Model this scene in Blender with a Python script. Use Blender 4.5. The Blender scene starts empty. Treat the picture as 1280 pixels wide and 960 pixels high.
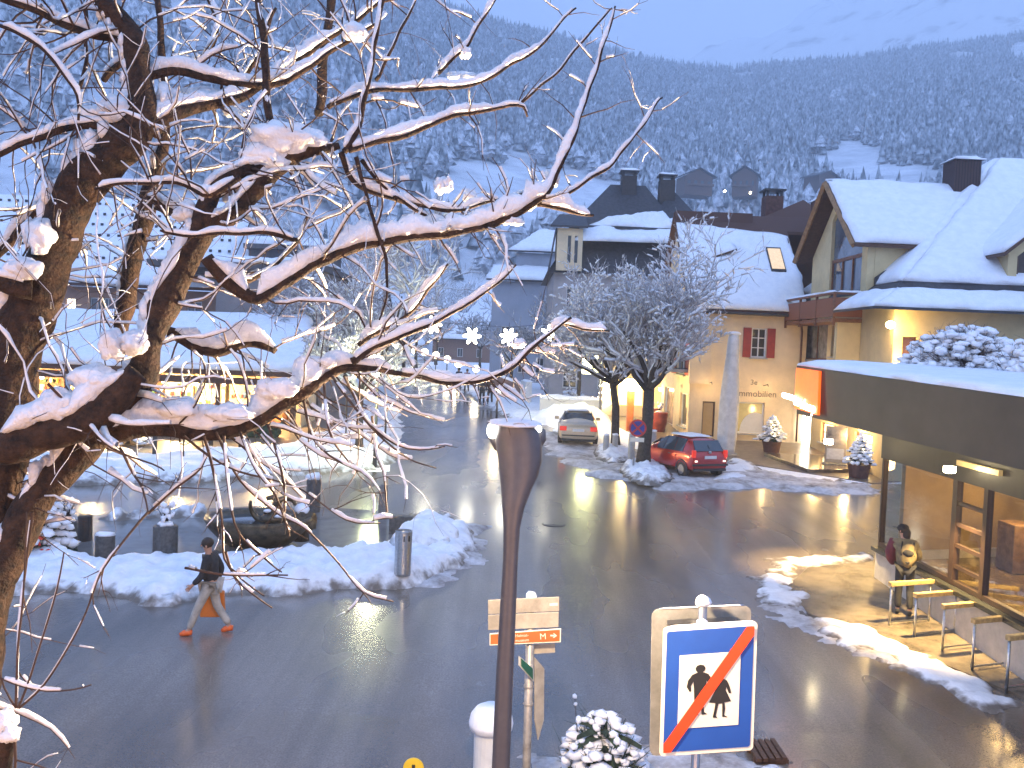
import bpy, bmesh, math, random
import numpy as np
from mathutils import Vector, Matrix, noise

S = bpy.context.scene
COL = S.collection
RAD = math.radians
random.seed(7)
rng = np.random.default_rng(7)

# ------------------------------------------------------------------ camera
FPX, CAMZ = 1150.0, 5.4
PITCH, ROLL = RAD(2.44), RAD(2.3)
CAM = Vector((0, 0, CAMZ))
c_f = Vector((0, math.cos(PITCH), -math.sin(PITCH)))
c_r0 = Vector((1, 0, 0)); c_u0 = Vector((0, math.sin(PITCH), math.cos(PITCH)))
c_r = c_r0 * math.cos(ROLL) + c_u0 * math.sin(ROLL)
c_u = -c_r0 * math.sin(ROLL) + c_u0 * math.cos(ROLL)
cd = bpy.data.cameras.new('camera'); cam = bpy.data.objects.new('camera', cd); COL.objects.link(cam)
cd.sensor_fit = 'HORIZONTAL'; cd.sensor_width = 36; cd.lens = 36 * FPX / 1280
cd.clip_start = 0.1; cd.clip_end = 9000
m = Matrix.Identity(4)
for i in range(3):
    m[i][0] = c_r[i]; m[i][1] = c_u[i]; m[i][2] = -c_f[i]; m[i][3] = CAM[i]
cam.matrix_world = m
S.camera = cam

# ------------------------------------------------------------------ world, sun, exposure (dusk under cloud)
W = bpy.data.worlds.new('World'); S.world = W; W.use_nodes = True
nt = W.node_tree; nt.nodes.clear()
out = nt.nodes.new('ShaderNodeOutputWorld'); bg = nt.nodes.new('ShaderNodeBackground')
sky = nt.nodes.new('ShaderNodeTexSky'); sky.sky_type = 'NISHITA'; sky.sun_disc = False
sky.sun_elevation = RAD(1.5); sky.sun_rotation = RAD(200); sky.altitude = 800
sky.air_density = 1.5; sky.dust_density = 0.4; sky.ozone_density = 6
gain = nt.nodes.new('ShaderNodeMix'); gain.data_type = 'RGBA'; gain.blend_type = 'MULTIPLY'
gain.inputs[0].default_value = 1.0; gain.inputs[7].default_value = (2.0, 2.0, 2.0, 1)
mixn = nt.nodes.new('ShaderNodeMix'); mixn.data_type = 'RGBA'
mixn.inputs[0].default_value = 0.82; mixn.inputs[7].default_value = (3.5, 5.0, 8.9, 1)   # even cloud cover over the clear sky
nt.links.new(sky.outputs[0], gain.inputs[6]); nt.links.new(gain.outputs[2], mixn.inputs[6])
nt.links.new(mixn.outputs[2], bg.inputs[0]); nt.links.new(bg.outputs[0], out.inputs[0])
bg.inputs[1].default_value = 0.085
sl = bpy.data.lights.new('sun', 'SUN'); sl.energy = 0.15; sl.angle = RAD(60); sl.color = (0.75, 0.85, 1.0)
sun = bpy.data.objects.new('sun', sl); COL.objects.link(sun); sun.rotation_euler = (RAD(50), 0, RAD(-20))
S.view_settings.view_transform = 'Standard'; S.view_settings.look = 'None'
S.view_settings.exposure = 1.2; S.view_settings.gamma = 1.0
S.cycles.use_denoising = True; S.cycles.denoising_input_passes = 'RGB_ALBEDO_NORMAL'
try: S.cycles.denoiser = 'OPENIMAGEDENOISE'
except Exception: pass
S.cycles.max_bounces = 5; S.cycles.diffuse_bounces = 2; S.cycles.glossy_bounces = 3
S.cycles.transparent_max_bounces = 12; S.cycles.volume_bounces = 3
S.cycles.sample_clamp_indirect = 12.0
S.cycles.caustics_reflective = False; S.cycles.caustics_refractive = False

# ------------------------------------------------------------------ photo pixel -> world helpers
def ray(px, py):
    return c_f + c_r * ((px - 640) / FPX) + c_u * ((480 - py) / FPX)
def at(px, py, Y):
    d = ray(px, py); return CAM + d * (Y / d.y)
GY = [-60, 0, 13, 20, 32, 42, 50, 80, 130, 210, 9000]
GZ = [0, 0, 0.0, 0.18, 0.65, 1.0, 1.35, 1.8, 2.2, 2.6, 2.6]
def gz(y): return float(np.interp(y, GY, GZ))
def gp(px, py, dz=0.0):
    d = ray(px, py); Y = 3.0; step = 0.02
    while Y < 260:
        p = CAM + d * (Y / d.y)
        if p.z <= gz(Y) + dz: return p
        Y += max(step, Y * 0.002)
    return CAM + d * (260 / d.y)
def xy(px, py): p = gp(px, py); return (p.x, p.y)
def sx(px, Y): return at(px, 450, Y).x          # X of a photo column at depth Y
def sz(px, py, Y): return at(px, py, Y).z

# ------------------------------------------------------------------ materials
MAT = {}
def M(name, col, rough=0.7, metal=0.0, var=0.12, scale=6.0, bump=0.0, bscale=30.0, spec=0.5, emit=None, es=0.0, col2=None, coat=0.0):
    if name in MAT: return MAT[name]
    mt = bpy.data.materials.new(name); mt.use_nodes = True
    t = mt.node_tree; b = t.nodes['Principled BSDF']
    b.inputs['Roughness'].default_value = rough; b.inputs['Metallic'].default_value = metal
    b.inputs['Specular IOR Level'].default_value = spec
    b.inputs['Coat Weight'].default_value = coat
    tc = t.nodes.new('ShaderNodeTexCoord')
    if var > 0 or col2:
        nz = t.nodes.new('ShaderNodeTexNoise'); nz.inputs['Scale'].default_value = scale; nz.inputs['Detail'].default_value = 6
        nz.inputs['Roughness'].default_value = 0.65
        t.links.new(tc.outputs['Object'], nz.inputs['Vector'])
        rp = t.nodes.new('ShaderNodeValToRGB')
        c2 = col2 or tuple(c * (1 - var * 2) for c in col)
        c1 = col if col2 else tuple(min(1, c * (1 + var)) for c in col)
        rp.color_ramp.elements[0].position = 0.33; rp.color_ramp.elements[1].position = 0.67
        rp.color_ramp.elements[0].color = (*c2, 1); rp.color_ramp.elements[1].color = (*c1, 1)
        t.links.new(nz.outputs[0], rp.inputs[0]); t.links.new(rp.outputs[0], b.inputs['Base Color'])
    else: b.inputs['Base Color'].default_value = (*col, 1)
    if bump > 0:
        n2 = t.nodes.new('ShaderNodeTexNoise'); n2.inputs['Scale'].default_value = bscale; n2.inputs['Detail'].default_value = 5
        t.links.new(tc.outputs['Object'], n2.inputs['Vector'])
        bp = t.nodes.new('ShaderNodeBump'); bp.inputs['Strength'].default_value = bump; bp.inputs['Distance'].default_value = 0.02
        t.links.new(n2.outputs[0], bp.inputs['Height']); t.links.new(bp.outputs[0], b.inputs['Normal'])
    if emit:
        b.inputs['Emission Color'].default_value = (*emit, 1); b.inputs['Emission Strength'].default_value = es
    MAT[name] = mt; return mt

def mat_road():
    mt = bpy.data.materials.new('wet_asphalt'); mt.use_nodes = True; t = mt.node_tree; b = t.nodes['Principled BSDF']
    g = t.nodes.new('ShaderNodeNewGeometry')
    def noi(sc, det=5, src=None):
        n = t.nodes.new('ShaderNodeTexNoise'); n.inputs['Scale'].default_value = sc; n.inputs['Detail'].default_value = det
        t.links.new(src or g.outputs['Position'], n.inputs['Vector']); return n
    mp = t.nodes.new('ShaderNodeMapping'); mp.inputs['Scale'].default_value = (0.55, 0.2, 1); mp.inputs['Rotation'].default_value = (0, 0, RAD(18))
    t.links.new(g.outputs['Position'], mp.inputs[0])
    n1 = noi(0.8, 6, mp.outputs[0]); r1 = t.nodes.new('ShaderNodeValToRGB')
    r1.color_ramp.elements[0].position = .3; r1.color_ramp.elements[0].color = (.080, .064, .050, 1)
    r1.color_ramp.elements[1].position = .7; r1.color_ramp.elements[1].color = (.235, .192, .150, 1)
    t.links.new(n1.outputs[0], r1.inputs[0])
    # tyre tracks and gritted bands along the lanes
    mp2 = t.nodes.new('ShaderNodeMapping'); mp2.inputs['Scale'].default_value = (2.6, .09, 1); mp2.inputs['Rotation'].default_value = (0, 0, RAD(-9)); t.links.new(g.outputs['Position'], mp2.inputs[0])
    n4 = noi(1.0, 4, mp2.outputs[0]); r4 = t.nodes.new('ShaderNodeMapRange'); r4.inputs[1].default_value = .3; r4.inputs[2].default_value = .7; r4.inputs[3].default_value = .78; r4.inputs[4].default_value = 1.2; t.links.new(n4.outputs[0], r4.inputs[0])
    mt4 = t.nodes.new('ShaderNodeMix'); mt4.data_type = 'RGBA'; mt4.blend_type = 'MULTIPLY'; mt4.inputs[0].default_value = 1; t.links.new(r1.outputs[0], mt4.inputs[6]); t.links.new(r4.outputs[0], mt4.inputs[7])
    # crumbs of slush and grit
    n5 = noi(2.2, 9); n5.inputs['Roughness'].default_value = .8; r5 = t.nodes.new('ShaderNodeMapRange'); r5.inputs[1].default_value = .60; r5.inputs[2].default_value = .72; r5.inputs[4].default_value = .55; t.links.new(n5.outputs[0], r5.inputs[0])
    mt5 = t.nodes.new('ShaderNodeMix'); mt5.data_type = 'RGBA'; mt5.inputs[7].default_value = (.30, .28, .26, 1); t.links.new(r5.outputs[0], mt5.inputs[0]); t.links.new(mt4.outputs[2], mt5.inputs[6])
    n3 = noi(40, 3); mx = t.nodes.new('ShaderNodeMix'); mx.data_type = 'RGBA'; mx.blend_type = 'OVERLAY'; mx.inputs[0].default_value = .8
    t.links.new(mt5.outputs[2], mx.inputs[6]); t.links.new(n3.outputs[0], mx.inputs[7]); t.links.new(mx.outputs[2], b.inputs['Base Color'])
    n2 = noi(.7, 3, mp.outputs[0]); r2 = t.nodes.new('ShaderNodeMapRange'); r2.interpolation_type = 'SMOOTHSTEP'; r2.inputs[1].default_value = .25; r2.inputs[2].default_value = .75
    r2.inputs[3].default_value = .10; r2.inputs[4].default_value = .42
    t.links.new(n2.outputs[0], r2.inputs[0]); t.links.new(r2.outputs[0], b.inputs['Roughness'])
    b.inputs['Specular IOR Level'].default_value = .5; b.inputs['Coat Weight'].default_value = .55; b.inputs['Coat Roughness'].default_value = .14
    nb = noi(11, 8); bp = t.nodes.new('ShaderNodeBump'); bp.inputs['Strength'].default_value = .30; bp.inputs['Distance'].default_value = .012
    t.links.new(nb.outputs[0], bp.inputs['Height']); t.links.new(bp.outputs[0], b.inputs['Normal'])
    return mt

def mat_snow(name='snow', a=(.80, .82, .86), b2=(.88, .89, .91), dirt=None, sc=3.0, bump=.5, bs=14):
    mt = bpy.data.materials.new(name); mt.use_nodes = True; t = mt.node_tree; b = t.nodes['Principled BSDF']
    g = t.nodes.new('ShaderNodeNewGeometry')
    n = t.nodes.new('ShaderNodeTexNoise'); n.inputs['Scale'].default_value = sc; n.inputs['Detail'].default_value = 8; n.inputs['Roughness'].default_value = .7
    t.links.new(g.outputs['Position'], n.inputs[0])
    rp = t.nodes.new('ShaderNodeValToRGB'); e = rp.color_ramp.elements
    e[0].position = .4; e[0].color = (*a, 1); e[1].position = .6; e[1].color = (*b2, 1)
    if dirt: 
        q = e.new(.30); q.color = (*dirt, 1)
    t.links.new(n.outputs[0], rp.inputs[0]); t.links.new(rp.outputs[0], b.inputs['Base Color'])
    b.inputs['Roughness'].default_value = .65; b.inputs['Specular IOR Level'].default_value = .25
    n2 = t.nodes.new('ShaderNodeTexNoise'); n2.inputs['Scale'].default_value = bs; n2.inputs['Detail'].default_value = 6
    t.links.new(g.outputs['Position'], n2.inputs[0])
    bp = t.nodes.new('ShaderNodeBump'); bp.inputs['Strength'].default_value = bump; bp.inputs['Distance'].default_value = .03
    t.links.new(n2.outputs[0], bp.inputs['Height']); t.links.new(bp.outputs[0], b.inputs['Normal'])
    MAT[name] = mt; return mt
def mat_bands(name, c1, c2, axis, scale, rough=.7):
    """thin boards, courses or slats along one axis"""
    mt = bpy.data.materials.new(name); mt.use_nodes = True; t = mt.node_tree; b = t.nodes['Principled BSDF']
    tc = t.nodes.new('ShaderNodeTexCoord'); w = t.nodes.new('ShaderNodeTexWave'); w.bands_direction = axis
    w.inputs['Scale'].default_value = scale; w.inputs['Distortion'].default_value = .6; w.inputs['Detail'].default_value = 2
    t.links.new(tc.outputs['Object'], w.inputs[0]); rp = t.nodes.new('ShaderNodeValToRGB')
    rp.color_ramp.elements[0].position = .1; rp.color_ramp.elements[0].color = (*c2, 1)
    rp.color_ramp.elements[1].position = .35; rp.color_ramp.elements[1].color = (*c1, 1)
    t.links.new(w.outputs[0], rp.inputs[0]); t.links.new(rp.outputs[0], b.inputs['Base Color']); b.inputs['Roughness'].default_value = rough
    bp = t.nodes.new('ShaderNodeBump'); bp.inputs['Strength'].default_value = .4; bp.inputs['Distance'].default_value = .02
    t.links.new(w.outputs[0], bp.inputs['Height']); t.links.new(bp.outputs[0], b.inputs['Normal'])
    MAT[name] = mt; return mt
def mat_glass(name, tint=(.9, .93, .95)):
    mt = bpy.data.materials.new(name); mt.use_nodes = True; t = mt.node_tree; t.nodes.clear()
    o = t.nodes.new('ShaderNodeOutputMaterial'); mx = t.nodes.new('ShaderNodeMixShader'); g = t.nodes.new('ShaderNodeNewGeometry')
    dt = t.nodes.new('ShaderNodeVectorMath'); dt.operation = 'DOT_PRODUCT'; t.links.new(g.outputs['Normal'], dt.inputs[0]); t.links.new(g.outputs['Incoming'], dt.inputs[1])
    ab = t.nodes.new('ShaderNodeMath'); ab.operation = 'ABSOLUTE'; t.links.new(dt.outputs['Value'], ab.inputs[0])
    iv = t.nodes.new('ShaderNodeMath'); iv.operation = 'SUBTRACT'; iv.inputs[0].default_value = 1; t.links.new(ab.outputs[0], iv.inputs[1])
    pw5 = t.nodes.new('ShaderNodeMath'); pw5.operation = 'POWER'; pw5.inputs[1].default_value = 5; t.links.new(iv.outputs[0], pw5.inputs[0])
    ad = t.nodes.new('ShaderNodeMath'); ad.operation = 'MULTIPLY_ADD'; ad.inputs[1].default_value = .9; ad.inputs[2].default_value = .12; t.links.new(pw5.outputs[0], ad.inputs[0])
    tr = t.nodes.new('ShaderNodeBsdfTransparent'); tr.inputs[0].default_value = (*tint, 1)
    gl = t.nodes.new('ShaderNodeBsdfGlossy'); gl.inputs['Roughness'].default_value = .02
    t.links.new(ad.outputs[0], mx.inputs[0]); t.links.new(tr.outputs[0], mx.inputs[1]); t.links.new(gl.outputs[0], mx.inputs[2]); t.links.new(mx.outputs[0], o.inputs[0])
    MAT[name] = mt; return mt
def E(name, col, s):
    return M(name, tuple(min(.8, c) for c in col), rough=.5, var=0, emit=col, es=s)

ROAD = mat_road()
SNOW = mat_snow()
SNOWD = mat_snow('dirty_snow', (.62, .60, .58), (.80, .79, .79), dirt=(.24, .21, .18), sc=1.1, bump=.9, bs=9)
BANK = mat_snow('bank_snow', (.74, .75, .77), (.86, .87, .88), sc=2.2, bump=.9, bs=10)
def dirty_edge(mt):
    t = mt.node_tree; b = t.nodes['Principled BSDF']; src = b.inputs['Base Color'].links[0].from_socket
    at_ = t.nodes.new('ShaderNodeAttribute'); at_.attribute_name = 'edge'; g = t.nodes.new('ShaderNodeNewGeometry')
    n = t.nodes.new('ShaderNodeTexNoise'); n.inputs['Scale'].default_value = 3.5; n.inputs['Detail'].default_value = 7; t.links.new(g.outputs['Position'], n.inputs[0])
    ad = t.nodes.new('ShaderNodeMath'); ad.operation = 'MULTIPLY_ADD'; ad.inputs[1].default_value = 1.5; t.links.new(n.outputs[0], ad.inputs[0]); t.links.new(at_.outputs['Fac'], ad.inputs[2])
    mr = t.nodes.new('ShaderNodeMapRange'); mr.interpolation_type = 'SMOOTHSTEP'; mr.inputs[1].default_value = .72; mr.inputs[2].default_value = 1.3; t.links.new(ad.outputs[0], mr.inputs[0])
    mx = t.nodes.new('ShaderNodeMix'); mx.data_type = 'RGBA'; mx.inputs[6].default_value = (.17, .145, .12, 1); t.links.new(mr.outputs[0], mx.inputs[0]); t.links.new(src, mx.inputs[7]); t.links.new(mx.outputs[2], b.inputs['Base Color'])
dirty_edge(BANK)
SLUSH = mat_snow('trodden_slush', (.30, .27, .25), (.62, .60, .60), dirt=(.10, .09, .085), sc=1.6, bump=.9, bs=10)
FROST = M('frosted_twig', (.62, .62, .66), .8, var=.2, scale=3)
BARK = M('dark_bark', (.045, .022, .011), .9, var=.45, scale=18, bump=1.0, bscale=55)
BARKG = M('grey_bark', (.05, .042, .038), .9, var=.3, scale=10, bump=.8, bscale=30)
CREAM = M('cream_render', (.76, .60, .38), .85, var=.07, scale=1.2, bump=.15, bscale=60)
YELLOW = M('ochre_render', (.66, .53, .29), .85, var=.07, scale=1.2, bump=.15, bscale=60)
DARKROOF = M('dark_slate', (.045, .045, .052), .6, var=.25, scale=5, bump=.3, bscale=20)
BROWNROOF = mat_bands('brown_tiles', (.11, .05, .035), (.04, .02, .015), 'Z', 6.0)
WOOD = M('red_brown_wood', (.22, .085, .035), .6, var=.25, scale=9)
WOODD = M('dark_wood', (.09, .04, .02), .6, var=.25, scale=9)
GLASSD = M('dark_pane', (.03, .035, .04), .06, var=.0, spec=.8)
GLASSB = M('sky_pane', (.10, .13, .17), .05, var=.2, scale=1, spec=.9)
CURT = M('curtain_pane', (.30, .29, .26), .12, var=.3, scale=2.5, spec=.8)
WHITE = M('white_paint', (.75, .74, .72), .5, var=.05)
RED = M('red_shutter', (.38, .045, .025), .6, var=.12, scale=6)
METAL = M('grey_metal', (.35, .35, .36), .35, metal=.9, var=.15)
STEEL = M('brushed_steel', (.5, .5, .5), .28, metal=1.0, var=.12, scale=20)
IRON = M('dark_iron', (.035, .033, .033), .5, var=.2)
STONE = M('grey_stone', (.20, .19, .175), .8, var=.25, scale=12, bump=.4)
STONED = M('dark_stone', (.09, .088, .085), .7, var=.25, scale=12, bump=.4)
CONC = M('concrete', (.40, .39, .37), .8, var=.12, scale=5, bump=.2)
RUB = M('black_rubber', (.02, .02, .02), .7, var=.1)
PLASTER = M('white_plaster', (.68, .66, .62), .85, var=.06, scale=1.4, bump=.15, bscale=60)

# ------------------------------------------------------------------ object helpers
def pw(o):
    """world matrix of a (possibly not yet evaluated) object"""
    mm = Matrix.Translation(o.location) @ o.rotation_euler.to_matrix().to_4x4()
    return pw(o.parent) @ mm if o.parent else mm
def thing(name, label, cat, loc=(0, 0, 0), rz=0.0, group=None):
    o = bpy.data.objects.new(name, None); COL.objects.link(o); o.empty_display_size = .3
    o.location = loc; o.rotation_euler = (0, 0, rz); o['label'] = label; o['category'] = cat
    if group: o['group'] = group
    return o
def tag(o, label, cat, group=None):
    o['label'] = label; o['category'] = cat
    if group: o['group'] = group
    return o
def struct(o): o['kind'] = 'structure'; return o
def kids(o): return [c for c in bpy.data.objects if c.parent == o]
def dup(root, loc, rz=0.0, label=None, scale=None):
    def cp(o, par):
        c = o.copy(); COL.objects.link(c)
        if par is not None: c.parent = par
        for k in KID.get(o.name, []): 
            q = cp(k, c); KID.setdefault(c.name, []).append(q)
        return c
    r = cp(root, None); r.location = loc; r.rotation_euler = (0, 0, rz)
    if scale: r.scale = (scale,) * 3
    if label: r['label'] = label
    return r
KID = {}
def link(name, me, mats, parent):
    o = bpy.data.objects.new(name, me); COL.objects.link(o)
    for x in (mats if isinstance(mats, (list, tuple)) else [mats]): me.materials.append(x)
    if parent is not None:
        o.parent = parent; KID.setdefault(parent.name, []).append(o)
    return o

ICO = {}
def ico(sub):
    if sub not in ICO:
        b = bmesh.new(); bmesh.ops.create_icosphere(b, subdivisions=sub, radius=1)
        b.verts.ensure_lookup_table()
        ICO[sub] = (np.array([v.co[:] for v in b.verts]), [[v.index for v in f.verts] for f in b.faces]); b.free()
    return ICO[sub]
BOXF = [(0, 3, 2, 1), (4, 5, 6, 7), (0, 1, 5, 4), (1, 2, 6, 5), (2, 3, 7, 6), (3, 0, 4, 7)]
class MB:
    def __init__(s): s.v = []; s.f = []; s.m = []
    def add(s, vs, fs, mi=0):
        o = len(s.v); s.v.extend([tuple(x) for x in vs]); s.f.extend([tuple(i + o for i in f) for f in fs]); s.m.extend([mi] * len(fs)); return s
    def box(s, a, b, mi=0):
        x0, y0, z0 = (min(a[i], b[i]) for i in range(3)); x1, y1, z1 = (max(a[i], b[i]) for i in range(3))
        return s.add([(x0, y0, z0), (x1, y0, z0), (x1, y1, z0), (x0, y1, z0), (x0, y0, z1), (x1, y0, z1), (x1, y1, z1), (x0, y1, z1)], BOXF, mi)
    def obox(s, c, ax, ay, az, mi=0):
        """oriented box: centre and three half-axis vectors"""
        c, ax, ay, az = Vector(c), Vector(ax), Vector(ay), Vector(az)
        return s.add([c - ax - ay - az, c + ax - ay - az, c + ax + ay - az, c - ax + ay - az, c - ax - ay + az, c + ax - ay + az, c + ax + ay + az, c - ax + ay + az], BOXF, mi)
    def slab(s, pts, off, mi=0):
        """polygon thickened by the vector off"""
        n = len(pts); off = Vector(off); p = [Vector(q) for q in pts]; top = [q + off for q in p]
        return s.add(p + top, [tuple(range(n))[::-1], tuple(range(n, 2 * n))] + [(i, (i + 1) % n, n + (i + 1) % n, n + i) for i in range(n)], mi)
    def tube(s, pts, rad, n=8, mi=0, caps=True, sq=(1, 1)):
        pts = [Vector(p) for p in pts]; k = len(pts)
        if not hasattr(rad, '__len__'): rad = [rad] * k
        vs = []; ref = None
        for i in range(k):
            t = (pts[min(i + 1, k - 1)] - pts[max(i - 1, 0)])
            if t.length < 1e-9: t = Vector((0, 0, 1))
            t.normalize()
            if ref is None: ref = Vector((1, 0, 0)) if abs(t.x) < .8 else Vector((0, 1, 0))
            a = (ref - t * ref.dot(t)); 
            if a.length < 1e-6: a = t.orthogonal()
            a.normalize(); b = t.cross(a); ref = a
            for j in range(n):
                q = 2 * math.pi * j / n
                vs.append(pts[i] + (a * (math.cos(q) * sq[0]) + b * (math.sin(q) * sq[1])) * rad[i])
        fs = [(i * n + j, i * n + (j + 1) % n, (i + 1) * n + (j + 1) % n, (i + 1) * n + j) for i in range(k - 1) for j in range(n)]
        if caps: fs += [tuple(range(n))[::-1], tuple(range((k - 1) * n, k * n))]
        return s.add(vs, fs, mi)
    def lathe(s, c, prof, n=20, mi=0, sx=1, sy=1):
        c = Vector(c); vs = []
        for r, z in prof:
            for j in range(n):
                q = 2 * math.pi * j / n; vs.append(c + Vector((r * sx * math.cos(q), r * sy * math.sin(q), z)))
        k = len(prof)
        fs = [(i * n + j, i * n + (j + 1) % n, (i + 1) * n + (j + 1) % n, (i + 1) * n + j) for i in range(k - 1) for j in range(n)]
        fs += [tuple(range(n))[::-1], tuple(range((k - 1) * n, k * n))]
        return s.add(vs, fs, mi)
    def blob(s, c, r, amp=.18, fr=1.7, sub=2, mi=0, seed=0.0):
        V, Fc = ico(sub); c = Vector(c)
        if not hasattr(r, '__len__'): r = (r, r, r)
        o = Vector((random.uniform(-50, 50), random.uniform(-50, 50), random.uniform(-50, 50)))
        vs = []
        for p in V:
            q = Vector(p); k = 1 + amp * 2 * noise.noise(q * fr + o)
            vs.append((c.x + q.x * r[0] * k, c.y + q.y * r[1] * k, c.z + q.z * r[2] * k))
        return s.add(vs, Fc, mi)
    def snowquad(s, p00, p10, p11, p01, th=.25, nu=12, nv=8, mi=0, amp=.35, fr=.9, up=None, edge=.12):
        """a snow blanket on a roof plane: bumpy top, rounded edges, solid down to the plane"""
        p00, p10, p11, p01 = map(Vector, (p00, p10, p11, p01))
        nrm = (p10 - p00).cross(p01 - p00) 
        if nrm.length < 1e-9: nrm = Vector((0, 0, 1))
        nrm.normalize()
        if nrm.z < 0: nrm = -nrm
        up = Vector(up) if up else nrm
        vs = []; o = Vector((random.uniform(0, 99), random.uniform(0, 99), 0))
        for j in range(nv + 1):
            for i in range(nu + 1):
                u, v = i / nu, j / nv
                # crowd the samples to the edges
                uu = u; vv = v
                p = (p00 * (1 - uu) + p10 * uu) * (1 - vv) + (p01 * (1 - uu) + p11 * uu) * vv
                e = min(min(u, 1 - u) * nu, min(v, 1 - v) * nv)
                k = 0.45 if e < .5 else (0.9 if e < 1.5 else 1.0)
                k *= 1 + amp * noise.noise(p * fr + o) + amp * .4 * noise.noise(p * fr * 3.1 + o)
                if i in (0, nu) or j in (0, nv):
                    q_ = p * 1.3 + o; p = p + Vector((noise.noise(q_), noise.noise(q_ + Vector((9, 0, 0))), noise.noise(q_ + Vector((0, 9, 0))) * .6 - .15)) * min(.30, th * .8)
                vs.append(p + up * th * max(.12, k))
        nb = len(vs)
        per = [i for i in range(nu + 1)] + [j * (nu + 1) + nu for j in range(1, nv + 1)] + [nv * (nu + 1) + i for i in range(nu - 1, -1, -1)] + [j * (nu + 1) for j in range(nv - 1, 0, -1)]
        base = []
        for a in per:
            j, i = divmod(a, nu + 1); u, v = i / nu, j / nv
            base.append((p00 * (1 - u) + p10 * u) * (1 - v) + (p01 * (1 - u) + p11 * u) * v + nrm * .004)
        fs = [(j * (nu + 1) + i, j * (nu + 1) + i + 1, (j + 1) * (nu + 1) + i + 1, (j + 1) * (nu + 1) + i) for j in range(nv) for i in range(nu)]
        L = len(per)
        fs += [(per[k], nb + k, nb + (k + 1) % L, per[(k + 1) % L]) for k in range(L)]
        return s.add(vs + base, fs, mi)
    def build(s, name, mats, parent=None, smooth=False, bevel=0.0):
        me = bpy.data.meshes.new(name); vs = s.v
        if parent is not None:
            inv = pw(parent).inverted()
            A = np.array(inv); P = np.array([tuple(v) for v in vs]) if vs else np.zeros((0, 3))
            vs = (P @ A[:3, :3].T + A[:3, 3]).tolist()
        else: vs = [tuple(v) for v in vs]
        me.from_pydata(vs, [], s.f); me.update()
        if bevel > 0:
            b = bmesh.new(); b.from_mesh(me); bmesh.ops.recalc_face_normals(b, faces=b.faces)
            bmesh.ops.bevel(b, geom=list(b.edges), offset=bevel, segments=2, affect='EDGES', profile=.5, clamp_overlap=True)
            b.to_mesh(me); b.free()
        else:
            b = bmesh.new(); b.from_mesh(me); bmesh.ops.recalc_face_normals(b, faces=b.faces); b.to_mesh(me); b.free() 
            me.polygons.foreach_set('material_index', s.m) if len(me.polygons) == len(s.m) else None
        if smooth:
            me.polygons.foreach_set('use_smooth', [True] * len(me.polygons))
        me.update()
        return link(name, me, mats, parent)
def np_mesh(name, V, Q, mats, parent=None, smooth=False):
    me = bpy.data.meshes.new(name); k = Q.shape[1]
    me.vertices.add(len(V)); me.vertices.foreach_set('co', np.asarray(V, dtype=np.float32).ravel())
    me.loops.add(Q.size); me.loops.foreach_set('vertex_index', Q.astype(np.int32).ravel())
    me.polygons.add(len(Q)); me.polygons.foreach_set('loop_start', np.arange(0, Q.size, k, dtype=np.int32))
    me.polygons.foreach_set('loop_total', np.full(len(Q), k, dtype=np.int32)); me.update(calc_edges=True)
    if smooth: me.polygons.foreach_set('use_smooth', [True] * len(Q))
    return link(name, me, mats, parent)
def text(s, parent, name, pos, size, du, mat, ext=.004, align='LEFT', nrm=None):
    cu = bpy.data.curves.new(name, 'FONT'); cu.body = s; cu.size = size; cu.extrude = ext; cu.align_x = align; cu.align_y = 'CENTER'; cu.resolution_u = 3
    to = bpy.data.objects.new(name + '_src', cu); COL.objects.link(to)
    bpy.context.view_layer.update()
    me = bpy.data.meshes.new_from_object(to.evaluated_get(bpy.context.evaluated_depsgraph_get()))
    bpy.data.objects.remove(to); bpy.data.curves.remove(cu)
    du = Vector(du).normalized(); up = Vector((0, 0, 1)); n = Vector(nrm) if nrm else du.cross(up); up = n.cross(du)
    mm = Matrix.Identity(4)
    for i in range(3): mm[i][0] = du[i]; mm[i][1] = up[i]; mm[i][2] = n[i]; mm[i][3] = pos[i]
    me.transform((pw(parent).inverted() if parent is not None else Matrix.Identity(4)) @ mm)
    me.materials.clear()
    return link(name, me, mat, parent)
def lamp(name, loc, power, col, r=.15, kind='POINT', rot=None, spot=None, parent=None):
    l = bpy.data.lights.new(name, kind); l.energy = power; l.color = col
    if kind in ('POINT', 'SPOT'): l.shadow_soft_size = r
    if kind == 'SPOT': l.spot_size = RAD(spot or 90); l.spot_blend = .6
    o = bpy.data.objects.new(name, l); COL.objects.link(o); o.location = loc
    if rot: o.rotation_euler = rot
    if parent is not None:
        o.parent = parent; o.location = pw(parent).inverted() @ Vector(loc); KID.setdefault(parent.name, []).append(o)
    return o
HAZE = 0.00075
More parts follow.
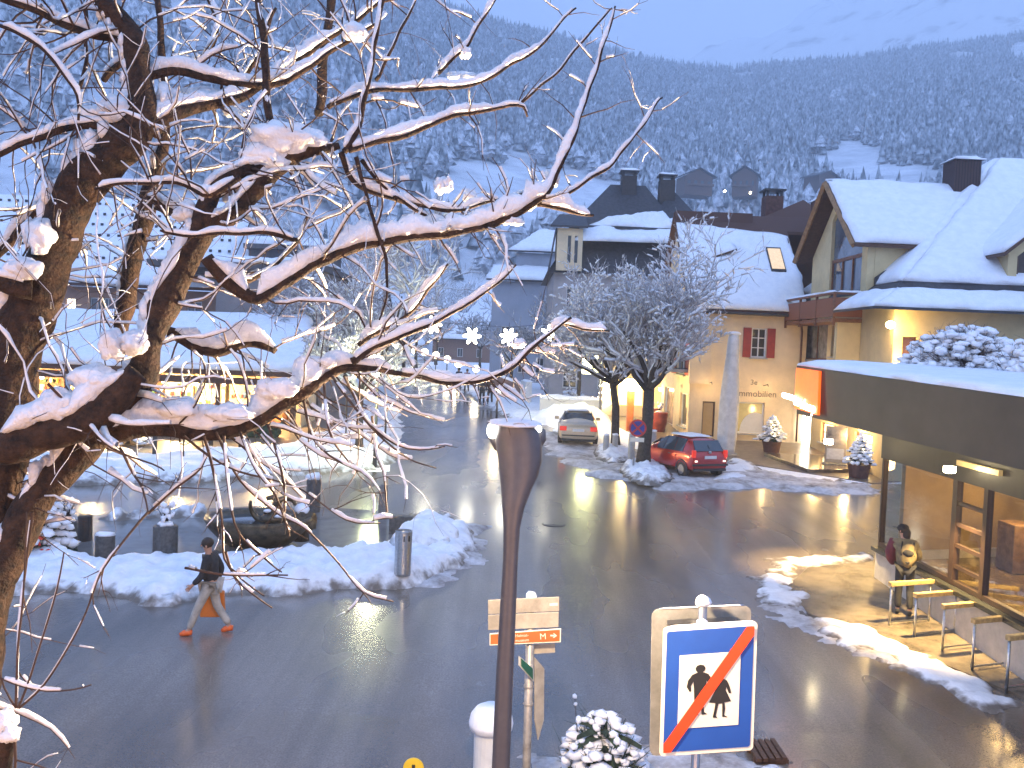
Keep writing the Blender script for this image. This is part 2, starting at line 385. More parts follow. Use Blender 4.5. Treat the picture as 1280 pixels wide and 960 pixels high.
# ------------------------------------------------------------------ ground, road, pavements, snow banks
def sheet(name, poly, dz, mat, thick=0.0, parent=None):
    b = bmesh.new(); vs = [b.verts.new((x, y, 0)) for x, y in poly]; b.faces.new(vs)
    ys = [p[1] for p in poly]
    for Y in GY[1:-1] + list(np.arange(min(ys) + 1, max(ys), 4.0)):
        if min(ys) < Y < max(ys):
            bmesh.ops.bisect_plane(b, geom=b.verts[:] + b.edges[:] + b.faces[:], plane_co=(0, Y, 0), plane_no=(0, 1, 0))
    if thick > 0:
        r = bmesh.ops.extrude_face_region(b, geom=b.faces[:])
        for v in r['geom']:
            if isinstance(v, bmesh.types.BMVert): v.co.z = 1
    for v in b.verts: v.co.z = gz(v.co.y) + dz - (thick if (thick > 0 and v.co.z < .5) else 0)
    bmesh.ops.recalc_face_normals(b, faces=b.faces)
    me = bpy.data.meshes.new(name); b.to_mesh(me); b.free()
    if thick == 0 and me.polygons and me.polygons[0].normal.z < 0: me.flip_normals()
    return link(name, me, mat, parent)
def poly_dist(P, poly):
    """signed distance (positive inside) of points P to a polygon"""
    A = np.array(poly); B = np.roll(A, -1, 0); d = np.full(len(P), 1e9); ins = np.zeros(len(P), bool)
    for a, b in zip(A, B):
        e = b - a; w = P - a; t = np.clip((w @ e) / max(e @ e, 1e-12), 0, 1)
        d = np.minimum(d, np.hypot(*(w - t[:, None] * e).T))
        c = ((a[1] > P[:, 1]) != (b[1] > P[:, 1])); 
        with np.errstate(divide='ignore', invalid='ignore'):
            xi = (b[0] - a[0]) * (P[:, 1] - a[1]) / (b[1] - a[1]) + a[0]
        ins ^= c & (P[:, 0] < xi)
    return np.where(ins, d, -d)
def snowbank(name, poly, h, mat=None, res=.18, fall=.7, jag=.35, lump=.5, base=0.0, parent=None, fr=.9, holes=None):
    A = np.array(poly); mn = A.min(0) - .9; mx = A.max(0) + .9
    nx = int((mx[0] - mn[0]) / res) + 2; ny = int((mx[1] - mn[1]) / res) + 2
    X, Y = np.meshgrid(mn[0] + np.arange(nx) * res, mn[1] + np.arange(ny) * res)
    P = np.stack([X.ravel(), Y.ravel()], 1); d = poly_dist(P, poly)
    o = random.uniform(0, 100)
    n1 = np.array([noise.noise((p[0] * fr + o, p[1] * fr, 0)) for p in P]); n2 = np.array([noise.noise((p[0] * fr * 3.3, p[1] * fr * 3.3 + o, 3)) for p in P])
    d = d + jag * n1 + jag * .6 * n2
    k = np.clip(d / fall, 0, 1); k = (1 - (1 - k) ** 2) * np.clip(d / .22, .12, 1)
    n3 = np.array([noise.noise((p[0] * 5.5, p[1] * 5.5 + o, 7)) for p in P])
    z = h * k * (1 + lump * n1 + lump * .7 * n2 + lump * .55 * n3) + .012 * (d > 0) - .05 * (d <= 0)
    G = np.interp(P[:, 1], GY, GZ)
    V = np.stack([P[:, 0], P[:, 1], G + base + np.maximum(z, -.05)], 1)
    keep = (d > 0).reshape(ny, nx); idx = np.arange(nx * ny).reshape(ny, nx)
    q = keep[:-1, :-1] | keep[1:, :-1] | keep[:-1, 1:] | keep[1:, 1:]
    Q = np.stack([idx[:-1, :-1][q], idx[:-1, 1:][q], idx[1:, 1:][q], idx[1:, :-1][q]], 1)
    u, inv = np.unique(Q, return_inverse=True)
    ob = np_mesh(name, V[u], inv.reshape(Q.shape), mat or BANK, parent, smooth=True)
    at_ = ob.data.attributes.new('edge', 'FLOAT', 'POINT'); at_.data.foreach_set('value', np.clip(d[u] / .55, 0, 1).astype(np.float32))
    if parent is None: struct(ob)
    return ob
PX = lambda *ps: [xy(*p) for p in ps]

# the ground: one snow-covered sheet from behind the camera to the foot of the hills
gy = sorted(set([-60.0, -20.0] + [float(v) for v in GY[1:-1]] + list(range(0, 210, 10))))
gxs = list(range(-240, 241, 40))
V = np.array([(x, y, gz(y)) for y in gy for x in gxs]); n = len(gxs)
Q = np.array([(j * n + i, j * n + i + 1, (j + 1) * n + i + 1, (j + 1) * n + i) for j in range(len(gy) - 1) for i in range(n - 1)])
struct(np_mesh('ground', V, Q, SNOW))
# the road: junction, side street to the right, street up the valley, road to the left
R1, R2, R3, R4 = xy(700, 565), xy(640, 512), xy(575, 480), xy(522, 455)
L1, L2, L3 = xy(487, 590), xy(492, 520), xy(487, 457)
road = [(-70, -12), (30, -12), (30, 34), (xy(1090, 604)), xy(880, 606), xy(790, 588), R1, R2, R3, R4, (R4[0] + 3, 175), (L3[0], 175), L3, L2, L1, xy(380, 590), xy(100, 604), (-70, xy(20, 606)[1])]
struct(sheet('road', road, .006, ROAD))
PAVE = M('wet_paving', (.16, .135, .11), .3, var=.25, scale=1.5, bump=.25, bscale=12)
PAVER = M('brown_paving', (.20, .15, .105), .35, var=.2, scale=3, bump=.3, bscale=16)
# pavement in front of the arcade, warm lit and clear of snow
struct(sheet('pavement', PX((-250, 590), (120, 577), (330, 568), (415, 543), (445, 508), (445, 478), (-250, 500)), .05, PAVER, .12))
# pavement of the houses on the right
struct(sheet('pavement', [xy(1092, 605), xy(930, 580), xy(900, 575), xy(800, 548), xy(742, 520), (sx(735, 60), 60), (16, 60), (20, 37.5)], .03, PAVER, .12))
# pavement by the flat-roofed shop, with its kerb
shop_pv = PX((1085, 705), (1010, 712), (985, 735), (1010, 770), (1100, 800), (1290, 880), (1500, 985))
struct(sheet('pavement', shop_pv + [(14, 8), (14, 22.5)], .05, M('shop_paving', (.17, .14, .10), .26, var=.3, scale=1.5, bump=.25), .1))
# paved island with the fountain
isl = PX((20, 700), (130, 705), (330, 705), (480, 695), (530, 660), (480, 640), (350, 632), (120, 645), (0, 650))
struct(sheet('island_paving', isl, .03, M('wet_slabs', (.20, .19, .18), .12, var=.15, scale=1.2, bump=.08), .1))

# snow banks
snowbank('snow_bank', PX((-60, 745), (90, 742), (180, 755), (320, 748), (440, 738), (520, 735), (590, 700), (597, 672), (560, 648), (505, 640), (520, 664), (470, 690), (380, 695), (250, 700), (140, 703), (-60, 700)), .30, BANK, .1, .8, .35, .5, base=.02)
snowbank('snow_bank', PX((130, 652), (260, 648), (262, 640), (190, 645), (120, 650)), .3, BANK, .1, .4, .2, .4, base=.04)
snowbank('snow_bank', PX((-220, 606), (100, 607), (250, 603), (380, 594), (470, 588), (498, 574), (492, 545), (446, 508), (428, 536), (350, 564), (200, 575), (-220, 582)), .34, BANK, .16, .7, .3, .35, base=.03)
snowbank('snow_bank', PX((498, 574), (500, 545), (494, 500), (488, 465), (470, 465), (440, 500), (470, 540)), .25, SNOWD, .25, .8, .3, .5, base=.02)
# slush along the right kerb of the street and round the parked cars
snowbank('slush', PX((700, 576), (760, 600), (830, 612), (960, 612), (1092, 622), (1090, 606), (1000, 598), (930, 585), (850, 575), (770, 560), (700, 545), (640, 505), (600, 486), (575, 478), (640, 518)), .10, SLUSH, .17, .8, .6, .7, base=.012)
snowbank('snow_bank', PX((880, 606), (935, 602), (950, 585), (915, 575), (905, 585)), .14, BANK, .14, .6, .3, .5, base=.04)
snowbank('snow_bank', PX((660, 540), (600, 505), (555, 470), (580, 470), (690, 492), (700, 512), (690, 530)), .16, BANK, .2, .6, .3, .3, base=.03)
# snow round the pavement of the flat-roofed shop
snowbank('snow_bank', PX((940, 722), (985, 700), (1085, 690), (1088, 702), (1005, 712), (990, 735), (1020, 768), (1100, 790), (1190, 835), (1275, 882), (1230, 885), (1120, 838), (1010, 780), (945, 745)), .055, BANK, .075, .4, .5, .8, base=.02)
snowbank('slush', PX((520, 742), (585, 716), (612, 684), (604, 662), (572, 652), (560, 690), (500, 722)), .035, SLUSH, .09, .4, .5, .9, base=.012)
snowbank('slush', PX((960, 732), (1000, 760), (1060, 790), (1120, 830), (1020, 800), (940, 750)), .03, SLUSH, .1, .5, .45, .8, base=.012)
snowbank('snow_bank', PX((930, 962), (990, 952), (1000, 985), (920, 990)), .12, BANK, .08, .3, .2, .6, base=.02)
snowbank('slush', PX((660, 950), (860, 925), (960, 965), (900, 1000), (660, 1000)), .03, SLUSH, .1, .5, .45, .8, base=.012)
# a manhole cover in the junction
p = gp(692, 656)
mh = MB().lathe((p.x, p.y, p.z + .008), [(.34, 0), (.34, .008), (.30, .012), (.28, .006), (.05, .006), (.0, .01)], 24).build('manhole_cover', IRON)
tag(mh, 'round dark manhole cover set into the wet junction asphalt', 'manhole cover')

# ------------------------------------------------------------------ hills, forest, snow mountain
def yh(px): return 431 + math.tan(ROLL) * (px - 640)
RIDGE = [(-900, -260), (0, -230), (300, -150), (480, -40), (545, 2), (600, 20), (660, 36), (720, 50), (780, 67), (850, 80), (900, 79), (960, 73), (1040, 69), (1075, 63), (1110, 56), (1170, 50), (1220, 44), (1290, 34), (1500, 0), (2200, -80)]
rx, ry = zip(*RIDGE)
def ridge_r(px): return 900 + 350 * np.clip((np.asarray(px) - 300) / 900, 0, 1)
def hill_z(X, Y):
    X = np.asarray(X, float); Y = np.asarray(Y, float); r = np.hypot(X, Y); Yc = np.maximum(Y, r * .25)
    px = 640 + FPX * X / Yc; rR = ridge_r(px); r0 = 175.0
    zr = (431 + math.tan(ROLL) * (px - 640) - np.interp(px, rx, ry)) / FPX * rR * np.clip(Y / np.maximum(r, 1), .4, 1) - 12
    t = (r - r0) / (rR - r0)
    g = np.where(t < 0, 0, np.where(t < 1, t * (.88 + .12 * t), 1 - (t - 1) * .55))
    sc = 1 / 140.0
    n = np.sin(X * sc * 2.1 + 1.3 * np.sin(Y * sc * 1.3)) * np.cos(Y * sc * 1.7 + .7 * np.sin(X * sc * 2.9)) * .6 + np.sin(X * sc * 5.3 + Y * sc * 4.1) * .25
    return 2.6 + zr * g + n * 14 * np.clip(t, 0, 1) * np.clip(2.0 - 2 * t, 0.12, 1)
HILL = mat_snow('hill_snow', (.55, .57, .60), (.80, .82, .86), sc=.05, bump=.3, bs=.4)
azs = np.radians(np.linspace(-62, 62, 200)); rs = np.concatenate([np.linspace(170, 500, 40), np.linspace(515, 1450, 64)])
AZ, RR = np.meshgrid(azs, rs); HX = RR * np.sin(AZ); HY = RR * np.cos(AZ)
V = np.stack([HX.ravel(), HY.ravel(), hill_z(HX, HY).ravel()], 1)
def gridQ(ny, nx):
    i = np.arange(nx * ny).reshape(ny, nx); return np.stack([i[:-1, :-1].ravel(), i[:-1, 1:].ravel(), i[1:, 1:].ravel(), i[1:, :-1].ravel()], 1)
struct(np_mesh('hills', V, gridQ(*HX.shape), HILL, smooth=True))
# the white mountain above the right-hand ridge
MRX = [(-900, 130), (500, 110), (800, 80), (900, 58), (1000, 15), (1100, -35), (1200, -95), (1350, -140), (1700, -100), (2400, 0)]
mxx, myy = zip(*MRX)
azs = np.radians(np.linspace(-40, 55, 240)); ts = np.linspace(0, 1.25, 60); AZ, T = np.meshgrid(azs, ts)
px = 640 + FPX * np.tan(AZ); RR = 1500 + 1100 * T
zr = (431 + math.tan(ROLL) * (px - 640) - np.interp(px, mxx, myy)) / FPX * 2600 * np.cos(AZ)
fb = np.array([noise.fractal((a * 14, t * 2.2, 0), 1.0, 2.0, 5) for a, t in zip(AZ.ravel(), T.ravel())]).reshape(AZ.shape)
Z = zr * np.where(T < 1, .42 + .58 * T, 1 - (T - 1) * .8) + fb * 55 * np.clip(T, .1, 1)
V = np.stack([(RR * np.sin(AZ)).ravel(), (RR * np.cos(AZ)).ravel(), Z.ravel()], 1)
def mat_mount():
    mt = bpy.data.materials.new('mountain_snow'); mt.use_nodes = True; t = mt.node_tree; b = t.nodes['Principled BSDF']; b.inputs['Roughness'].default_value = .8
    g = t.nodes.new('ShaderNodeNewGeometry'); n = t.nodes.new('ShaderNodeTexNoise'); n.inputs['Scale'].default_value = .008; n.inputs['Detail'].default_value = 9; n.inputs['Roughness'].default_value = .68
    mp = t.nodes.new('ShaderNodeMapping'); mp.inputs['Rotation'].default_value = (0, RAD(35), 0); mp.inputs['Scale'].default_value = (1.6, 1, .5)
    t.links.new(g.outputs['Position'], mp.inputs[0]); t.links.new(mp.outputs[0], n.inputs[0]); rp = t.nodes.new('ShaderNodeValToRGB')
    rp.color_ramp.elements[0].position = .36; rp.color_ramp.elements[0].color = (.10, .10, .11, 1); rp.color_ramp.elements[1].position = .47; rp.color_ramp.elements[1].color = (.84, .86, .9, 1)
    t.links.new(n.outputs[0], rp.inputs[0]); t.links.new(rp.outputs[0], b.inputs['Base Color']); return mt
struct(np_mesh('mountain', V, gridQ(*AZ.shape), mat_mount(), smooth=True))

# forest of snow-dusted conifers over the hills: one mass
def mat_forest(name, c1, c2, snowc, lo, hi, nsc=.35):
    mt = bpy.data.materials.new(name); mt.use_nodes = True; t = mt.node_tree; b = t.nodes['Principled BSDF']; b.inputs['Roughness'].default_value = .9; b.inputs['Specular IOR Level'].default_value = .1
    g = t.nodes.new('ShaderNodeNewGeometry'); n = t.nodes.new('ShaderNodeTexNoise'); n.inputs['Scale'].default_value = .06; n.inputs['Detail'].default_value = 3
    n2 = t.nodes.new('ShaderNodeTexNoise'); n2.inputs['Scale'].default_value = nsc; n2.inputs['Detail'].default_value = 3
    for q in (n, n2): t.links.new(g.outputs['Position'], q.inputs[0])
    rp = t.nodes.new('ShaderNodeValToRGB'); rp.color_ramp.elements[0].position = .35; rp.color_ramp.elements[0].color = (*c1, 1); rp.color_ramp.elements[1].position = .65; rp.color_ramp.elements[1].color = (*c2, 1)
    t.links.new(n.outputs[0], rp.inputs[0]); mr = t.nodes.new('ShaderNodeMapRange'); mr.inputs[1].default_value = lo; mr.inputs[2].default_value = hi
    t.links.new(n2.outputs[0], mr.inputs[0]); mx = t.nodes.new('ShaderNodeMix'); mx.data_type = 'RGBA'; mx.inputs[7].default_value = (*snowc, 1)
    t.links.new(mr.outputs[0], mx.inputs[0]); t.links.new(rp.outputs[0], mx.inputs[6]); t.links.new(mx.outputs[2], b.inputs['Base Color']); return mt
CLEAR = [(635, 243, 120, 44), (740, 252, 60, 26), (1058, 212, 44, 36), (1125, 232, 55, 26), (722, 140, 24, 5), (690, 78, 18, 4), (925, 95, 22, 4), (945, 103, 25, 4), (1205, 72, 20, 6), (1275, 66, 14, 14), (225, 22, 32, 22), (1240, 22, 30, 14), (240, 60, 14, 40), (130, 130, 30, 26), (1180, 55, 40, 5), (870, 225, 26, 8), (930, 225, 26, 10), (700, 110, 22, 3), (20, 200, 60, 18)]
def project(P):
    d = P - np.array(CAM); f = d @ np.array(c_f); return 640 + FPX * (d @ np.array(c_r)) / f, 480 - FPX * (d @ np.array(c_u)) / f
N = 66000
az = rng.uniform(-RAD(38), RAD(38), N); rr = np.sqrt(rng.uniform(250 ** 2, 1330 ** 2, N))
nearN = 5000; az = np.concatenate([az, rng.uniform(-RAD(38), RAD(38), nearN)]); rr = np.concatenate([rr, np.sqrt(rng.uniform(215 ** 2, 520 ** 2, nearN))])
TX, TY = rr * np.sin(az), rr * np.cos(az); TZ = hill_z(TX, TY); P = np.stack([TX, TY, TZ], 1)
qx, qy = project(P); ok = rr < ridge_r(640 + FPX * TX / TY) * 1.06
wob = np.array([noise.noise((a * .03, b * .05, 0)) for a, b in zip(qx, qy)])
for cx, cy, ax, ay in CLEAR: ok &= (((qx - cx) / ax) ** 2 + ((qy - cy) / ay) ** 2 + wob * .9) > 1
# the lower slope is open ground with scattered trees
ok &= ~((rr < 330) & (rng.random(len(rr)) < .55))
P = P[ok]; rr = rr[ok]; dec = (rng.random(len(P)) < np.where(rr < 420, .45, .10))
def trees(P, h, w, tiers, k=6, jit=.25):
    """stacked cones, one mesh; V and triangles"""
    n = len(P); Vs = []; Fs = []; off = 0
    ang = rng.uniform(0, 6.28, n)
    for (z0, z1, rw) in tiers:
        ring = []
        for j in range(k):
            a = ang + 2 * math.pi * j / k; rj = w * rw * rng.uniform(1 - jit, 1 + jit, n)
            ring.append(P + np.stack([rj * np.cos(a), rj * np.sin(a), h * (z0 + rng.uniform(-.04, .04, n))], 1))
        top = P + np.stack([np.zeros(n), np.zeros(n), h * z1], 1)
        V = np.concatenate(ring + [top]); b = np.arange(n)
        F = np.concatenate([np.stack([off + j * n + b, off + ((j + 1) % k) * n + b, off + k * n + b], 1) for j in range(k)])
        Vs.append(V); Fs.append(F); off += len(V)
    return np.concatenate(Vs), np.concatenate(Fs)
Pc = P[~dec]; h = rng.uniform(7, 12.5, len(Pc)) * rng.choice([.7, 1, 1.15], len(Pc)); 
V, Fq = trees(Pc, h, h * rng.uniform(.15, .24, len(Pc)), [(0.05, .55, 1.0), (.32, .8, .75), (.58, 1.05, .45)], 5)
fo = np_mesh('forest', V, Fq, mat_forest('forest_green', (.035, .05, .06), (.075, .095, .11), (.60, .64, .68), .36, .70)); fo['kind'] = 'stuff'
Pd = P[dec]; h = rng.uniform(6, 11, len(Pd))
V, Fq = trees(Pd, h, h * rng.uniform(.25, .4, len(Pd)), [(.45, .0, .9), (.3, .75, 1.0), (.5, 1.0, .8)], 7, .4)
fo = np_mesh('frosted_woodland', V, Fq, mat_forest('frosted_wood', (.20, .21, .23), (.42, .44, .48), (.72, .74, .78), .4, .62, .6)); fo['kind'] = 'stuff'
# ------------------------------------------------------------------ building helpers
def wall(mb, P0, du, Wd, H, ops=(), T=.3, mi=0):
    """wall with real openings (u0, v0, u1, v1), made of blocks round them"""
    P0 = Vector(P0); du = Vector(du).normalized(); n = Vector((du.y, -du.x, 0))
    us = sorted({0, Wd} | {o[0] for o in ops} | {o[2] for o in ops}); vs = sorted({0, H} | {o[1] for o in ops} | {o[3] for o in ops})
    for i in range(len(us) - 1):
        j = 0
        while j < len(vs) - 1:
            u = (us[i] + us[i + 1]) / 2
            def open_(jj):
                v = (vs[jj] + vs[jj + 1]) / 2; return any(o[0] < u < o[2] and o[1] < v < o[3] for o in ops)
            if open_(j): j += 1; continue
            k = j
            while k + 1 < len(vs) - 1 and not open_(k + 1): k += 1
            a = P0 + du * us[i] + Vector((0, 0, vs[j])); w = us[i + 1] - us[i]; hh = vs[k + 1] - vs[j]
            mb.obox(a + du * w / 2 + Vector((0, 0, hh / 2)) - n * T / 2, du * w / 2, n * T / 2, Vector((0, 0, hh / 2)), mi)
            j = k + 1
def window(par, P0, du, op, nx=2, ny=2, frame=None, pane=None, rec=.14, fw=.07, name='window', sill=True):
    P0 = Vector(P0); du = Vector(du).normalized(); n = Vector((du.y, -du.x, 0)); u0, v0, u1, v1 = op; Z = Vector((0, 0, 1))
    c = P0 + du * (u0 + u1) / 2 + Z * (v0 + v1) / 2 - n * rec; w, h = (u1 - u0) / 2, (v1 - v0) / 2
    b = MB()
    for sgn in (-1, 1):
        b.obox(c + du * sgn * (w - fw / 2), du * fw / 2, n * .04, Z * h)
        b.obox(c + Z * sgn * (h - fw / 2), du * (w - fw), n * .04, Z * fw / 2)
    for i in range(1, nx): b.obox(c + du * (-w + 2 * w * i / nx), du * fw * .4, n * .037, Z * (h - fw))
    for i in range(1, ny): b.obox(c + Z * (-h + 2 * h * i / ny), du * (w - fw), n * .034, Z * fw * .3)
    f = b.build(name, frame or WHITE, par)
    g = MB().obox(c - n * .02, du * (w - .01), n * .006, Z * (h - .01)).build('pane', pane or GLASSD, f)
    if sill:
        MB().obox(c + n * (rec + .03) - Z * (h + .035), du * (w + .06), n * .11, Z * .03).build('sill', CONC, f)
    return f
def shutters(par, P0, du, op, mat):
    P0 = Vector(P0); du = Vector(du).normalized(); n = Vector((du.y, -du.x, 0)); u0, v0, u1, v1 = op; Z = Vector((0, 0, 1)); w = (u1 - u0) / 2 + .02
    for s, uc in ((-1, u0 - w / 2 - .02), (1, u1 + w / 2 + .02)):
        b = MB(); c = P0 + du * uc + Z * (v0 + v1) / 2 + n * .035; h = (v1 - v0) / 2
        b.obox(c, du * w / 2, n * .02, Z * h)
        for k in range(9): b.obox(c + n * .024 + Z * (-h * .86 + 2 * h * .86 * k / 8), du * w * .4, n * .008, Z * h * .05)
        b.build('shutter', mat, par)
def downpipe(par, pts, r=.05, name='downpipe'):
    MB().tube(pts, r, 8).build(name, M('copper_pipe', (.13, .06, .035), .5, metal=.5), par, smooth=True)
def chimney(par, x, y, z0, z1, w, mat, cap=True, snow=True):
    b = MB().box((x - w / 2, y - w / 2, z0), (x + w / 2, y + w / 2, z1)); c = b.build('chimney', mat, par)
    b = MB()
    if cap:
        for sx_ in (-1, 1):
            for sy_ in (-1, 1): b.box((x + sx_ * w * .4 - .06, y + sy_ * w * .4 - .06, z1), (x + sx_ * w * .4 + .06, y + sy_ * w * .4 + .06, z1 + .28))
        b.box((x - w * .62, y - w * .62, z1 + .28), (x + w * .62, y + w * .62, z1 + .38)); b.build('cap', IRON, c); z1 += .38
    if snow: MB().snowquad((x - w * .6, y - w * .6, z1), (x + w * .6, y - w * .6, z1), (x + w * .6, y + w * .6, z1), (x - w * .6, y + w * .6, z1), .22, 5, 5).build('chimney_snow', SNOW, c, smooth=True)
def railing(mb, a, b, h, n, r=.015):
    a, b = Vector(a), Vector(b); Z = Vector((0, 0, 1))
    for k in (0.05, 1): mb.tube([a + Z * h * k, b + Z * h * k], r * 1.6, 6)
    for i in range(n + 1): p = a.lerp(b, i / n); mb.tube([p, p + Z * h], r, 5)
LITW = E('lit_room', (1.0, .62, .22), 1.6)
LITW2 = E('lit_shop_window', (1.0, .78, .42), 2.6)
LITC = E('lit_white_panel', (1.0, .95, .82), 4.0)

# ------------------------------------------------------------------ cream house with red shutters
gx, gyF, gyB, gw = 8.7, 45.0, 55.0, 14.3; zg = gz(45) - .1
H1 = thing('cream_house', 'cream rendered house with red shutters and lettering over its shop window', 'house', (gx, gyF, gz(45)))
fx = lambda p: sx(p, gyF) - gx                    # offset along the front from a photo column
fz = lambda p, y: sz(p, y, gyF) - zg
ze = 7.45 - zg
ops_f = [(fx(938), fz(946, 447), fx(957), fz(946, 410)), (fx(881), fz(890, 546), fx(897), fz(890, 502)), (fx(921), fz(940, 542), fx(959), fz(940, 503))]
b = MB(); wall(b, (gx, gyF, zg), (1, 0, 0), gw - gx, ze, ops_f)
WL = gyB - gyF - .62
wu = lambda p: gyB - .31 - gx * FPX / (p - 640)    # offset along the street wall (left end = far end)
wz = lambda p, y: sz(p, y, gx * FPX / (p - 640)) - zg
ops_w = [(wu(831), wz(837, 531), wu(843), wz(837, 484)), (wu(851), wz(858, 534), wu(860), wz(858, 492)), (wu(845), wz(852, 468), wu(856), wz(852, 414)), (wu(820), wz(825, 530), wu(826), wz(822, 478))]
wall(b, (gx, gyB - .31, zg), (0, -1, 0), WL, ze, ops_w)
zr = 12.7
b.slab([(gx, gyF + .02, 7.45), (gx, gyB - .3, 7.45), (gx, 50, zr - .15)], (.3, 0, 0))
b.box((gx + .6, gyB - .3, zg), (18, gyB, 7.4)); b.box((gw + .02, 49.2, zg), (18, gyB - .32, 7.4))
b.build('wall', CREAM, H1)
b = MB().box((gx + .6, gyF + 1.2, zg + 3.05), (gw, gyB - .5, zg + 3.3)); b.box((gx + .7, gyF + 2.5, zg), (gw, gyF + 2.6, zg + 6)); b.build('floor_slab', M('dim_interior', (.25, .2, .14), .9), H1)
# street oriel: the upper storey stands a little proud of the shop front
MB().box((gx - .10, gyF - .26, zg + fz(880, 480)), (gx + .95, gyF - .003, 7.42)).build('oriel', CREAM, H1)
P0 = (gx, gyF, zg); wn = window(H1, P0, (1, 0, 0), ops_f[0], 2, 3, WHITE, GLASSD); shutters(H1, P0, (1, 0, 0), ops_f[0], RED)
window(H1, P0, (1, 0, 0), ops_f[1], 1, 1, WOODD, M('dim_glass_door', (.06, .045, .03), .1, emit=(1, .55, .2), es=.12), name='door', sill=False)
sw = window(H1, P0, (1, 0, 0), ops_f[2], 1, 1, WHITE, M('shop_pane', (.25, .20, .10), .08, emit=(1, .7, .25), es=.16, var=.3, scale=.8), rec=.2)
u = (ops_f[2][0] + ops_f[2][2]) / 2 + .35
MB().slab([Vector((gx + u + .75 * math.cos(a), gyF - .006 + .165, zg + ops_f[2][1] + .08 + .95 * math.sin(a))) for a in np.linspace(0, math.pi, 20)], (0, .012, 0)).build('window_decal', PLASTER, H1)
INK = M('grey_lettering', (.17, .13, .10), .6, var=0)
text('immobilien', H1, 'lettering', (at(921, 491.5, gyF - .012).x, gyF - .012, at(921, 491.5, gyF).z), .44, (1, 0, 0), INK)
text('3e', H1, 'emblem', (at(938, 478, gyF - .012).x, gyF - .012, at(938, 478, gyF).z), .36, (1, 0, 0), INK)
PW = (gx, gyB - .31, zg)
for i, o in enumerate(ops_w):
    window(H1, PW, (0, -1, 0), o, 1 if i != 2 else 2, 1, WHITE, M('poster_pane', (.42, .27, .22), .2, var=.4, scale=1.2) if i == 0 else (LITW if i == 3 else GLASSD), name='window')
shutters(H1, PW, (0, -1, 0), ops_w[2], RED)
text('eule', H1, 'lettering', (gx - .012, gyB - .31 - wu(851), zg + wz(857, 483)), .4, (0, -1, 0), M('faint_lettering', (.42, .36, .28), .7, var=0))
# balcony on the street side
by0, by1, bz = 45.4, 48.9, zg + 3.35
bal = MB().box((gx - .95, by0, bz), (gx - .003, by1, bz + .14)).build('balcony', CONC, H1)
b = MB(); railing(b, (gx - .9, by0 + .04, bz + .14), (gx - .9, by1 - .04, bz + .14), 1.0, 24); railing(b, (gx - .9, by0 + .04, bz + .14), (gx - .05, by0 + .04, bz + .14), 1.0, 6); railing(b, (gx - .9, by1 - .04, bz + .14), (gx - .05, by1 - .04, bz + .14), 1.0, 6); b.build('railing', IRON, bal)
# roof
sl_ = (zr - 7.35) / (50 - gyF + .5)
def rp(x, y): return (x, y, zr - sl_ * abs(50 - y))
b = MB(); b.slab([rp(gx - .35, 44.5), rp(gw - .05, 44.5), rp(gw - .05, 50), rp(gx - .35, 50)], (0, 0, .16)); b.slab([rp(gx - .35, 50.003), rp(gx - .35, 55.5), rp(18, 55.5), rp(18, 50.003)], (0, 0, .16)); b.slab([rp(gw - .05, 49.1), rp(18, 49.1), rp(18, 50), rp(gw - .05, 50)], (0, 0, .16)) 
rf = b.build('roof', BROWNROOF, H1)
b = MB(); A_, B_, C_, D_ = rp(gx - .3, 44.5), rp(gw - .1, 44.5), rp(gw - .1, 48.75), rp(gx - .3, 49.35)
up = lambda p: (p[0], p[1], p[2] + .165)
b.snowquad(up(A_), up(B_), up(C_), up(D_), .24, 34, 26, amp=.22, fr=.8); b.build('roof_snow', SNOW, rf, smooth=True)
MB().tube([(gx - .4, 44.42, 7.36), (gw, 44.42, 7.33)], .07, 8).build('gutter', IRON, rf)
# snow-free cross roof of brown tiles near the ridge
b = MB(); pk = Vector((15.6, 51, zr + 1.3))
ring = [Vector((12.0, 49.6, zr - .45)), Vector((18.4, 49.0, zr - 1.0)), Vector((19.2, 53, zr - .8)), Vector((12.4, 52.6, zr - .6))]
for i in range(4): b.add([ring[i], ring[(i + 1) % 4], pk], [(0, 1, 2)])
b.add(ring, [(0, 1, 2, 3)]); b.build('cross_roof', BROWNROOF, rf)
b = MB().box((gx - .3, 49.55, zr - .3), (12.5, 50.3, zr + .22)); b.build('ridge_cap', BROWNROOF, rf)
chimney(rf, sx(957, 51), 51.3, zr - .5, sz(957, 245, 51), .95, M('brown_brick', (.11, .05, .04), .8, var=.3), snow=False)
for p, q in (((gx + 4.05, 46.3), (gx + 4.8, 47.6)),):
    a = Vector(rp(p[0], p[1])) + Vector((0, 0, .42)); c = Vector(rp(q[0], q[1])) + Vector((0, 0, .46)); 
    fr = MB(); quad = [(p[0], p[1], a.z), (q[0], p[1], a.z), (q[0], q[1], c.z), (p[0], q[1], c.z)]; fr.slab(quad, (0, -.05, .12)); f = fr.build('skylight', IRON, rf)
    ins = [Vector(v).lerp(sum((Vector(k) for k in quad), Vector()) / 4, .14) + Vector((0, -.055, .125)) for v in quad]
    MB().slab(ins, (0, -.01, .012)).build('pane', M('lit_skylight', (.5, .35, .2), .15, emit=(1, .7, .4), es=.35), f)
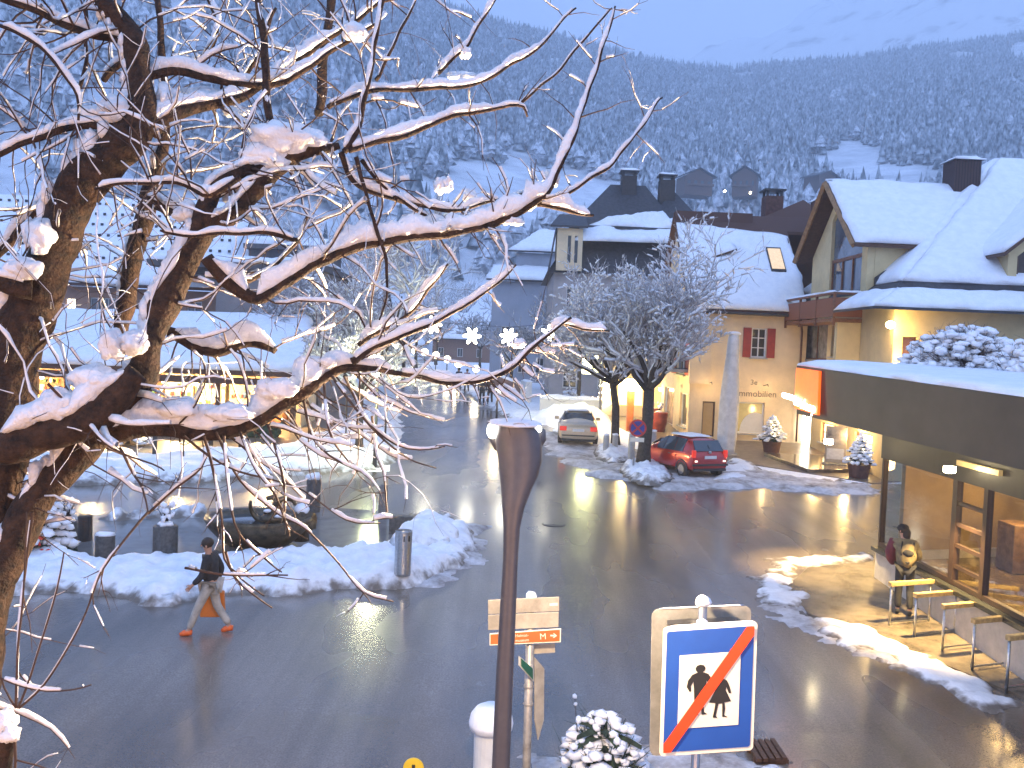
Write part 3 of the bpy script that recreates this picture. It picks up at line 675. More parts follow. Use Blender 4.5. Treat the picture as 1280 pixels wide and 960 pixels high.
# raised roof hatch on the left of the snow field
hx, hy = gx + .95, 46.9; hb = Vector(rp(hx, hy))
MB().slab([hb + Vector((-.1, 0, .35)), hb + Vector((1.5, .1, .95)), hb + Vector((1.35, .8, 1.35)), hb + Vector((-.1, .8, .95))], (0, 0, .09)).build('roof_hatch', WOODD, rf)
MB().snowquad(hb + Vector((-.1, 0, .445)), hb + Vector((1.5, .1, 1.045)), hb + Vector((1.35, .8, 1.445)), hb + Vector((-.1, .8, 1.045)), .14, 8, 5).build('hatch_snow', SNOW, rf, smooth=True)
downpipe(H1, [(gw - .5, gyF - .45, 7.3), (gw - .3, gyF - .15, 6.6), (gw - .3, gyF - .15, gz(45) + .1)])

# ------------------------------------------------------------------ balcony house with the big dormers
bx, by, zb = 14.4, 35.0, gz(36) - .1; ex = 29.4; yb = 49.0; zw = 8.1
H2 = thing('balcony_house', 'pale yellow alpine house with red wooden balcony and two big snowy dormers', 'house', (bx, by, gz(36)))
W2 = yb - by - .3
wY = lambda p: bx * FPX / (p - 640)
wu2 = lambda p: yb - wY(p)
def wz2(p, y): return sz(p, y, wY(p)) - zb
ops = [(wu2(988), wz2(1010, 449), wu2(1031), wz2(1010, 402)), (wu2(1036), wz2(1048, 446), wu2(1059), wz2(1048, 402)),
       (wu2(998), wz2(1006, 572), wu2(1016), wz2(1006, 515)), (wu2(1029), wz2(1040, 555), wu2(1048), wz2(1040, 530)), (wu2(1072), wz2(1082, 580), wu2(1094), wz2(1082, 541))]
b = MB(); wall(b, (bx, yb, zb), (0, -1, 0), W2, zw - zb, ops)
ox = lambda p: sx(p, by) - bx
ops_s = [(ox(1080) if ox(1080) > .3 else .35, sz(1085, 450, by) - zb, max(.9, ox(1096)), sz(1085, 419, by) - zb)]
wall(b, (bx, by, zb), (1, 0, 0), ex - bx, zw - zb, ops_s)
b.box((ex - .3, by + .3, zb), (ex, yb, zw)); b.box((bx + .3, yb - .3, zb), (ex - .3, yb, zw)); b.build('wall', YELLOW, H2)
b = MB().box((bx + .5, by + .5, zb + 3.1), (ex - .5, yb - .5, zb + 3.3)); b.box((bx + 2.5, by + .5, zb), (bx + 2.6, yb - .5, zb + 3)); b.build('floor_slab', M('warm_interior', (.5, .36, .2), .9), H2)
PW = (bx, yb, zb); du = (0, -1, 0)
window(H2, PW, du, ops[0], 3, 1, WOOD, CURT); window(H2, PW, du, ops[1], 2, 1, WOOD, M('brown_pane', (.10, .05, .035), .15))
window(H2, PW, du, ops[2], 2, 1, WOOD, LITC, name='door', sill=False)
window(H2, PW, du, ops[3], 1, 2, WOOD, LITW2); window(H2, PW, du, ops[4], 1, 3, WOOD, LITW2)
window(H2, (bx, by, zb), (1, 0, 0), ops_s[0], 1, 1, WOODD, M('brown_pane', (.1, .05, .03), .2), name='door', sill=False)
# ring of pent roof over the ground floors
b = MB(); zo, zi = 7.25, 8.06
b.slab([(bx - 1.3, by - 1.3, zo), (ex, by - 1.3, zo), (ex, by + .05, zi), (bx, by + .05, zi)], (0, 0, .1)); b.slab([(bx - 1.3, by - 1.3, zo), (bx, by + .05, zi), (bx, 38, zi), (bx - 1.3, 38, zo)], (0, 0, .1))
pr = b.build('pent_roof', DARKROOF, H2)
b = MB(); b.snowquad((bx - 1.3, by - 1.3, zo + .1), (ex, by - 1.3, zo + .1), (ex, by - .1, zi + .02), (bx - .02, by - .1, zi + .02), .2, 60, 8, amp=.5, fr=1.2)
b.snowquad((bx - 1.3, 38, zo + .1), (bx - 1.3, by - 1.3, zo + .1), (bx - .02, by - .1, zi + .02), (bx - .12, 38, zi + .02), .18, 14, 8, amp=.5, fr=1.2); b.build('roof_snow', SNOW, pr, smooth=True)
# main hip roof
sl2 = .885; r0 = zw + .02; ridge0, ridge1 = bx + 7.5, bx + 9.0; zp = r0 + sl2 * 7.5; ym = by + 7.5
c00, c10, c11, c01 = Vector((bx - .05, by - .05, r0)), Vector((ex, by - .05, r0)), Vector((ex, yb, r0)), Vector((bx - .05, yb, r0)); p0, p1 = Vector((ridge0, ym, zp)), Vector((ridge1, ym, zp))
b = MB(); b.add([c00, c10, c11, c01, p0, p1], [(0, 1, 5, 4), (1, 2, 5), (2, 3, 4, 5), (3, 0, 4), (3, 2, 1, 0)]); mr_ = b.build('roof', DARKROOF, H2)
b = MB(); Zs = Vector((0, 0, .02))
i0 = Vector((bx + .35, by + .3, r0 + .31)); i1 = Vector((ex, by + .3, r0 + .31)); i3 = Vector((bx + .35, yb - .4, r0 + .31))
b.snowquad(i0, i1, p1 + Zs, p0 + Zs, .26, 44, 30, amp=.2, fr=.6); b.snowquad(i3, i0, p0 + Zs, p0 + Zs + Vector((0, .05, 0)), .26, 36, 30, amp=.2, fr=.6)
b.build('roof_snow', SNOW, mr_, smooth=True)
# west dormer: gable wall with the tall window, over the balcony
dy0, dy1, dym, zde, zdr = 38.0, 45.0, 41.5, 10.3, 13.15
b = MB(); gops = None
def gz_(y): return zdr - (zdr - zde) * abs(y - dym) / 3.5
# wall pieces left around a pointed window
wy0, wy1 = wY(1069), wY(1030); wy0 = max(dy0 + .35, wy0)
xw = bx - .02
b.slab([(xw, wy1, 7.2), (xw, dy1, 7.2), (xw, dy1, zde - .12), (xw, wy1, gz_(wy1) - .12)], (.3, 0, 0)); b.slab([(xw, dy0, 7.2), (xw, wy0, 7.2), (xw, wy0, gz_(wy0) - .12), (xw, dy0, zde - .12)], (.3, 0, 0))
gb = .75
b.slab([(xw, wy0, gz_(wy0) - gb), (xw, dym, zdr - gb), (xw, wy1, gz_(wy1) - gb), (xw, wy1, gz_(wy1) - .12), (xw, dym, zdr - .12), (xw, wy0, gz_(wy0) - .12)], (.3, 0, 0))
b.slab([(bx + .29, dy0, 7.4), (bx + 2.7, dy0, 10.15), (bx + .29, dy0, zde - .08)], (0, .3, 0))
dm = b.build('dormer', YELLOW, H2)
b = MB(); xg = bx + .12; zt = 9.75
for yy in np.linspace(wy0 + .05, wy1 - .05, 4): b.box((xg - .05, yy - .05, 7.3), (xg + .05, yy + .05, zt))
b.box((xg - .055, wy0, zt - .05), (xg + .055, wy1, zt + .09)); b.box((xg - .052, wy0, 7.2), (xg + .052, wy1, 7.34))
wn = b.build('window', WOOD, dm)
MB().slab([(xg + .01, wy0, 7.2), (xg + .01, wy1, 7.2), (xg + .01, wy1, gz_(wy1) - gb), (xg + .01, dym, zdr - gb), (xg + .01, wy0, gz_(wy0) - gb)], (.012, 0, 0)).build('pane', GLASSB, wn)
b = MB(); xe, xi = bx - .75, bx + 6.2
for y_, s in ((dy0, -1), (dy1, 1)):
    ey = y_ + s * .45; ez = gz_(dy0) - .45 * (zdr - zde) / 3.5
    b.slab([(xe, dym + s * .0015, zdr), (xe, ey, ez), (xi - 3.2, ey, ez), (xi, dym + s * .0015, zdr)], (0, 0, .14))
dr = b.build('dormer_roof', WOODD, dm)
b = MB()
for s in (-1, 1):
    ey = dym + s * 3.9; ez = zdr - (zdr - zde) / 3.5 * 3.9 
    b.tube([(xe - .02, dym, zdr + .02), (xe - .02, ey, ez + .02)], .13, 4)
b.build('barge_board', M('ochre_wood', (.30, .16, .06), .6, var=.2), dm)
b = MB()
ey = dym - 3.9; ez = zdr - (zdr - zde) / 3.5 * 3.9
b.snowquad((xe + .05, ey, ez + .145), (xi - 3.0, ey, ez + .145), (xi + .25, dym + .1, zdr + .16), (xe + .05, dym + .1, zdr + .16), .26, 26, 16, amp=.18, fr=.7)
ey = dym + 3.9; b.snowquad((xe + .05, dym - .1, zdr + .16), (xi, dym - .1, zdr + .16), (xi - 3, ey, ez + .145), (xe + .05, ey, ez + .145), .26, 18, 12, amp=.18, fr=.7)
b.build('roof_snow', SNOW, dr, smooth=True)
# south dormer at the right
sx0, sx1, sxm, yd = 18.75, 25.1, 21.9, by + .35; zse, zsr = 9.85, 12.5
b = MB(); 
def gs_(x): return zsr - (zsr - zse) * abs(x - sxm) / 3.15
b.slab([(sx0, yd, r0), (sx0 + .35, yd, r0), (sx0 + .35, yd, gs_(sx0 + .35) - .1), (sx0, yd, zse - .1)], (0, .3, 0)); b.slab([(sx1 - .35, yd, r0), (sx1, yd, r0), (sx1, yd, zse - .1), (sx1 - .35, yd, gs_(sx1 - .35) - .1)], (0, .3, 0))
b.slab([(sx0 + .35, yd, gs_(sx0 + .35) - .6), (sxm, yd, zsr - .6), (sx1 - .35, yd, gs_(sx1 - .35) - .6), (sx1 - .35, yd, gs_(sx1 - .35) - .1), (sxm, yd, zsr - .1), (sx0 + .35, yd, gs_(sx0 + .35) - .1)], (0, .3, 0))
for xx in (sx0, sx1 - .3): b.slab([(xx, yd + .3, r0 + .25), (xx, yd + 2.2, zse - .1), (xx, yd + .3, zse - .1)], (.3, 0, 0))
dm2 = b.build('dormer', YELLOW, H2)
b = MB()
for xx in np.linspace(sx0 + .4, sx1 - .4, 4): b.box((xx - .06, yd + .1, r0), (xx + .06, yd + .2, gs_(xx) - .62))
b.box((sx0 + .35, yd + .105, 10.0), (sx1 - .35, yd + .195, 10.14)); wn = b.build('window', WOODD, dm2)
MB().slab([(sx0 + .35, yd + .16, r0), (sx1 - .35, yd + .16, r0), (sx1 - .35, yd + .16, gs_(sx1 - .35) - .6), (sxm, yd + .16, zsr - .6), (sx0 + .35, yd + .16, gs_(sx0 + .35) - .6)], (0, .012, 0)).build('pane', M('brown_dark_pane', (.05, .03, .02), .08, spec=.5), wn)
b = MB(); b2_ = MB()
for s in (-1, 1):
    e_ = sxm + s * 3.6; ez = gs_(sx0) - .45 * (zsr - zse) / 3.15
    b.slab([(sxm + s * .0015, yd - .6, zsr), (e_, yd - .6, ez), (e_, yd + 2.4, ez), (sxm + s * .0015, yd + 5.0, zsr)], (0, 0, .14))
    q = [(e_, yd - .55, ez + .145), (sxm - s * .1, yd - .55, zsr + .15), (sxm - s * .1, yd + 5.2, zsr + .15), (e_, yd + 2.7, ez + .145)]
    b2_.snowquad(*q, .26, 14, 16, amp=.18, fr=.7)
dr2 = b.build('dormer_roof', WOODD, dm2); b2_.build('roof_snow', SNOW, dr2, smooth=True)
MB().slab([(sx0 - .25, yd + .1, r0 + .2), (sx0 - .02, yd + .1, r0 + .2), (sx0 - .02, yd + 2.3, zse - .05), (sx0 - .25, yd + 2.3, zse - .05)], (0, 0, .32)).build('flashing', DARKROOF, dm2)
MB().slab([(bx + .3, dy0 - .22, r0 + .35), (bx + .3, dy0 - .02, r0 + .35), (bx + 2.5, dy0 - .02, zde - .12), (bx + 2.5, dy0 - .22, zde - .12)], (0, 0, .28)).build('flashing', DARKROOF, dm)
chimney(mr_, sx(1184, 41.5), 41.2, 12, sz(1184, 202, 41.2), 1.15, mat_bands('dark_boards', (.055, .03, .028), (.02, .012, .012), 'X', 2.5), cap=False)
chimney(mr_, sx(1019, 48), 48, 10.5, sz(1019, 252, 48), 1.0, M('brown_brick', (.11, .05, .04)), cap=False, snow=True)
# balcony
bz, xo = 7.05, bx - 1.2
bal = MB().box((xo, 38.2, bz - .16), (bx - .03, 45.0, bz)).build('balcony', WOOD, H2)
PANEL = mat_bands('balcony_boards', (.27, .095, .04), (.12, .04, .02), 'Y', 3.0)
b = MB()
for y0_, y1_ in ((38.2, 40.4), (40.48, 42.7), (42.78, 45.0)): b.box((xo - .03, y0_, bz + .05), (xo + .03, y1_, bz + .85))
b.box((xo + .031, 38.2, bz + .05), (bx - .03, 38.26, bz + .85)); 
b.build('railing_boards', PANEL, bal)
b = MB().box((xo - .07, 38.12, bz + .98), (xo + .07, 45.05, bz + 1.06)); b.box((xo + .071, 38.12, bz + .98), (bx - .03, 38.28, bz + 1.06))
for y_ in (38.22, 40.44, 42.74, 44.95): b.box((xo - .05, y_ - .05, bz - .3), (xo + .05, y_ + .05, bz + .979))
rl = b.build('handrail', WOOD, bal)
b = MB().snowquad((xo - .09, 38.1, bz + 1.062), (xo + .09, 38.1, bz + 1.062), (xo + .09, 45.05, bz + 1.062), (xo - .09, 45.05, bz + 1.062), .10, 3, 30); b.snowquad((xo + .1, 38.1, bz + 1.062), (bx - .05, 38.1, bz + 1.062), (bx - .05, 38.28, bz + 1.062), (xo + .1, 38.28, bz + 1.062), .10, 8, 3)
b.build('handrail_snow', SNOW, rl, smooth=True)
MB().box((xo + .2, 38.3, zb + 3.0), (bx - .02, 38.6, bz - .17)).build('bracket', YELLOW, bal)
# wall lamp
wl = at(1113, 406, by - .28)
lp = MB().blob(wl, (.17, .17, .15), .02, 1, 2).build('wall_lamp', E('lamp_warm', (1, .72, .3), 30), H2, smooth=True); lp['label'] = 'lit round warm lamp under the eave'
lamp('wall_lamp_light', wl - Vector((0, .3, .1)), 60, (1, .62, .22), .15, parent=H2)
lamp('uplight', (sx(1122, by) , by - .5, sz(1122, 448, by)), 60, (1, .65, .2), .1, parent=H2)
# shop sign and step in front of the shop
st = MB(); q = [gp(955, 571), gp(1010, 592), gp(1075, 592), gp(1075, 575)]
st.slab([(v.x, v.y, gz(v.y) + .0) for v in q], (0, 0, .17)); st = st.build('stone_step', M('step_slab', (.17, .13, .09), .15, var=.2), None, bevel=.01)
tag(st, 'low dark stone step in front of the lit shop door of the balcony house', 'step')

# ------------------------------------------------------------------ flat-roofed shop on the right
H3 = thing('flat_roof_shop', 'modern flat-roofed shop with deep grey fascia and a lit glass front', 'shop', (10, 19, gz(19)))
Y0, Y1 = 21.6, 13.4
def fpt(px, y, Y): return at(px, y, Y)
tl, bl_ = fpt(996, 457, Y0), fpt(996, 517, Y0)
tr_, br_ = at(1280, 497, 14.7), at(1280, 588, 14.7)
# carry the front line on beyond the frame
tl2 = tl.copy(); k = 1.9; te = tl + (tr_ - tl) * k; be = bl_ + (br_ - bl_) * k
fd = (tr_ - tl); fd.z = 0; fd.normalize(); fn = Vector((fd.y, -fd.x, 0))
if fn.x > 0: fn = -fn
FASC = M('fascia_metal', (.052, .046, .037), .5, var=.12, scale=1.2)
b = MB(); dp = -fn * .25
b.slab([bl_, be, te, tl], dp)
b.slab([tl + dp, tl + dp + Vector((14, 3, .0)), bl_ + dp + Vector((14, 3, 0)), bl_ + dp], -fd * -.25)
far = Vector((16, 4, 0)); zro = .06
b.slab([tl + dp * 1.01 - Vector((0, 0, .22)), te + dp * 1.01 - Vector((0, 0, .22)), te + far - Vector((0, 0, .22)), tl + far - Vector((0, 0, .22))], (0, 0, .2))
roof3 = b.build('fascia', FASC, H3)
b = MB(); u_ = Vector((0, 0, .005)); b.snowquad(tl + u_ - fn * .0, te + u_, te + far + u_, tl + far + u_, .17, 60, 40, amp=.25, fr=.5); b.build('roof_snow', SNOW, roof3, smooth=True)
# window wall set back under the roof
C0 = gp(1090, 724); C0 = Vector((C0.x, C0.y, gz(C0.y)))
wc = at(1095, 682, C0.y); we = at(1280, 762, 15.4)
wd = Vector((we.x - wc.x, we.y - wc.y, 0)).normalized(); wn_ = Vector((wd.y, -wd.x, 0)); 
if wn_.x > 0: wn_ = -wn_
zsill = wc.z; ztop = at(1097, 572, C0.y).z
L3w = 16.0; A0 = Vector((wc.x, wc.y, 0)); Zv = Vector((0, 0, 1))
inn = -wn_
b = MB(); b.slab([A0 + Zv * (gz(20) - .2), A0 + wd * L3w + Zv * -.2, A0 + wd * L3w + Zv * (zsill - .1), A0 + Zv * (zsill - .1)], inn * .3)
side = Vector((14, 4.5, 0)).normalized()
b.slab([A0 + side * .31 + Zv * (gz(20) - .2), A0 + side * 14 + Zv * (gz(20) - .2), A0 + side * 14 + Zv * (zsill - .1), A0 + side * .31 + Zv * (zsill - .1)], Vector((wd.x, wd.y, 0)) * .3)
b.build('plinth', M('pale_plinth', (.42, .40, .37), .75, var=.1, scale=4), H3)
b = MB(); b.slab([A0 - inn * .12 + Zv * (zsill - .095), A0 + wd * L3w - inn * .12 + Zv * (zsill - .095), A0 + wd * L3w + inn * .25 + Zv * (zsill - .095), A0 + inn * .25 + Zv * (zsill - .095)], (0, 0, .09)); b.build('window_ledge', M('ledge_metal', (.07, .075, .07), .25, metal=.6), H3)
# soffit band between window heads and fascia
b = MB(); b.slab([A0 + Zv * ztop, A0 + wd * L3w + Zv * ztop, A0 + wd * L3w + Zv * (bl_.z + .05), A0 + Zv * (bl_.z + .05)], inn * .25)
b.slab([A0 + side * .26 + Zv * ztop, A0 + side * 14 + Zv * ztop, A0 + side * 14 + Zv * (bl_.z + .05), A0 + side * .26 + Zv * (bl_.z + .05)], Vector((wd.x, wd.y, 0)) * .25)
b.build('header', M('dark_header', (.022, .02, .018), .5), H3)
# frames
FRM = M('dark_window_frame', (.030, .017, .013), .4, var=.15)
b = MB()
def post(u, w, zt=None, zb=None, base=A0, dirv=wd, mbx=None):
    c = base + dirv * u + inn * .1; (mbx or b).obox(c + Zv * ((zsill + ztop) / 2), dirv * w, inn * .06, Zv * ((ztop - zsill) / 2))
uof = lambda px: (lambda t: t)(((px - 640) / FPX * A0.y - A0.x) / (wd.x - (px - 640) / FPX * wd.y))
u1, u2, u3 = uof(1199), uof(1238), uof(1262)
for u, w in ((.04, .04), (u1, .09), (u2, .07), (u3 + 1.5, .06), (u3 + 4.2, .07)): post(u, w)
for i in range(4): 
    zz = zsill + (ztop - zsill) * (.18 + .2 * i); b.obox(A0 + wd * (u1 + u2) / 2 + inn * .1 + Zv * zz, wd * ((u2 - u1) / 2 - .07), inn * .04, Zv * .035)
b.obox(A0 + wd * 5 + inn * .1 + Zv * (zsill + .05), wd * 5, inn * .055, Zv * .05)
b.build('window_frame', FRM, H3)
GL = mat_glass('shop_glass')
b = MB()
for ua, ub in ((.09, u1 - .1), (u1 + .1, u2 - .08), (u2 + .08, u3 + 1.43), (u3 + 1.57, u3 + 4.1)):
    b.slab([A0 + wd * ua + inn * .1 + Zv * (zsill + .1), A0 + wd * ub + inn * .1 + Zv * (zsill + .1), A0 + wd * ub + inn * .1 + Zv * ztop, A0 + wd * ua + inn * .1 + Zv * ztop], inn * .008)
b.slab([A0 + side * .1 + Zv * (zsill + .05), A0 + side * .6 + Zv * (zsill + .05), A0 + side * .6 + Zv * ztop, A0 + side * .1 + Zv * ztop], Vector((wd.x, wd.y, 0)) * .008)
b.build('glazing', GL, H3)
# interior
b = MB(); b.slab([A0 + inn * .35 + side * .2 + Zv * (zsill - .3), A0 + wd * 12 + inn * .35 + Zv * (zsill - .3), A0 + wd * 12 + inn * 6.5 + Zv * (zsill - .3), A0 + side * 6.5 + Zv * (zsill - .3)], (0, 0, -.1)); b.build('shop_floor', M('shop_tiles', (.22, .16, .09), .15, var=.3, scale=2), H3)
b = MB(); q0 = A0 + side * 5.6; b.slab([q0 + Zv * (zsill - .29), q0 + wd * 12 + Zv * (zsill - .29), q0 + wd * 12 + Zv * (ztop + .3), q0 + Zv * (ztop + .3)], inn * .2)
b.slab([A0 + side * .62 + Zv * (zsill - .29), A0 + side * 5.55 + Zv * (zsill - .29), A0 + side * 5.55 + Zv * (ztop + .3), A0 + side * .62 + Zv * (ztop + .3)], Vector((wd.x, wd.y, 0)) * .2)
b.build('back_wall', M('ochre_wall', (.30, .21, .09), .8, var=.15, scale=1), H3)
b = MB(); rnd = random.Random(3)
for k in range(9):
    c = A0 + wd * (.8 + k * .95) + inn * rnd.uniform(2.4, 4.4); hh = rnd.uniform(.3, .75)
    b.obox(c + Zv * (zsill - .29 + hh), wd * .35, inn * .28, Zv * hh)
b.build('display_shelf', M('shelf_wood', (.30, .18, .09), .5, var=.3, scale=3), H3, bevel=.02)
GOODS = [M('goods_red', (.4, .05, .04), .5), M('goods_blue', (.08, .14, .3), .5), M('goods_white', (.6, .6, .58), .5), M('goods_gold', (.5, .3, .05), .4)]
b = MB()
for k in range(70):
    c = A0 + wd * rnd.uniform(.5, 9) + inn * rnd.uniform(4.6, 5.1) + Zv * (zsill - .1 + .42 * rnd.randrange(5)); b.obox(c + Zv * .15, wd * rnd.uniform(.06, .2), inn * .08, Zv * rnd.uniform(.07, .16), rnd.randrange(4))
b.build('wall_goods', GOODS, H3)
b = MB()
for k in range(4):
    c = A0 + wd * (1.2 + 2.2 * k) + inn * 3.4 + Zv * (ztop + .02); b.obox(c, wd * .7, inn * .05, Zv * .03)
b.build('ceiling_light', E('tube_light', (1, .74, .38), 16), H3)
lamp('shop_interior_light', A0 + wd * 1.6 + inn * 2.6 + Zv * (ztop - .25), 150, (1, .58, .2), .4, parent=H3)
lamp('shop_interior_light', A0 + wd * 5.5 + inn * 2.6 + Zv * (ztop - .25), 150, (1, .58, .2), .4, parent=H3)
# soffit downlights
for px_, py_, pw_ in ((1045, 712, 700), (1197, 800, 1400)):
    g_ = gp(px_, py_); dl = Vector((g_.x - .35, g_.y, ztop + .2))
    d = MB().lathe(dl, [(.09, 0), (.11, .02), (.11, .12)], 14).build('downlight', E('downlight_glow', (1, .8, .45), 25), H3, smooth=True)
    lamp('downlight_beam', dl - Vector((0, 0, .08)), pw_, (1, .68, .27), .06, 'SPOT', rot=(0, 0, 0), spot=78, parent=H3)
b = MB(); pe = A0 - inn * .02 + wd * uof(1232) + Zv * (ztop + .36); b.obox(pe, wd * .75, inn * .06, Zv * .05); b.build('lintel_light', M('dull_brass', (.45, .33, .14), .35, metal=.5, emit=(1, .7, .3), es=.15), H3)
# soffit
b = MB(); b.slab([bl_ + Zv * .06 + dp, be + Zv * .06 + dp, be + far + Zv * .06, bl_ + far + Zv * .06], (0, 0, .05)); b.build('soffit', M('soffit_board', (.07, .065, .06), .6), H3)
# orange illuminated sign at the end of the fascia
o0 = at(1000, 461, Y0 - .0); of = fn * .03
def fas(px, y):                                     # point on the fascia plane
    d = ray(px, y); t = (tl - CAM).dot(fn) / d.dot(fn); return CAM + d * t
q = [fas(996, 510), fas(1025, 519), fas(1027, 464), fas(998.5, 460)]
sg = MB().slab([v + of * .1 for v in q], of * 2.2).build('lit_sign', M('orange_sign', (.8, .14, .02), .4, var=.25, scale=.9, emit=(1.0, .115, .008), es=.75), H3); sg['label'] = 'glowing orange sign panel on the end of the fascia'
c0 = fas(984, 492) + of * 3.5; c1 = fas(1019, 505) + of * 3.5; dd = (c1 - c0)
b = MB(); b.slab([fas(984, 497) + of * 3, fas(998, 501.5) + of * 3, fas(998, 494.5) + of * 3, fas(984, 490.5) + of * 3], of * 2); b.build('lettering', E('white_neon', (1, .92, .8), 7), sg, bevel=.04)
b = MB(); b.slab([fas(998.6, 506) + of * 3, fas(1004.5, 508) + of * 3, fas(1004.5, 498) + of * 3, fas(998.6, 496) + of * 3], of * 2); b.build('lettering', E('white_neon', (1, .92, .8), 7), sg, bevel=.04)
ts_ = text('shop', sg, 'lettering', fas(1005.5, 504.5) + of * 3.2, .34, (c1 - c0), E('pale_neon', (1, .8, .65), 3.5), .01, nrm=fn)

pl_ = Vector((gx - .12, wY(828) * gx / bx, 0)); pl_.z = sz(828, 487, pl_.y)
MB().lathe(pl_ - Vector((0, 0, .08)), [(.05, 0), (.09, .05), (.09, .14), (.03, .17)], 12).build('wall_lamp', E('lamp_warm', (1, .72, .3), 30), H1, smooth=True); lamp('wall_lamp_light', pl_ + Vector((-.45, -.2, 0)), 35, (1, .66, .28), .1, parent=H1)
for u_ in (.9, 3.6): lamp('shop_front_light', (gx + u_, gyF - .9, zg + fz(900, 482) - .1), 12, (1, .66, .3), .12, parent=H1)
b = MB()
for u_ in (.9, 3.6): b.tube([(gx + u_, gyF - .003, zg + fz(900, 480)), (gx + u_, gyF - .75, zg + fz(900, 480) + .1), (gx + u_, gyF - .85, zg + fz(900, 480))], .02, 6)
b.build('lamp_arm', IRON, H1)
for px_, py_, pw_ in ((1006, 520, 110), (1040, 528, 60), (1082, 545, 110)):
    yy_ = wY(px_); lamp('shop_door_light', (bx - .55, yy_, sz(px_, py_, yy_)), pw_, (1, .66, .26), .2, parent=H2)
# ------------------------------------------------------------------ tall house with the dark mansard roof
Ym = 64.0
mx_ = lambda p, Y=Ym: sx(p, Y)
mzz = lambda p, y, Y=Ym: sz(p, y, Y)
zg3 = gz(Ym) - .1; X0, X1 = mx_(688), 13.5; Yb = 78.0; z1 = mzz(705, 341)
H4 = thing('mansard_house', 'tall pale house with black mansard roof patched with snow and two chimneys', 'house', ((X0 + X1) / 2, Ym, gz(Ym)))
b = MB(); ops = []
W4 = X1 - X0
for i in range(4):
    for j in range(3):
        u = .9 + i * 2.45; v = 1.1 + j * 2.75
        ops.append((u, v, u + 1.0, v + 1.55))
wall(b, (X0, Ym, zg3), (1, 0, 0), W4, z1 - zg3, ops); opw = [(1.5 + 2.9 * i, .9 + 2.75 * j, 2.5 + 2.9 * i, 2.5 + 2.75 * j) for i in range(4) for j in range(3)]
wall(b, (X0, Yb, zg3), (0, -1, 0), Yb - Ym - .3, z1 - zg3, opw)
b.box((X0 + .3, Yb - .3, zg3), (X1, Yb, z1)); b.build('wall', M('mauve_plaster', (.42, .38, .37), .85, var=.1, scale=.8), H4)
MB().box((X0 + .6, Ym + 1.0, zg3), (X1 - .3, Yb - .5, zg3 + .2)).build('floor_slab', STONE, H4)
for o in ops: window(H4, (X0, Ym, zg3), (1, 0, 0), o, 2, 3, WHITE, GLASSD)
for o in opw: window(H4, (X0, Yb, zg3), (0, -1, 0), o, 2, 2, WHITE, GLASSD)
# steep lower roof and gable bay
z2 = mzz(800, 287, Ym + 2); ins = 1.7
b = MB(); o_ = .5
lo = [Vector((X0 - o_, Ym - o_, z1)), Vector((X1 + o_, Ym - o_, z1)), Vector((X1 + o_, Yb + o_, z1)), Vector((X0 - o_, Yb + o_, z1))]
hi = [Vector((X0 + ins, Ym + ins, z2)), Vector((X1 - ins, Ym + ins, z2)), Vector((X1 - ins, Yb - ins, z2)), Vector((X0 + ins, Yb - ins, z2))]
b.add(lo + hi, [(0, 1, 5, 4), (1, 2, 6, 5), (2, 3, 7, 6), (3, 0, 4, 7), (4, 5, 6, 7), (3, 2, 1, 0)]); rf4 = b.build('roof', DARKROOF, H4)
bz0, bz1 = mzz(705, 338, Ym - .6), mzz(705, 285, Ym - .6); gx0, gx1 = mx_(690, Ym - .6), mx_(722, Ym - .6)
b = MB(); wall(b, (gx0, Ym - .6, bz0), (1, 0, 0), gx1 - gx0, bz1 - bz0, [(.75, .55, .98, 2.4), (1.22, .55, 1.45, 2.4)]); b.box((gx0, Ym - .3, bz0), (gx1, Ym + 2, bz1)); bay = b.build('gable_bay', CREAM, H4)
for u in (.75, 1.22): MB().box((gx0 + u, Ym - .4, bz0 + .55), (gx0 + u + .23, Ym - .38, bz0 + 2.4)).build('window', GLASSD, bay)
b = MB(); b.slab([(gx0 - .5, Ym - 1.0, bz1), (gx1 + .3, Ym - 1.0, bz1), (gx1 + .3, Ym + 1.6, bz1 + 1.1), (gx0 + .2, Ym + 1.6, bz1 + 1.1)], (0, 0, .14)); b.slab([(gx0 - .45, Ym - .95, bz0 - .1), (gx0 - .02, Ym - .7, bz1), (gx0 - .02, Ym + 1.5, bz1), (gx0 - .45, Ym + 1.5, bz0 - .1)], (-.08, 0, 0)); b.build('bay_roof', DARKROOF, bay)
MB().snowquad((mx_(712), Ym - .55, z2 - 1.25), (X1, Ym - .0, z2 - 1.1), (X1 - .6, Ym + 1.5, z2 + .0), (mx_(722), Ym + 1.5, z2 - .05), .35, 30, 6, amp=.9, fr=.7).build('roof_snow', SNOW, rf4, smooth=True)
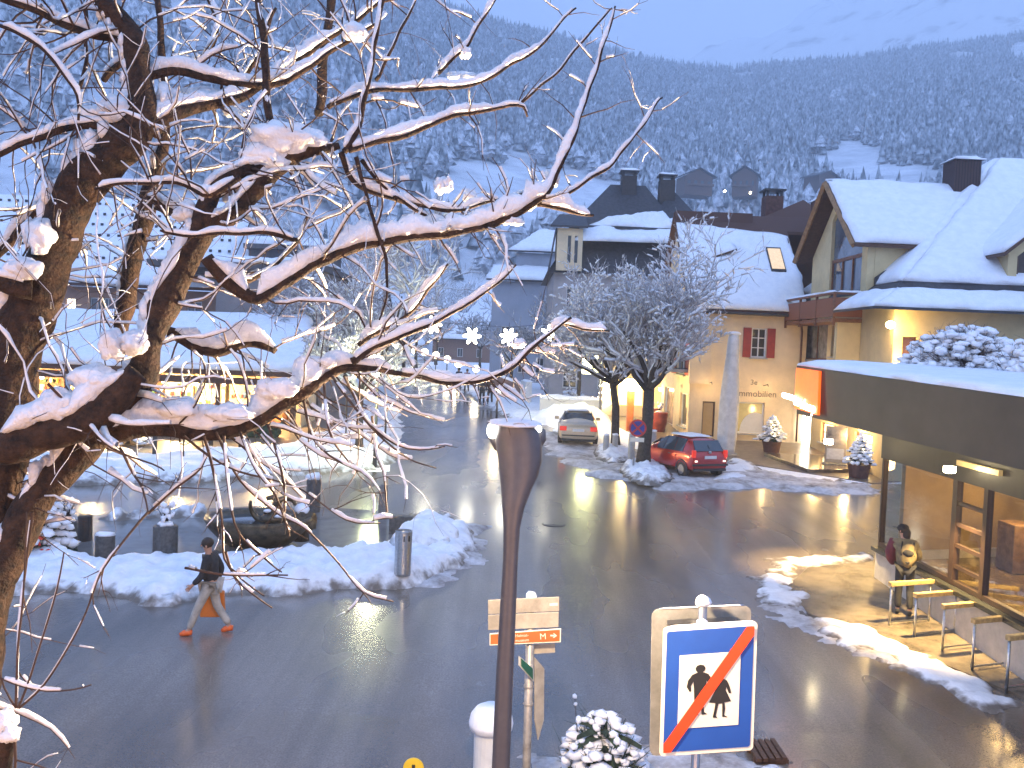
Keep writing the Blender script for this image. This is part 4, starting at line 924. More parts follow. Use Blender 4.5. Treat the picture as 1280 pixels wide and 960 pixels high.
# upper hip roofs with chimneys
for (pl, pk, pr_, yk, nm) in ((705, 797, 845, 232, 0), (800, 832, 885, 238, 1)):
    a0, a1 = mx_(pl, Ym + 1), mx_(pr_, Ym + 1); zk = mzz(pk, yk, Ym + 5); xk = mx_(pk, Ym + 5); zb_ = z2 - .1 + nm * .05
    b = MB(); v = [Vector((a0, Ym + 1.0 + nm * .4, zb_)), Vector((a1, Ym + 1.0 + nm * .4, zb_)), Vector((a1, Yb - 2, zb_)), Vector((a0, Yb - 2, zb_)), Vector((xk - (2.6 if nm == 0 else .2), Ym + 5, zk)), Vector((xk, Ym + 5, zk))]
    b.add(v, [(0, 1, 5, 4), (1, 2, 5), (2, 3, 4, 5), (3, 0, 4), (3, 2, 1, 0)]); hr = b.build('hip_roof', DARKROOF, H4)
    t0, t1 = .02, .55; f = lambda s, t: v[0].lerp(v[1], s).lerp(v[4].lerp(v[5], s), t) + Vector((0, -.02, .01))
    MB().snowquad(f(.16, .04), f(.97, .04), f(.95 if nm == 0 else .7, .42), f(.3, .2), .2, 26, 10, amp=1.6, fr=.8).build('roof_snow', SNOW, hr, smooth=True)
    chimney(hr, mx_(775 if nm == 0 else 822, Ym + 5), Ym + 4.6, zk - 2.2, mzz(775 if nm == 0 else 822, 222 if nm == 0 else 227, Ym + 5), 1.1, M('dark_chimney', (.05, .045, .045), .8), cap=True)

# ------------------------------------------------------------------ blue-grey house further up the street
Y5 = 88.0; x0, x1 = sx(612, Y5), sx(692, Y5); zg5 = gz(Y5) - .1; zt = sz(650, 352, Y5)
H5 = thing('blue_grey_house', 'blue grey house with snowy double roof further up the street', 'house', ((x0 + x1) / 2, Y5, gz(Y5)))
b = MB(); ops = [(1.0 + 1.7 * i, 1.0 + 2.9 * j, 1.8 + 1.7 * i, 2.5 + 2.9 * j) for i in range(3) for j in range(2)]
wall(b, (x0, Y5, zg5), (1, 0, 0), x1 - x0, zt - zg5, ops); b.box((x0, Y5 + .3, zg5), (x0 + .3, Y5 + 9, zt)); b.box((x1 - .3, Y5 + .3, zg5), (x1, Y5 + 9, zt)); b.box((sx(640, Y5 + 2), Y5 + 2, zt), (x1 + 2, Y5 + 9, sz(660, 316, Y5 + 2)))
b.build('wall', M('blue_plaster', (.33, .36, .42), .85, var=.08, scale=.6), H5)
for o in ops: window(H5, (x0, Y5, zg5), (1, 0, 0), o, 2, 2, WHITE, GLASSD)
b = MB(); zz = sz(660, 316, Y5 + 2); q = [(x0 - .6, Y5 - .6, zt), (x1 + .3, Y5 - .6, zt), (x1, Y5 + 2.2, zt + 1.5), (x0, Y5 + 2.2, zt + 1.5)]; b.slab(q, (0, 0, .15))
q2 = [(sx(630, Y5 + 1), Y5 + 1.4, zz), (x1 + 2.5, Y5 + 1.4, zz), (x1 + 2.5, Y5 + 6, zz + 2.6), (sx(668, Y5 + 6), Y5 + 6, zz + 2.6)]; b.slab(q2, (0, 0, .15)); rf5 = b.build('roof', DARKROOF, H5)
b = MB(); sh = lambda Q: [(p[0], p[1], p[2] + .152) for p in Q]; b.snowquad(*sh(q), .3, 16, 6); b.snowquad(*sh(q2), .3, 16, 8); b.build('roof_snow', SNOW, rf5, smooth=True)

# ------------------------------------------------------------------ houses on the slope (far)
def chalet(px, py, Y, w, h, label, rz=0.2, wallm=None):
    p = at(px, py, Y); zc = p.z
    t = thing('chalet', label, 'chalet', (p.x, Y, zc), rz, 'chalets on the far slope')
    b = MB(); L = lambda x, y, z: pw(t) @ Vector((x, y, z))
    d = w * .8
    for (a, c) in (((-w / 2, 0, -2), (w / 2, d, h * .62)),):
        vs = [L(x, y, z) for x, y, z in [(a[0], a[1], a[2]), (c[0], a[1], a[2]), (c[0], c[1], a[2]), (a[0], c[1], a[2]), (a[0], a[1], c[2]), (c[0], a[1], c[2]), (c[0], c[1], c[2]), (a[0], c[1], c[2])]]
        b.add(vs, BOXF)
    b.slab([L(-w / 2, 0, h * .62), L(w / 2, 0, h * .62), L(0, 0, h * .98)], L(0, d, 0) - L(0, 0, 0)); b.build('wall', wallm or WOODD, t)
    b = MB()
    for s in (-1, 1): b.slab([L(0, -1, h), L(s * w * .62, -1, h * .58), L(s * w * .62, d + 1, h * .58), L(0, d + 1, h)], (0, 0, .3))
    b.build('roof', DARKROOF, t)
    for i in range(4): 
        c = L(-w * .36 + i * w * .24, -.05, h * .3); MB().obox(c, (w * .06, 0, 0), (0, .03, 0), (0, 0, h * .1)).build('window', GLASSD, t)
    MB().obox(L(0, -.5, h * .18), (w * .5, 0, 0), (0, .45, 0), (0, 0, .35)).build('balcony', WOODD, t)
    return t
chalet(873, 236, 300, 9.5, 6.5, 'dark wooden chalet with a low gable on the far slope beyond the mansard roof')
chalet(930, 238, 310, 8.0, 8.0, 'darker square chalet on the far slope between two lit lamps', -.35)
chalet(778, 158, 560, 8.5, 5.0, 'tiny dark hut high on the wooded slope right of the long twig')
chalet(1035, 232, 330, 9, 5, 'low chalet roof just showing behind the left gable of the balcony house', .5)
for i, (px_, py_, s) in enumerate(((906, 239, 'left of the square chalet'), (938, 241, 'below the square chalet'), (678, 166, 'high in the dark wood'), (962, 247, 'beside the brown brick chimney'))):
    Y = (296, 296, 480, 290)[i]; p = at(px_, py_, Y); b = MB().tube([p - Vector((0, 0, 3.2)), p], .07, 6)
    t = thing('slope_lamp', 'tiny lit lamp on the far slope ' + s, 'street lamp', p - Vector((0, 0, 3.2)), 0, 'lamps on the far slope'); b.build('pole', IRON, t)
    MB().blob(p, .42 if i < 2 else .3, .02, 1, 1).build('globe', E('far_lamp', (1, .82, .55), 14), t, smooth=True)

# ------------------------------------------------------------------ left: shopping arcade with a broad snowy roof
H6 = thing('shop_arcade', 'long low arcade with a broad snow roof and bright warm shop fronts', 'shops', (-20, 42, gz(42)))
Ya = 41.0; zea = sz(200, 468, Ya); zg6 = gz(Ya)
xL, xR = -40.0, sx(392, Ya)
b = MB(); q = [(xL, Ya, zea), (xR, Ya, zea + .1), (sx(388, 49), 49, sz(386, 404, 49)), (xL, 49, sz(200, 404, 49))]; b.slab(q, (0, 0, .22)); rf6 = b.build('roof', WOODD, H6)
MB().snowquad(*[(p[0], p[1], p[2] + .222) for p in q], .42, 90, 22, amp=.3, fr=.45).build('roof_snow', SNOW, rf6, smooth=True)
b = MB(); b.box((xL, 46.2, zg6 - .2), (xR - 1, 46.5, zea + 1.4)); b.box((xR - 1.3, 43.2, zg6 - .2), (xR - 1, 46.2, zea + .6)); b.build('back_wall', M('lit_plaster', (.70, .56, .34), .8, var=.2, scale=.7), H6)
for k in range(9):
    x = xL + 3 + k * (xR - 1 - xL - 3) / 8; MB().box((x - .11, Ya + .5, zg6), (x + .11, Ya + .72, zea + .15)).build('post', WOODD, H6, bevel=.01)
MB().box((xL, Ya + .06, zea - .32), (xR, Ya + .16, zea - .01)).build('eave_board', WOODD, H6)
rnd = random.Random(11); GD = GOODS + [WOOD, M('goods_green', (.05, .14, .06), .6), M('goods_cream', (.6, .5, .35), .7)]
for k in range(17):
    x0 = xL + 2 + k * (xR - xL - 4) / 17; w_ = (xR - xL - 4) / 17 * .86
    b = MB(); y = 44.6
    b.box((x0, y, zg6), (x0 + w_, y + .9, zg6 + .85)); b.box((x0, y + 1.2, zg6), (x0 + w_, y + 1.28, zg6 + 2.3))
    st_ = b.build('stall_counter', GD[rnd.choice((4, 6, 6, 2))], H6)
    b = MB()
    for _ in range(15):
        u = x0 + rnd.uniform(.05, w_ - .2); z = zg6 + rnd.choice((.86, 1.25, 1.65, 2.0)); s = rnd.uniform(.08, .2)
        b.box((u, y + (.2 if z < zg6 + 1 else 1.0), z), (u + s, y + (.4 if z < zg6 + 1 else 1.19), z + s * rnd.uniform(.8, 1.8)), rnd.randrange(len(GD)))
    b.build('goods', GD, st_)
BULB = E('bulb_warm', (1, .72, .3), 25); BULB2 = E('bulb_white', (1, .88, .6), 25)
for k in range(22):
    x = xL + 3 + k * (xR - xL - 4) / 22 + rnd.uniform(-.3, .3); z = zea - rnd.uniform(.35, .6)
    MB().blob((x, 42.6 + rnd.uniform(-.6, 1.2), z), .10, .02, 1, 1).build('lamp_bulb', rnd.choice((BULB, BULB, BULB2)), H6, smooth=True)
for k in range(7):
    lamp('arcade_light', (xL + 4 + k * (xR - xL - 5) / 6.4, 43.0, zea - .45), 900, (1, .68, .28), .25, parent=H6)
for px_ in (8, 45, 85):
    x = sx(px_, 45.9); b = MB().box((x - .65, 46.12, zea - 1.15), (x + .65, 46.19, zea - .2)); w = b.build('lit_panel', LITW2, H6)
# clipped hedge strip in front of the arcade
b = MB(); rnd = random.Random(5)
for k in range(420):
    x = rnd.uniform(sx(170, 39.6), sx(352, 39.6)); b.blob((x, 39.7 + rnd.uniform(-.3, .3), gz(39.7) + rnd.uniform(.1, .62)), rnd.uniform(.1, .2), .4, 2.5, 1)
tag(b.build('hedge', M('hedge_leaves', (.03, .06, .02), .7, var=.4, scale=8)), 'low dark clipped hedge along the bright arcade pavement', 'hedge')

# ------------------------------------------------------------------ pinkish terraced house above the arcade, and the grey one beside it
Y7 = 62.0; x0, x1 = sx(-120, Y7), sx(272, Y7); zg7 = gz(Y7) - .1; zt = sz(170, 361, Y7)
H7 = thing('salmon_house', 'long salmon house with balcony behind the arcade, under a speckled snow roof', 'house', ((x0 + x1) / 2, Y7, gz(Y7)))
b = MB(); base = zt - 2.9
px7 = lambda p: sx(p, Y7) - x0
ops = [(px7(p), 3.6 + (base - zg7 - 3.6) + .9, px7(p) + 1.0, base - zg7 + 2.2) for p in (-60, -20, 25, 60, 111, 124, 172, 205, 232)]
ops[3] = (px7(81), base - zg7 + .75, px7(93), base - zg7 + 2.1)
wall(b, (x0, Y7, zg7), (1, 0, 0), x1 - x0, zt - zg7, ops); b.box((x1 - .3, Y7 + .3, zg7), (x1, Y7 + 8, zt)); b.build('wall', M('salmon_plaster', (.46, .28, .20), .85, var=.1, scale=.7), H7)
for i, o in enumerate(ops): window(H7, (x0, Y7, zg7), (1, 0, 0), o, 2, 1, WHITE, E('lit_window', (1, .8, .45), 5) if i == 3 else M('grey_pane', (.16, .18, .2), .1))
b = MB(); q = [(x0 - .5, Y7 - 1.2, zt), (x1 + .4, Y7 - 1.2, zt), (x1 + .4, Y7 + 7, sz(270, 258, Y7 + 7)), (x0 - .5, Y7 + 7, sz(270, 258, Y7 + 7))]; b.slab(q, (0, 0, .2)); rf7 = b.build('roof', BROWNROOF, H7)
q = [Vector(p) + Vector((0, 0, .205)) for p in q]; MB().snowquad(*q, .32, 60, 30, amp=.25, fr=.5).build('roof_snow', SNOW, rf7, smooth=True)
b = MB()
for j in range(6):
    for i in range(34):
        s, t = (i + .5 * (j % 2) + .3 * rnd.random()) / 34, .22 + .13 * j; p = q[0].lerp(q[1], s).lerp(q[3].lerp(q[2], s), t) + Vector((0, -.2, .36)); b.box(p - Vector((.09, .05, .1)), p + Vector((.09, .05, .07)))
o_ = b.build('snow_guards', DARKROOF, rf7); o_['kind'] = 'stuff'
bal = MB().box((px7(96) + x0, Y7 - 1.3, base), (px7(190) + x0, Y7 - .003, base + .15)).build('balcony', CONC, H7)
b = MB(); railing(b, (px7(96) + x0, Y7 - 1.25, base + .15), (px7(190) + x0, Y7 - 1.25, base + .15), 1.0, 46, .022); b.build('railing', WHITE, bal)
Y8 = 55.0; x0, x1 = sx(268, Y8), sx(402, Y8); zg8 = gz(Y8) - .1; zt = sz(340, 338, Y8)
H8 = thing('grey_flat_house', 'plain grey house with stepped flat roofs deep in snow', 'house', ((x0 + x1) / 2, Y8, gz(Y8)))
b = MB(); ops = [(1.2 + 2.1 * i, 3.3, 2.1 + 2.1 * i, 4.5) for i in range(3)]
wall(b, (x0, Y8, zg8), (1, 0, 0), x1 - x0, zt - zg8, ops); b.box((x0, Y8 + .3, zg8), (x1, Y8 + 8, zt - .01)); b.build('wall', M('grey_plaster', (.27, .25, .25), .85, var=.1, scale=.7), H8)
for o in ops: window(H8, (x0, Y8, zg8), (1, 0, 0), o, 2, 1, WHITE, GLASSD)
b = MB(); b.slab([(x0 - 4, Y8 - .5, zt), (x1 + .3, Y8 - .5, zt), (x1 + .3, Y8 + 8, zt), (x0 - 4, Y8 + 8, zt)], (0, 0, .35)); za = zt + 1.6; b.slab([(x0 + .5, Y8 + 3.5, za), (x1 - .2, Y8 + 3.5, za), (x1 - .2, Y8 + 8, za), (x0 + .5, Y8 + 8, za)], (0, 0, .3)); b.box((x0 + .7, Y8 + 4, zt + .35), (x1 - .5, Y8 + 7.8, za)); rf8 = b.build('roof', M('roof_edge', (.10, .095, .1), .7), H8)
b = MB(); b.snowquad((x0 - 4, Y8 - .5, zt + .352), (x1 + .3, Y8 - .5, zt + .352), (x1 + .3, Y8 + 3.9, zt + .5), (x0 - 4, Y8 + 3.9, zt + .5), .4, 24, 10); b.snowquad((x0 + .5, Y8 + 3.5, za + .302), (x1 - .2, Y8 + 3.5, za + .302), (x1 - .2, Y8 + 8, za + .6), (x0 + .5, Y8 + 8, za + .6), .5, 24, 8); b.build('roof_snow', SNOW, rf8, smooth=True)
# background house rows left of the street, between the trees
def bhouse(px0, px1, Y, ytop, ridge, col, label, name='village_house'):
    x0, x1 = sx(px0, Y), sx(px1, Y); zg_ = gz(Y) - .1; zt = sz((px0 + px1) / 2, ytop, Y); zr_ = sz((px0 + px1) / 2, ridge, Y + 4)
    t = thing(name, label, 'house', ((x0 + x1) / 2, Y, zg_)); b = MB(); n = max(2, int((x1 - x0) / 2.4)); ops = [((x1 - x0) * (i + .3) / n, .9 + 2.8 * j, (x1 - x0) * (i + .3) / n + .9, 2.3 + 2.8 * j) for i in range(n) for j in range(max(1, int((zt - zg_) / 2.8)))]
    wall(b, (x0, Y, zg_), (1, 0, 0), x1 - x0, zt - zg_, ops); b.box((x0, Y + .3, zg_), (x0 + .3, Y + 8, zt)); b.box((x1 - .3, Y + .3, zg_), (x1, Y + 8, zt)); b.build('wall', col, t)
    for o in ops: window(t, (x0, Y, zg_), (1, 0, 0), o, 2, 1, WHITE, GLASSD, sill=False)
    q = [(x0 - .4, Y - .7, zt), (x1 + .4, Y - .7, zt), (x1 + .4, Y + 4, zr_), (x0 - .4, Y + 4, zr_)]; q2 = [(x0 - .4, Y + 4, zr_), (x1 + .4, Y + 4, zr_), (x1 + .4, Y + 8.6, zt), (x0 - .4, Y + 8.6, zt)]
    r = MB().slab(q, (0, 0, .15)).slab(q2, (0, 0, .15)).build('roof', DARKROOF, t); MB().snowquad(*sh(q), .28, 16, 8).build('roof_snow', SNOW, r, smooth=True); return t
bhouse(400, 470, 92, 385, 350, M('pale_plaster', (.42, .40, .38), .85), 'pale house behind the frosted trees left of the street')
bhouse(540, 612, 150, 425, 392, M('brown_plaster', (.20, .11, .08), .85), 'reddish brown house at the far end of the street')
bhouse(484, 528, 172, 432, 408, PLASTER, 'small white house where the street vanishes')
bhouse(-60, 70, 96, 330, 262, M('pale_plaster', (.42, .40, .38), .85), 'tall pale house behind the salmon house, leftmost of the village')
# ------------------------------------------------------------------ frosted street trees
def grow(segs, p, d, L, r, depth, spread, rnd, upw=.08, kids_=(3, 5), droop=0.0):
    """recursive limb: fills segs with (points, radii)"""
    n = max(3, min(6, int(L / .25))); pts = [p.copy()]; rad = [r]; q = p.copy(); dd = d.normalized()
    for i in range(n):
        dd = (dd + Vector((rnd.gauss(0, .16), rnd.gauss(0, .16), rnd.gauss(0, .12) + upw - droop * (i / n)))).normalized(); q = q + dd * (L / n); pts.append(q.copy()); rad.append(r * (1 - .62 * (i + 1) / n))
    segs.append((pts, rad, depth))
    if depth <= 0: return
    for k in range(rnd.randint(*kids_)):
        t = rnd.uniform(.25, 1.0); i = min(n - 1, int(t * n)); b = pts[i].lerp(pts[i + 1], t * n - i if t < 1 else 1)
        ax = Vector((rnd.gauss(0, 1), rnd.gauss(0, 1), rnd.gauss(0, .7))); ax = (ax - dd * ax.dot(dd)); ax.normalize()
        nd = (dd * rnd.uniform(.35, .8) + ax * spread * rnd.uniform(.6, 1.1)).normalized()
        grow(segs, b, nd, L * rnd.uniform(.5, .75), rad[i] * .62, depth - 1, spread, rnd, upw, kids_, droop)
def snow_tube(mb, pts, rad, h, rnd, mi=0, n=6, gap=.15, wf=1.05, amp=.45, fr=3.0, rough=0.0):
    """snow lying along a branch: an oval ridge on the upper side, thinning where the branch is steep, with gaps and tapering ends"""
    k = len(pts); o = rnd.uniform(0, 99); vs = []; fs = []; prev = None; T = []; HH = []
    for i in range(k):
        t = (pts[min(i + 1, k - 1)] - pts[max(i - 1, 0)]); t = t.normalized() if t.length > 1e-6 else Vector((1, 0, 0)); T.append(t); hor = math.hypot(t.x, t.y); p = pts[i] * fr
        nz = noise.noise((p.x + o, p.y, p.z)); nz2 = noise.noise((p.x * 3 + o, p.y * 3, p.z * 3 + 9)); hh = (h[i] if hasattr(h, '__len__') else h) * (hor ** .7) * (1 + amp * 1.5 * nz + amp * .8 * nz2)
        if nz2 + nz < -1 + gap * 2: hh = 0
        if i in (0, k - 1): hh = 0
        HH.append(max(0, hh))
    for rng_ in (range(1, k), range(k - 2, -1, -1)):
        for i in rng_:
            j = i - 1 if rng_.step > 0 else i + 1; HH[i] = min(HH[i], HH[j] + .7 * (pts[i] - pts[j]).length + .001)
    for i in range(k):
        t, hh = T[i], HH[i]; s = Vector((t.y, -t.x, 0))
        if hh < .0015 or s.length < .05: prev = None; continue
        s.normalize(); u = s.cross(t); u = u if u.z > 0 else -u
        w = max(min(rad[i] * wf, hh * 1.6), hh * .42); c = pts[i] + u * (rad[i] * .55 + hh * .38); b = len(vs)
        for j in range(n):
            a = 2 * math.pi * j / n; kx = 1.0
            if rough:
                q = c * 18 + (s * math.cos(a) + u * math.sin(a)) * w * 24; kx = 1 + rough * (noise.noise(q) + .6 * noise.noise(q * 2.9))
            vs.append(c + s * math.cos(a) * w * kx + u * math.sin(a) * kx * (hh * .62 if math.sin(a) > 0 else hh * .40))
        fs += [(prev + j, prev + (j + 1) % n, b + (j + 1) % n, b + j) for j in range(n)] if prev is not None else [tuple(range(b, b + n))[::-1]]
        prev = b
    mb.add(vs, fs, mi)
def street_tree(name, label, base, H, fork, crownR, r, seed, group=None, nl=6, depth=3, lean=(0, 0), snowh=.035, bark=None, kids_=(3, 5), twr=1.0, top=.9):
    rnd = random.Random(seed); t = thing(name, label, 'tree', base, 0, group); B0 = Vector(base)
    tp = B0 + Vector((lean[0], lean[1], fork)); pts = [B0 + Vector((0, 0, -.1)), B0.lerp(tp, .25) + Vector((rnd.gauss(0, .03), 0, 0)), B0.lerp(tp, .6) + Vector((rnd.gauss(0, .04), 0, 0)), tp]
    b = MB(); b.tube(pts, [r * 1.5, r * 1.08, r * .95, r * .85], 12)
    segs = []
    for i in range(nl):
        a = 2 * math.pi * (i + rnd.random() * .6) / nl; up_ = rnd.uniform(.35, 1.2) if i else 2.5
        st = B0.lerp(tp, rnd.uniform(.86, 1.0)); L = crownR * rnd.uniform(.8, 1.05) if i else (H - fork) * top
        grow(segs, st, Vector((math.cos(a), math.sin(a), up_)), L * .8, r * .55, depth, .75, rnd, .1, kids_)
    for p_, q_, d_ in segs:
        if d_ >= depth - 0: b.tube(p_, q_, 7)
    b.build('trunk', bark or BARKG, t, smooth=True)
    tw = MB(); sn = MB()
    for p_, q_, d_ in segs:
        q2 = [max(.007 * twr, x) for x in q_]
        if d_ < depth: tw.tube(p_, q2, 4 if d_ < 2 else 5, 0, False)
        snow_tube(sn, p_, q2, snowh * (1.0 + .6 * (d_ >= 2)), rnd, 0, 5, .08, 1.3, .4, 4)
    tw.build('twigs', M('frost_bark', (.50, .48, .49), .9, var=.3), t); sn.build('twig_snow', SNOW, t, smooth=True); return t
g = gp(803, 590); street_tree('street_tree', 'larger frosted tree with dark trunk behind the round no-stopping sign', g, 8.8, 3.5, 3.6, .23, 3, 'frosted trees by the parked cars', 13, 4, (.15, .3), .075, BARKG, (3, 5))
g = gp(770, 566); street_tree('street_tree', 'second frosted tree with thinner trunk between the two parked cars', g, 8.8, 3.3, 3.7, .17, 8, 'frosted trees by the parked cars', 13, 4, (-.3, .3), .075, BARKG, (3, 5))
g = gp(707, 497); street_tree('frosted_tree', 'pale frosted tree in front of the mansard house', (g.x, 56, gz(56)), 9, 3.0, 2.6, .12, 21, 'frosted trees up the street', 8, 4, (0, 0), .05, None, (3, 5), 1.5)
sp = [(395, 50, 10.5, 3.6), (452, 36, 8.5, 3.0), (425, 64, 11, 3.6), (470, 76, 11, 3.4), (505, 92, 11.5, 3.4), (520, 112, 13, 4), (545, 128, 12, 4.2), (600, 118, 10, 3.6), (655, 98, 9, 3.0), (575, 160, 13, 5.5), (640, 78, 8.0, 2.5), (350, 70, 12, 4.2)]
wh = ['beside the snowed lawn left of the street', 'with slim brown trunk at the tip of the left snow bank', 'behind the tip of the arcade', 'third on the left pavement', 'fourth on the left pavement', 'left of the street just before its far end', 'at the far end of the street under the fairy stars', 'in front of the blue grey house, left', 'at the right edge of the blue grey house', 'closing the view at the end of the street', 'by the low wall on the right pavement', 'behind the grey flat-roofed house']
for i, ((px_, Y, H, cr), w_) in enumerate(zip(sp, wh)):
    tr = street_tree('frosted_tree', 'frosted bare tree ' + w_, (sx(px_, Y), Y, gz(Y)), H, H * .28, cr, .14 + .01 * (H - 8), 30 + i, 'frosted trees up the street', 7, 3 if Y > 60 else 4, (0, 0), .05 + Y * .0006, None, (4, 6) if Y > 60 else (3, 5), 1.5 + Y / 50)

# ------------------------------------------------------------------ snowy conifers in pots, bushes
PINE = M('pine_needles', (.025, .05, .03), .8, var=.4, scale=9); 
def frond(b, s, root, d, L, w, rnd, snow=True, sh=.06, dr=.35):
    d = d.normalized(); side = d.cross(Vector((0, 0, 1))); side.normalize(); n = 4; pts = []
    for i in range(n + 1):
        t = i / n; pts.append(root + d * L * t - Vector((0, 0, 1)) * dr * L * t * t)
    vs = []; 
    for i, p in enumerate(pts):
        ww = w * (1 - .8 * (i / n) ** 2) * (.5 if i == 0 else 1); vs += [p - side * ww + Vector((0, 0, -.02)), p + side * ww + Vector((0, 0, -.02)), p + Vector((0, 0, .03))]
    fs = []
    for i in range(n): 
        o = i * 3; fs += [(o, o + 3, o + 5, o + 2), (o + 2, o + 5, o + 4, o + 1), (o + 1, o + 4, o + 3, o)]
    b.add(vs, fs)
    for _ in range(5):
        i = rnd.randrange(1, n); q = pts[i] + side * rnd.choice((-1, 1)) * w * .9; b.tube([pts[i], q + d * w * .5 - Vector((0, 0, .05))], [w * .22, .004], 4)
    if snow:
        for i in range(1, n + 1):
            if rnd.random() < .8: s.blob(pts[i] + Vector((0, 0, .035)), (w * rnd.uniform(.6, 1.05), w * rnd.uniform(.6, 1.05), sh * rnd.uniform(.7, 1.3)), .25, 2, 1)
def conifer(t, base, H, Rr, layers, per, seed, bows=None, sh=.06):
    rnd = random.Random(seed); b = MB(); s = MB(); base = Vector(base)
    tk = MB().tube([base, base + Vector((0, 0, H * .95))], [H * .035, H * .008], 7).build('trunk', BARK, t, smooth=True)
    for k in range(layers):
        f = k / layers; z = H * (.12 + .85 * f); L = Rr * (1 - f) ** .8 + .06
        for j in range(max(4, int(per * (1 - .55 * f)))):
            a = 6.283 * rnd.random(); frond(b, s, base + Vector((0, 0, z)), Vector((math.cos(a), math.sin(a), .25 + .5 * f)), L * rnd.uniform(.75, 1.1), L * .2 + .03, rnd, True, sh)
    s.blob(base + Vector((0, 0, H)), (.07, .07, .12), .2, 2, 1)
    b.build('foliage', PINE, t); s.build('foliage_snow', SNOW, t, smooth=True)
    if bows:
        for (a, z) in bows:
            c = base + Vector((math.cos(a), math.sin(a), 0)) * Rr * .85 * (1 - z / H) ** .8 * 1.05 + Vector((0, 0, z)); q = MB()
            for sgn in (-1, 1): q.blob(c + Vector((sgn * .075, 0, .02)), (.085, .04, .055), .1, 2, 1); q.tube([c, c + Vector((sgn * .06, -.01, -.15))], [.02, .03], 5)
            q.blob(c, .035, .05, 2, 1); q.build('bow', M('red_bow', (.65, .05, .02), .4), t, smooth=True)
def pot(t, c, r, h, mat): MB().lathe(c, [(r * .72, 0), (r * .8, .03), (r, h * .92), (r * 1.06, h * .92), (r * 1.06, h), (r * .9, h), (r * .88, h - .04)], 20).build('pot', mat, t, smooth=False)
TERRA = M('brown_pot', (.13, .06, .045), .6, var=.2)
for i, (px_, py_, H, Rr, lab) in enumerate(((964, 566, 1.15, .62, 'snowy potted conifer with fairy lights left of the lit shop door'), (1073, 598, 1.2, .55, 'snowy potted conifer in a dark pot at the corner of the flat-roofed shop'))):
    g = gp(px_, py_); t = thing('potted_conifer', lab, 'potted tree', g, 0, 'potted conifers at the shop door'); pot(t, g, .42, .55, TERRA); conifer(t, g + Vector((0, 0, .5)), H, Rr, 9, 12, 40 + i)
    rnd = random.Random(i)
    for k in range(14 if i == 0 else 6):
        a = rnd.uniform(3.2, 6.2); z = rnd.uniform(.1, .9); MB().blob(g + Vector((math.cos(a) * Rr * (1.05 - z) * 1.05, math.sin(a) * Rr * (1.05 - z) * 1.05, .62 + z * H)), .022, 0, 1, 1).build('fairy_light', E('fairy_glow', (1, .75, .35), 14), t)
g = gp(52, 700); t = thing('christmas_tree', 'small christmas tree with red bows and clumps of snow beside the fountain island', 'christmas tree', g); conifer(t, g, 1.85, .72, 11, 13, 51, [(4.2, .55), (5.0, .58), (4.75, 1.02), (5.5, 1.4), (4.4, .25), (5.3, .3), (3.9, 1.2)], .08)
g = gp(160, 556); t = thing('christmas_tree', 'snowy christmas tree with lights in front of the arcade', 'christmas tree', g); conifer(t, g, 2.0, .95, 11, 13, 52, [(4.2, 1.2), (5.0, .7)], .08)
rnd = random.Random(4)
for k in range(26):
    a = rnd.uniform(3, 6.4); z = rnd.uniform(.05, .9); MB().blob(g + Vector((math.cos(a) * (1.0 - z), math.sin(a) * (1.0 - z), .2 + z * 1.9)), .035, 0, 1, 1).build('fairy_light', E('fairy_glow', (1, .75, .35), 14), t)
def snow_bush(t, c, rx_, ry_, rz_, n, seed, br, stems=60, frostmat=None, lump=(.7, 1.3)):
    rnd = random.Random(seed); s = MB(); b = MB(); c = Vector(c)
    for k in range(stems):
        a = rnd.uniform(0, 6.283); e = math.acos(rnd.uniform(0, 1)) ; d = Vector((math.cos(a) * math.sin(e) * rx_, math.sin(a) * math.sin(e) * ry_, math.cos(e) * rz_)); p1 = c + d * .55 + Vector((rnd.gauss(0, .05), rnd.gauss(0, .05), 0)); p2 = c + d * rnd.uniform(.9, 1.08)
        b.tube([c + Vector((d.x * .12, d.y * .12, 0)), p1, p2], [.02, .012, .004], 4, 0, False)
        for _ in range(4):
            q = p1.lerp(p2, rnd.random()); b.tube([q, q + Vector((rnd.gauss(0, 1), rnd.gauss(0, 1), rnd.gauss(.3, .7))) * br * 1.6], [.006, .002], 3, 0, False)
    for k in range(n):
        a = rnd.uniform(0, 6.283); e = math.acos(rnd.uniform(-.05, 1)); rr_ = rnd.uniform(.62, 1.0); d = Vector((math.cos(a) * math.sin(e) * rx_, math.sin(a) * math.sin(e) * ry_, math.cos(e) * rz_)) * rr_; r_ = br * rnd.uniform(*lump)
        s.blob(c + d, (r_ * rnd.uniform(.8, 1.5), r_ * rnd.uniform(.8, 1.3), r_ * rnd.uniform(.5, .8)), .35, 2.2, 1 if br < .1 else 2)
    b.build('stems', frostmat or BARKG, t); s.build('snow_clumps', SNOW, t, smooth=True)
p = at(1202, 470, 22.5); t = thing('rounded_shrub', 'big rounded shrub loaded with snow on the flat shop roof', 'shrub', p, 0); snow_bush(t, p, 1.5, 1.2, 1.25, 560, 61, .10, 240, M('purple_grey_twigs', (.16, .13, .13), .9))
p = at(1292, 478, 20.0); t = thing('rounded_shrub', 'second snowy shrub on the flat roof cut by the right edge', 'shrub', p, 0); snow_bush(t, p, .75, .7, 1.0, 190, 62, .10, 100, M('purple_grey_twigs', (.16, .13, .13), .9))
p = gp(752, 985); t = thing('snowy_bush', 'dark leafy bush with thick lumps of snow in front of the blue sign', 'bush', p, 0)
snow_bush(t, p, .56, .52, .92, 230, 63, .075, 90, PINE, (.5, 1.4))
rnd = random.Random(3); b = MB(); s = MB()
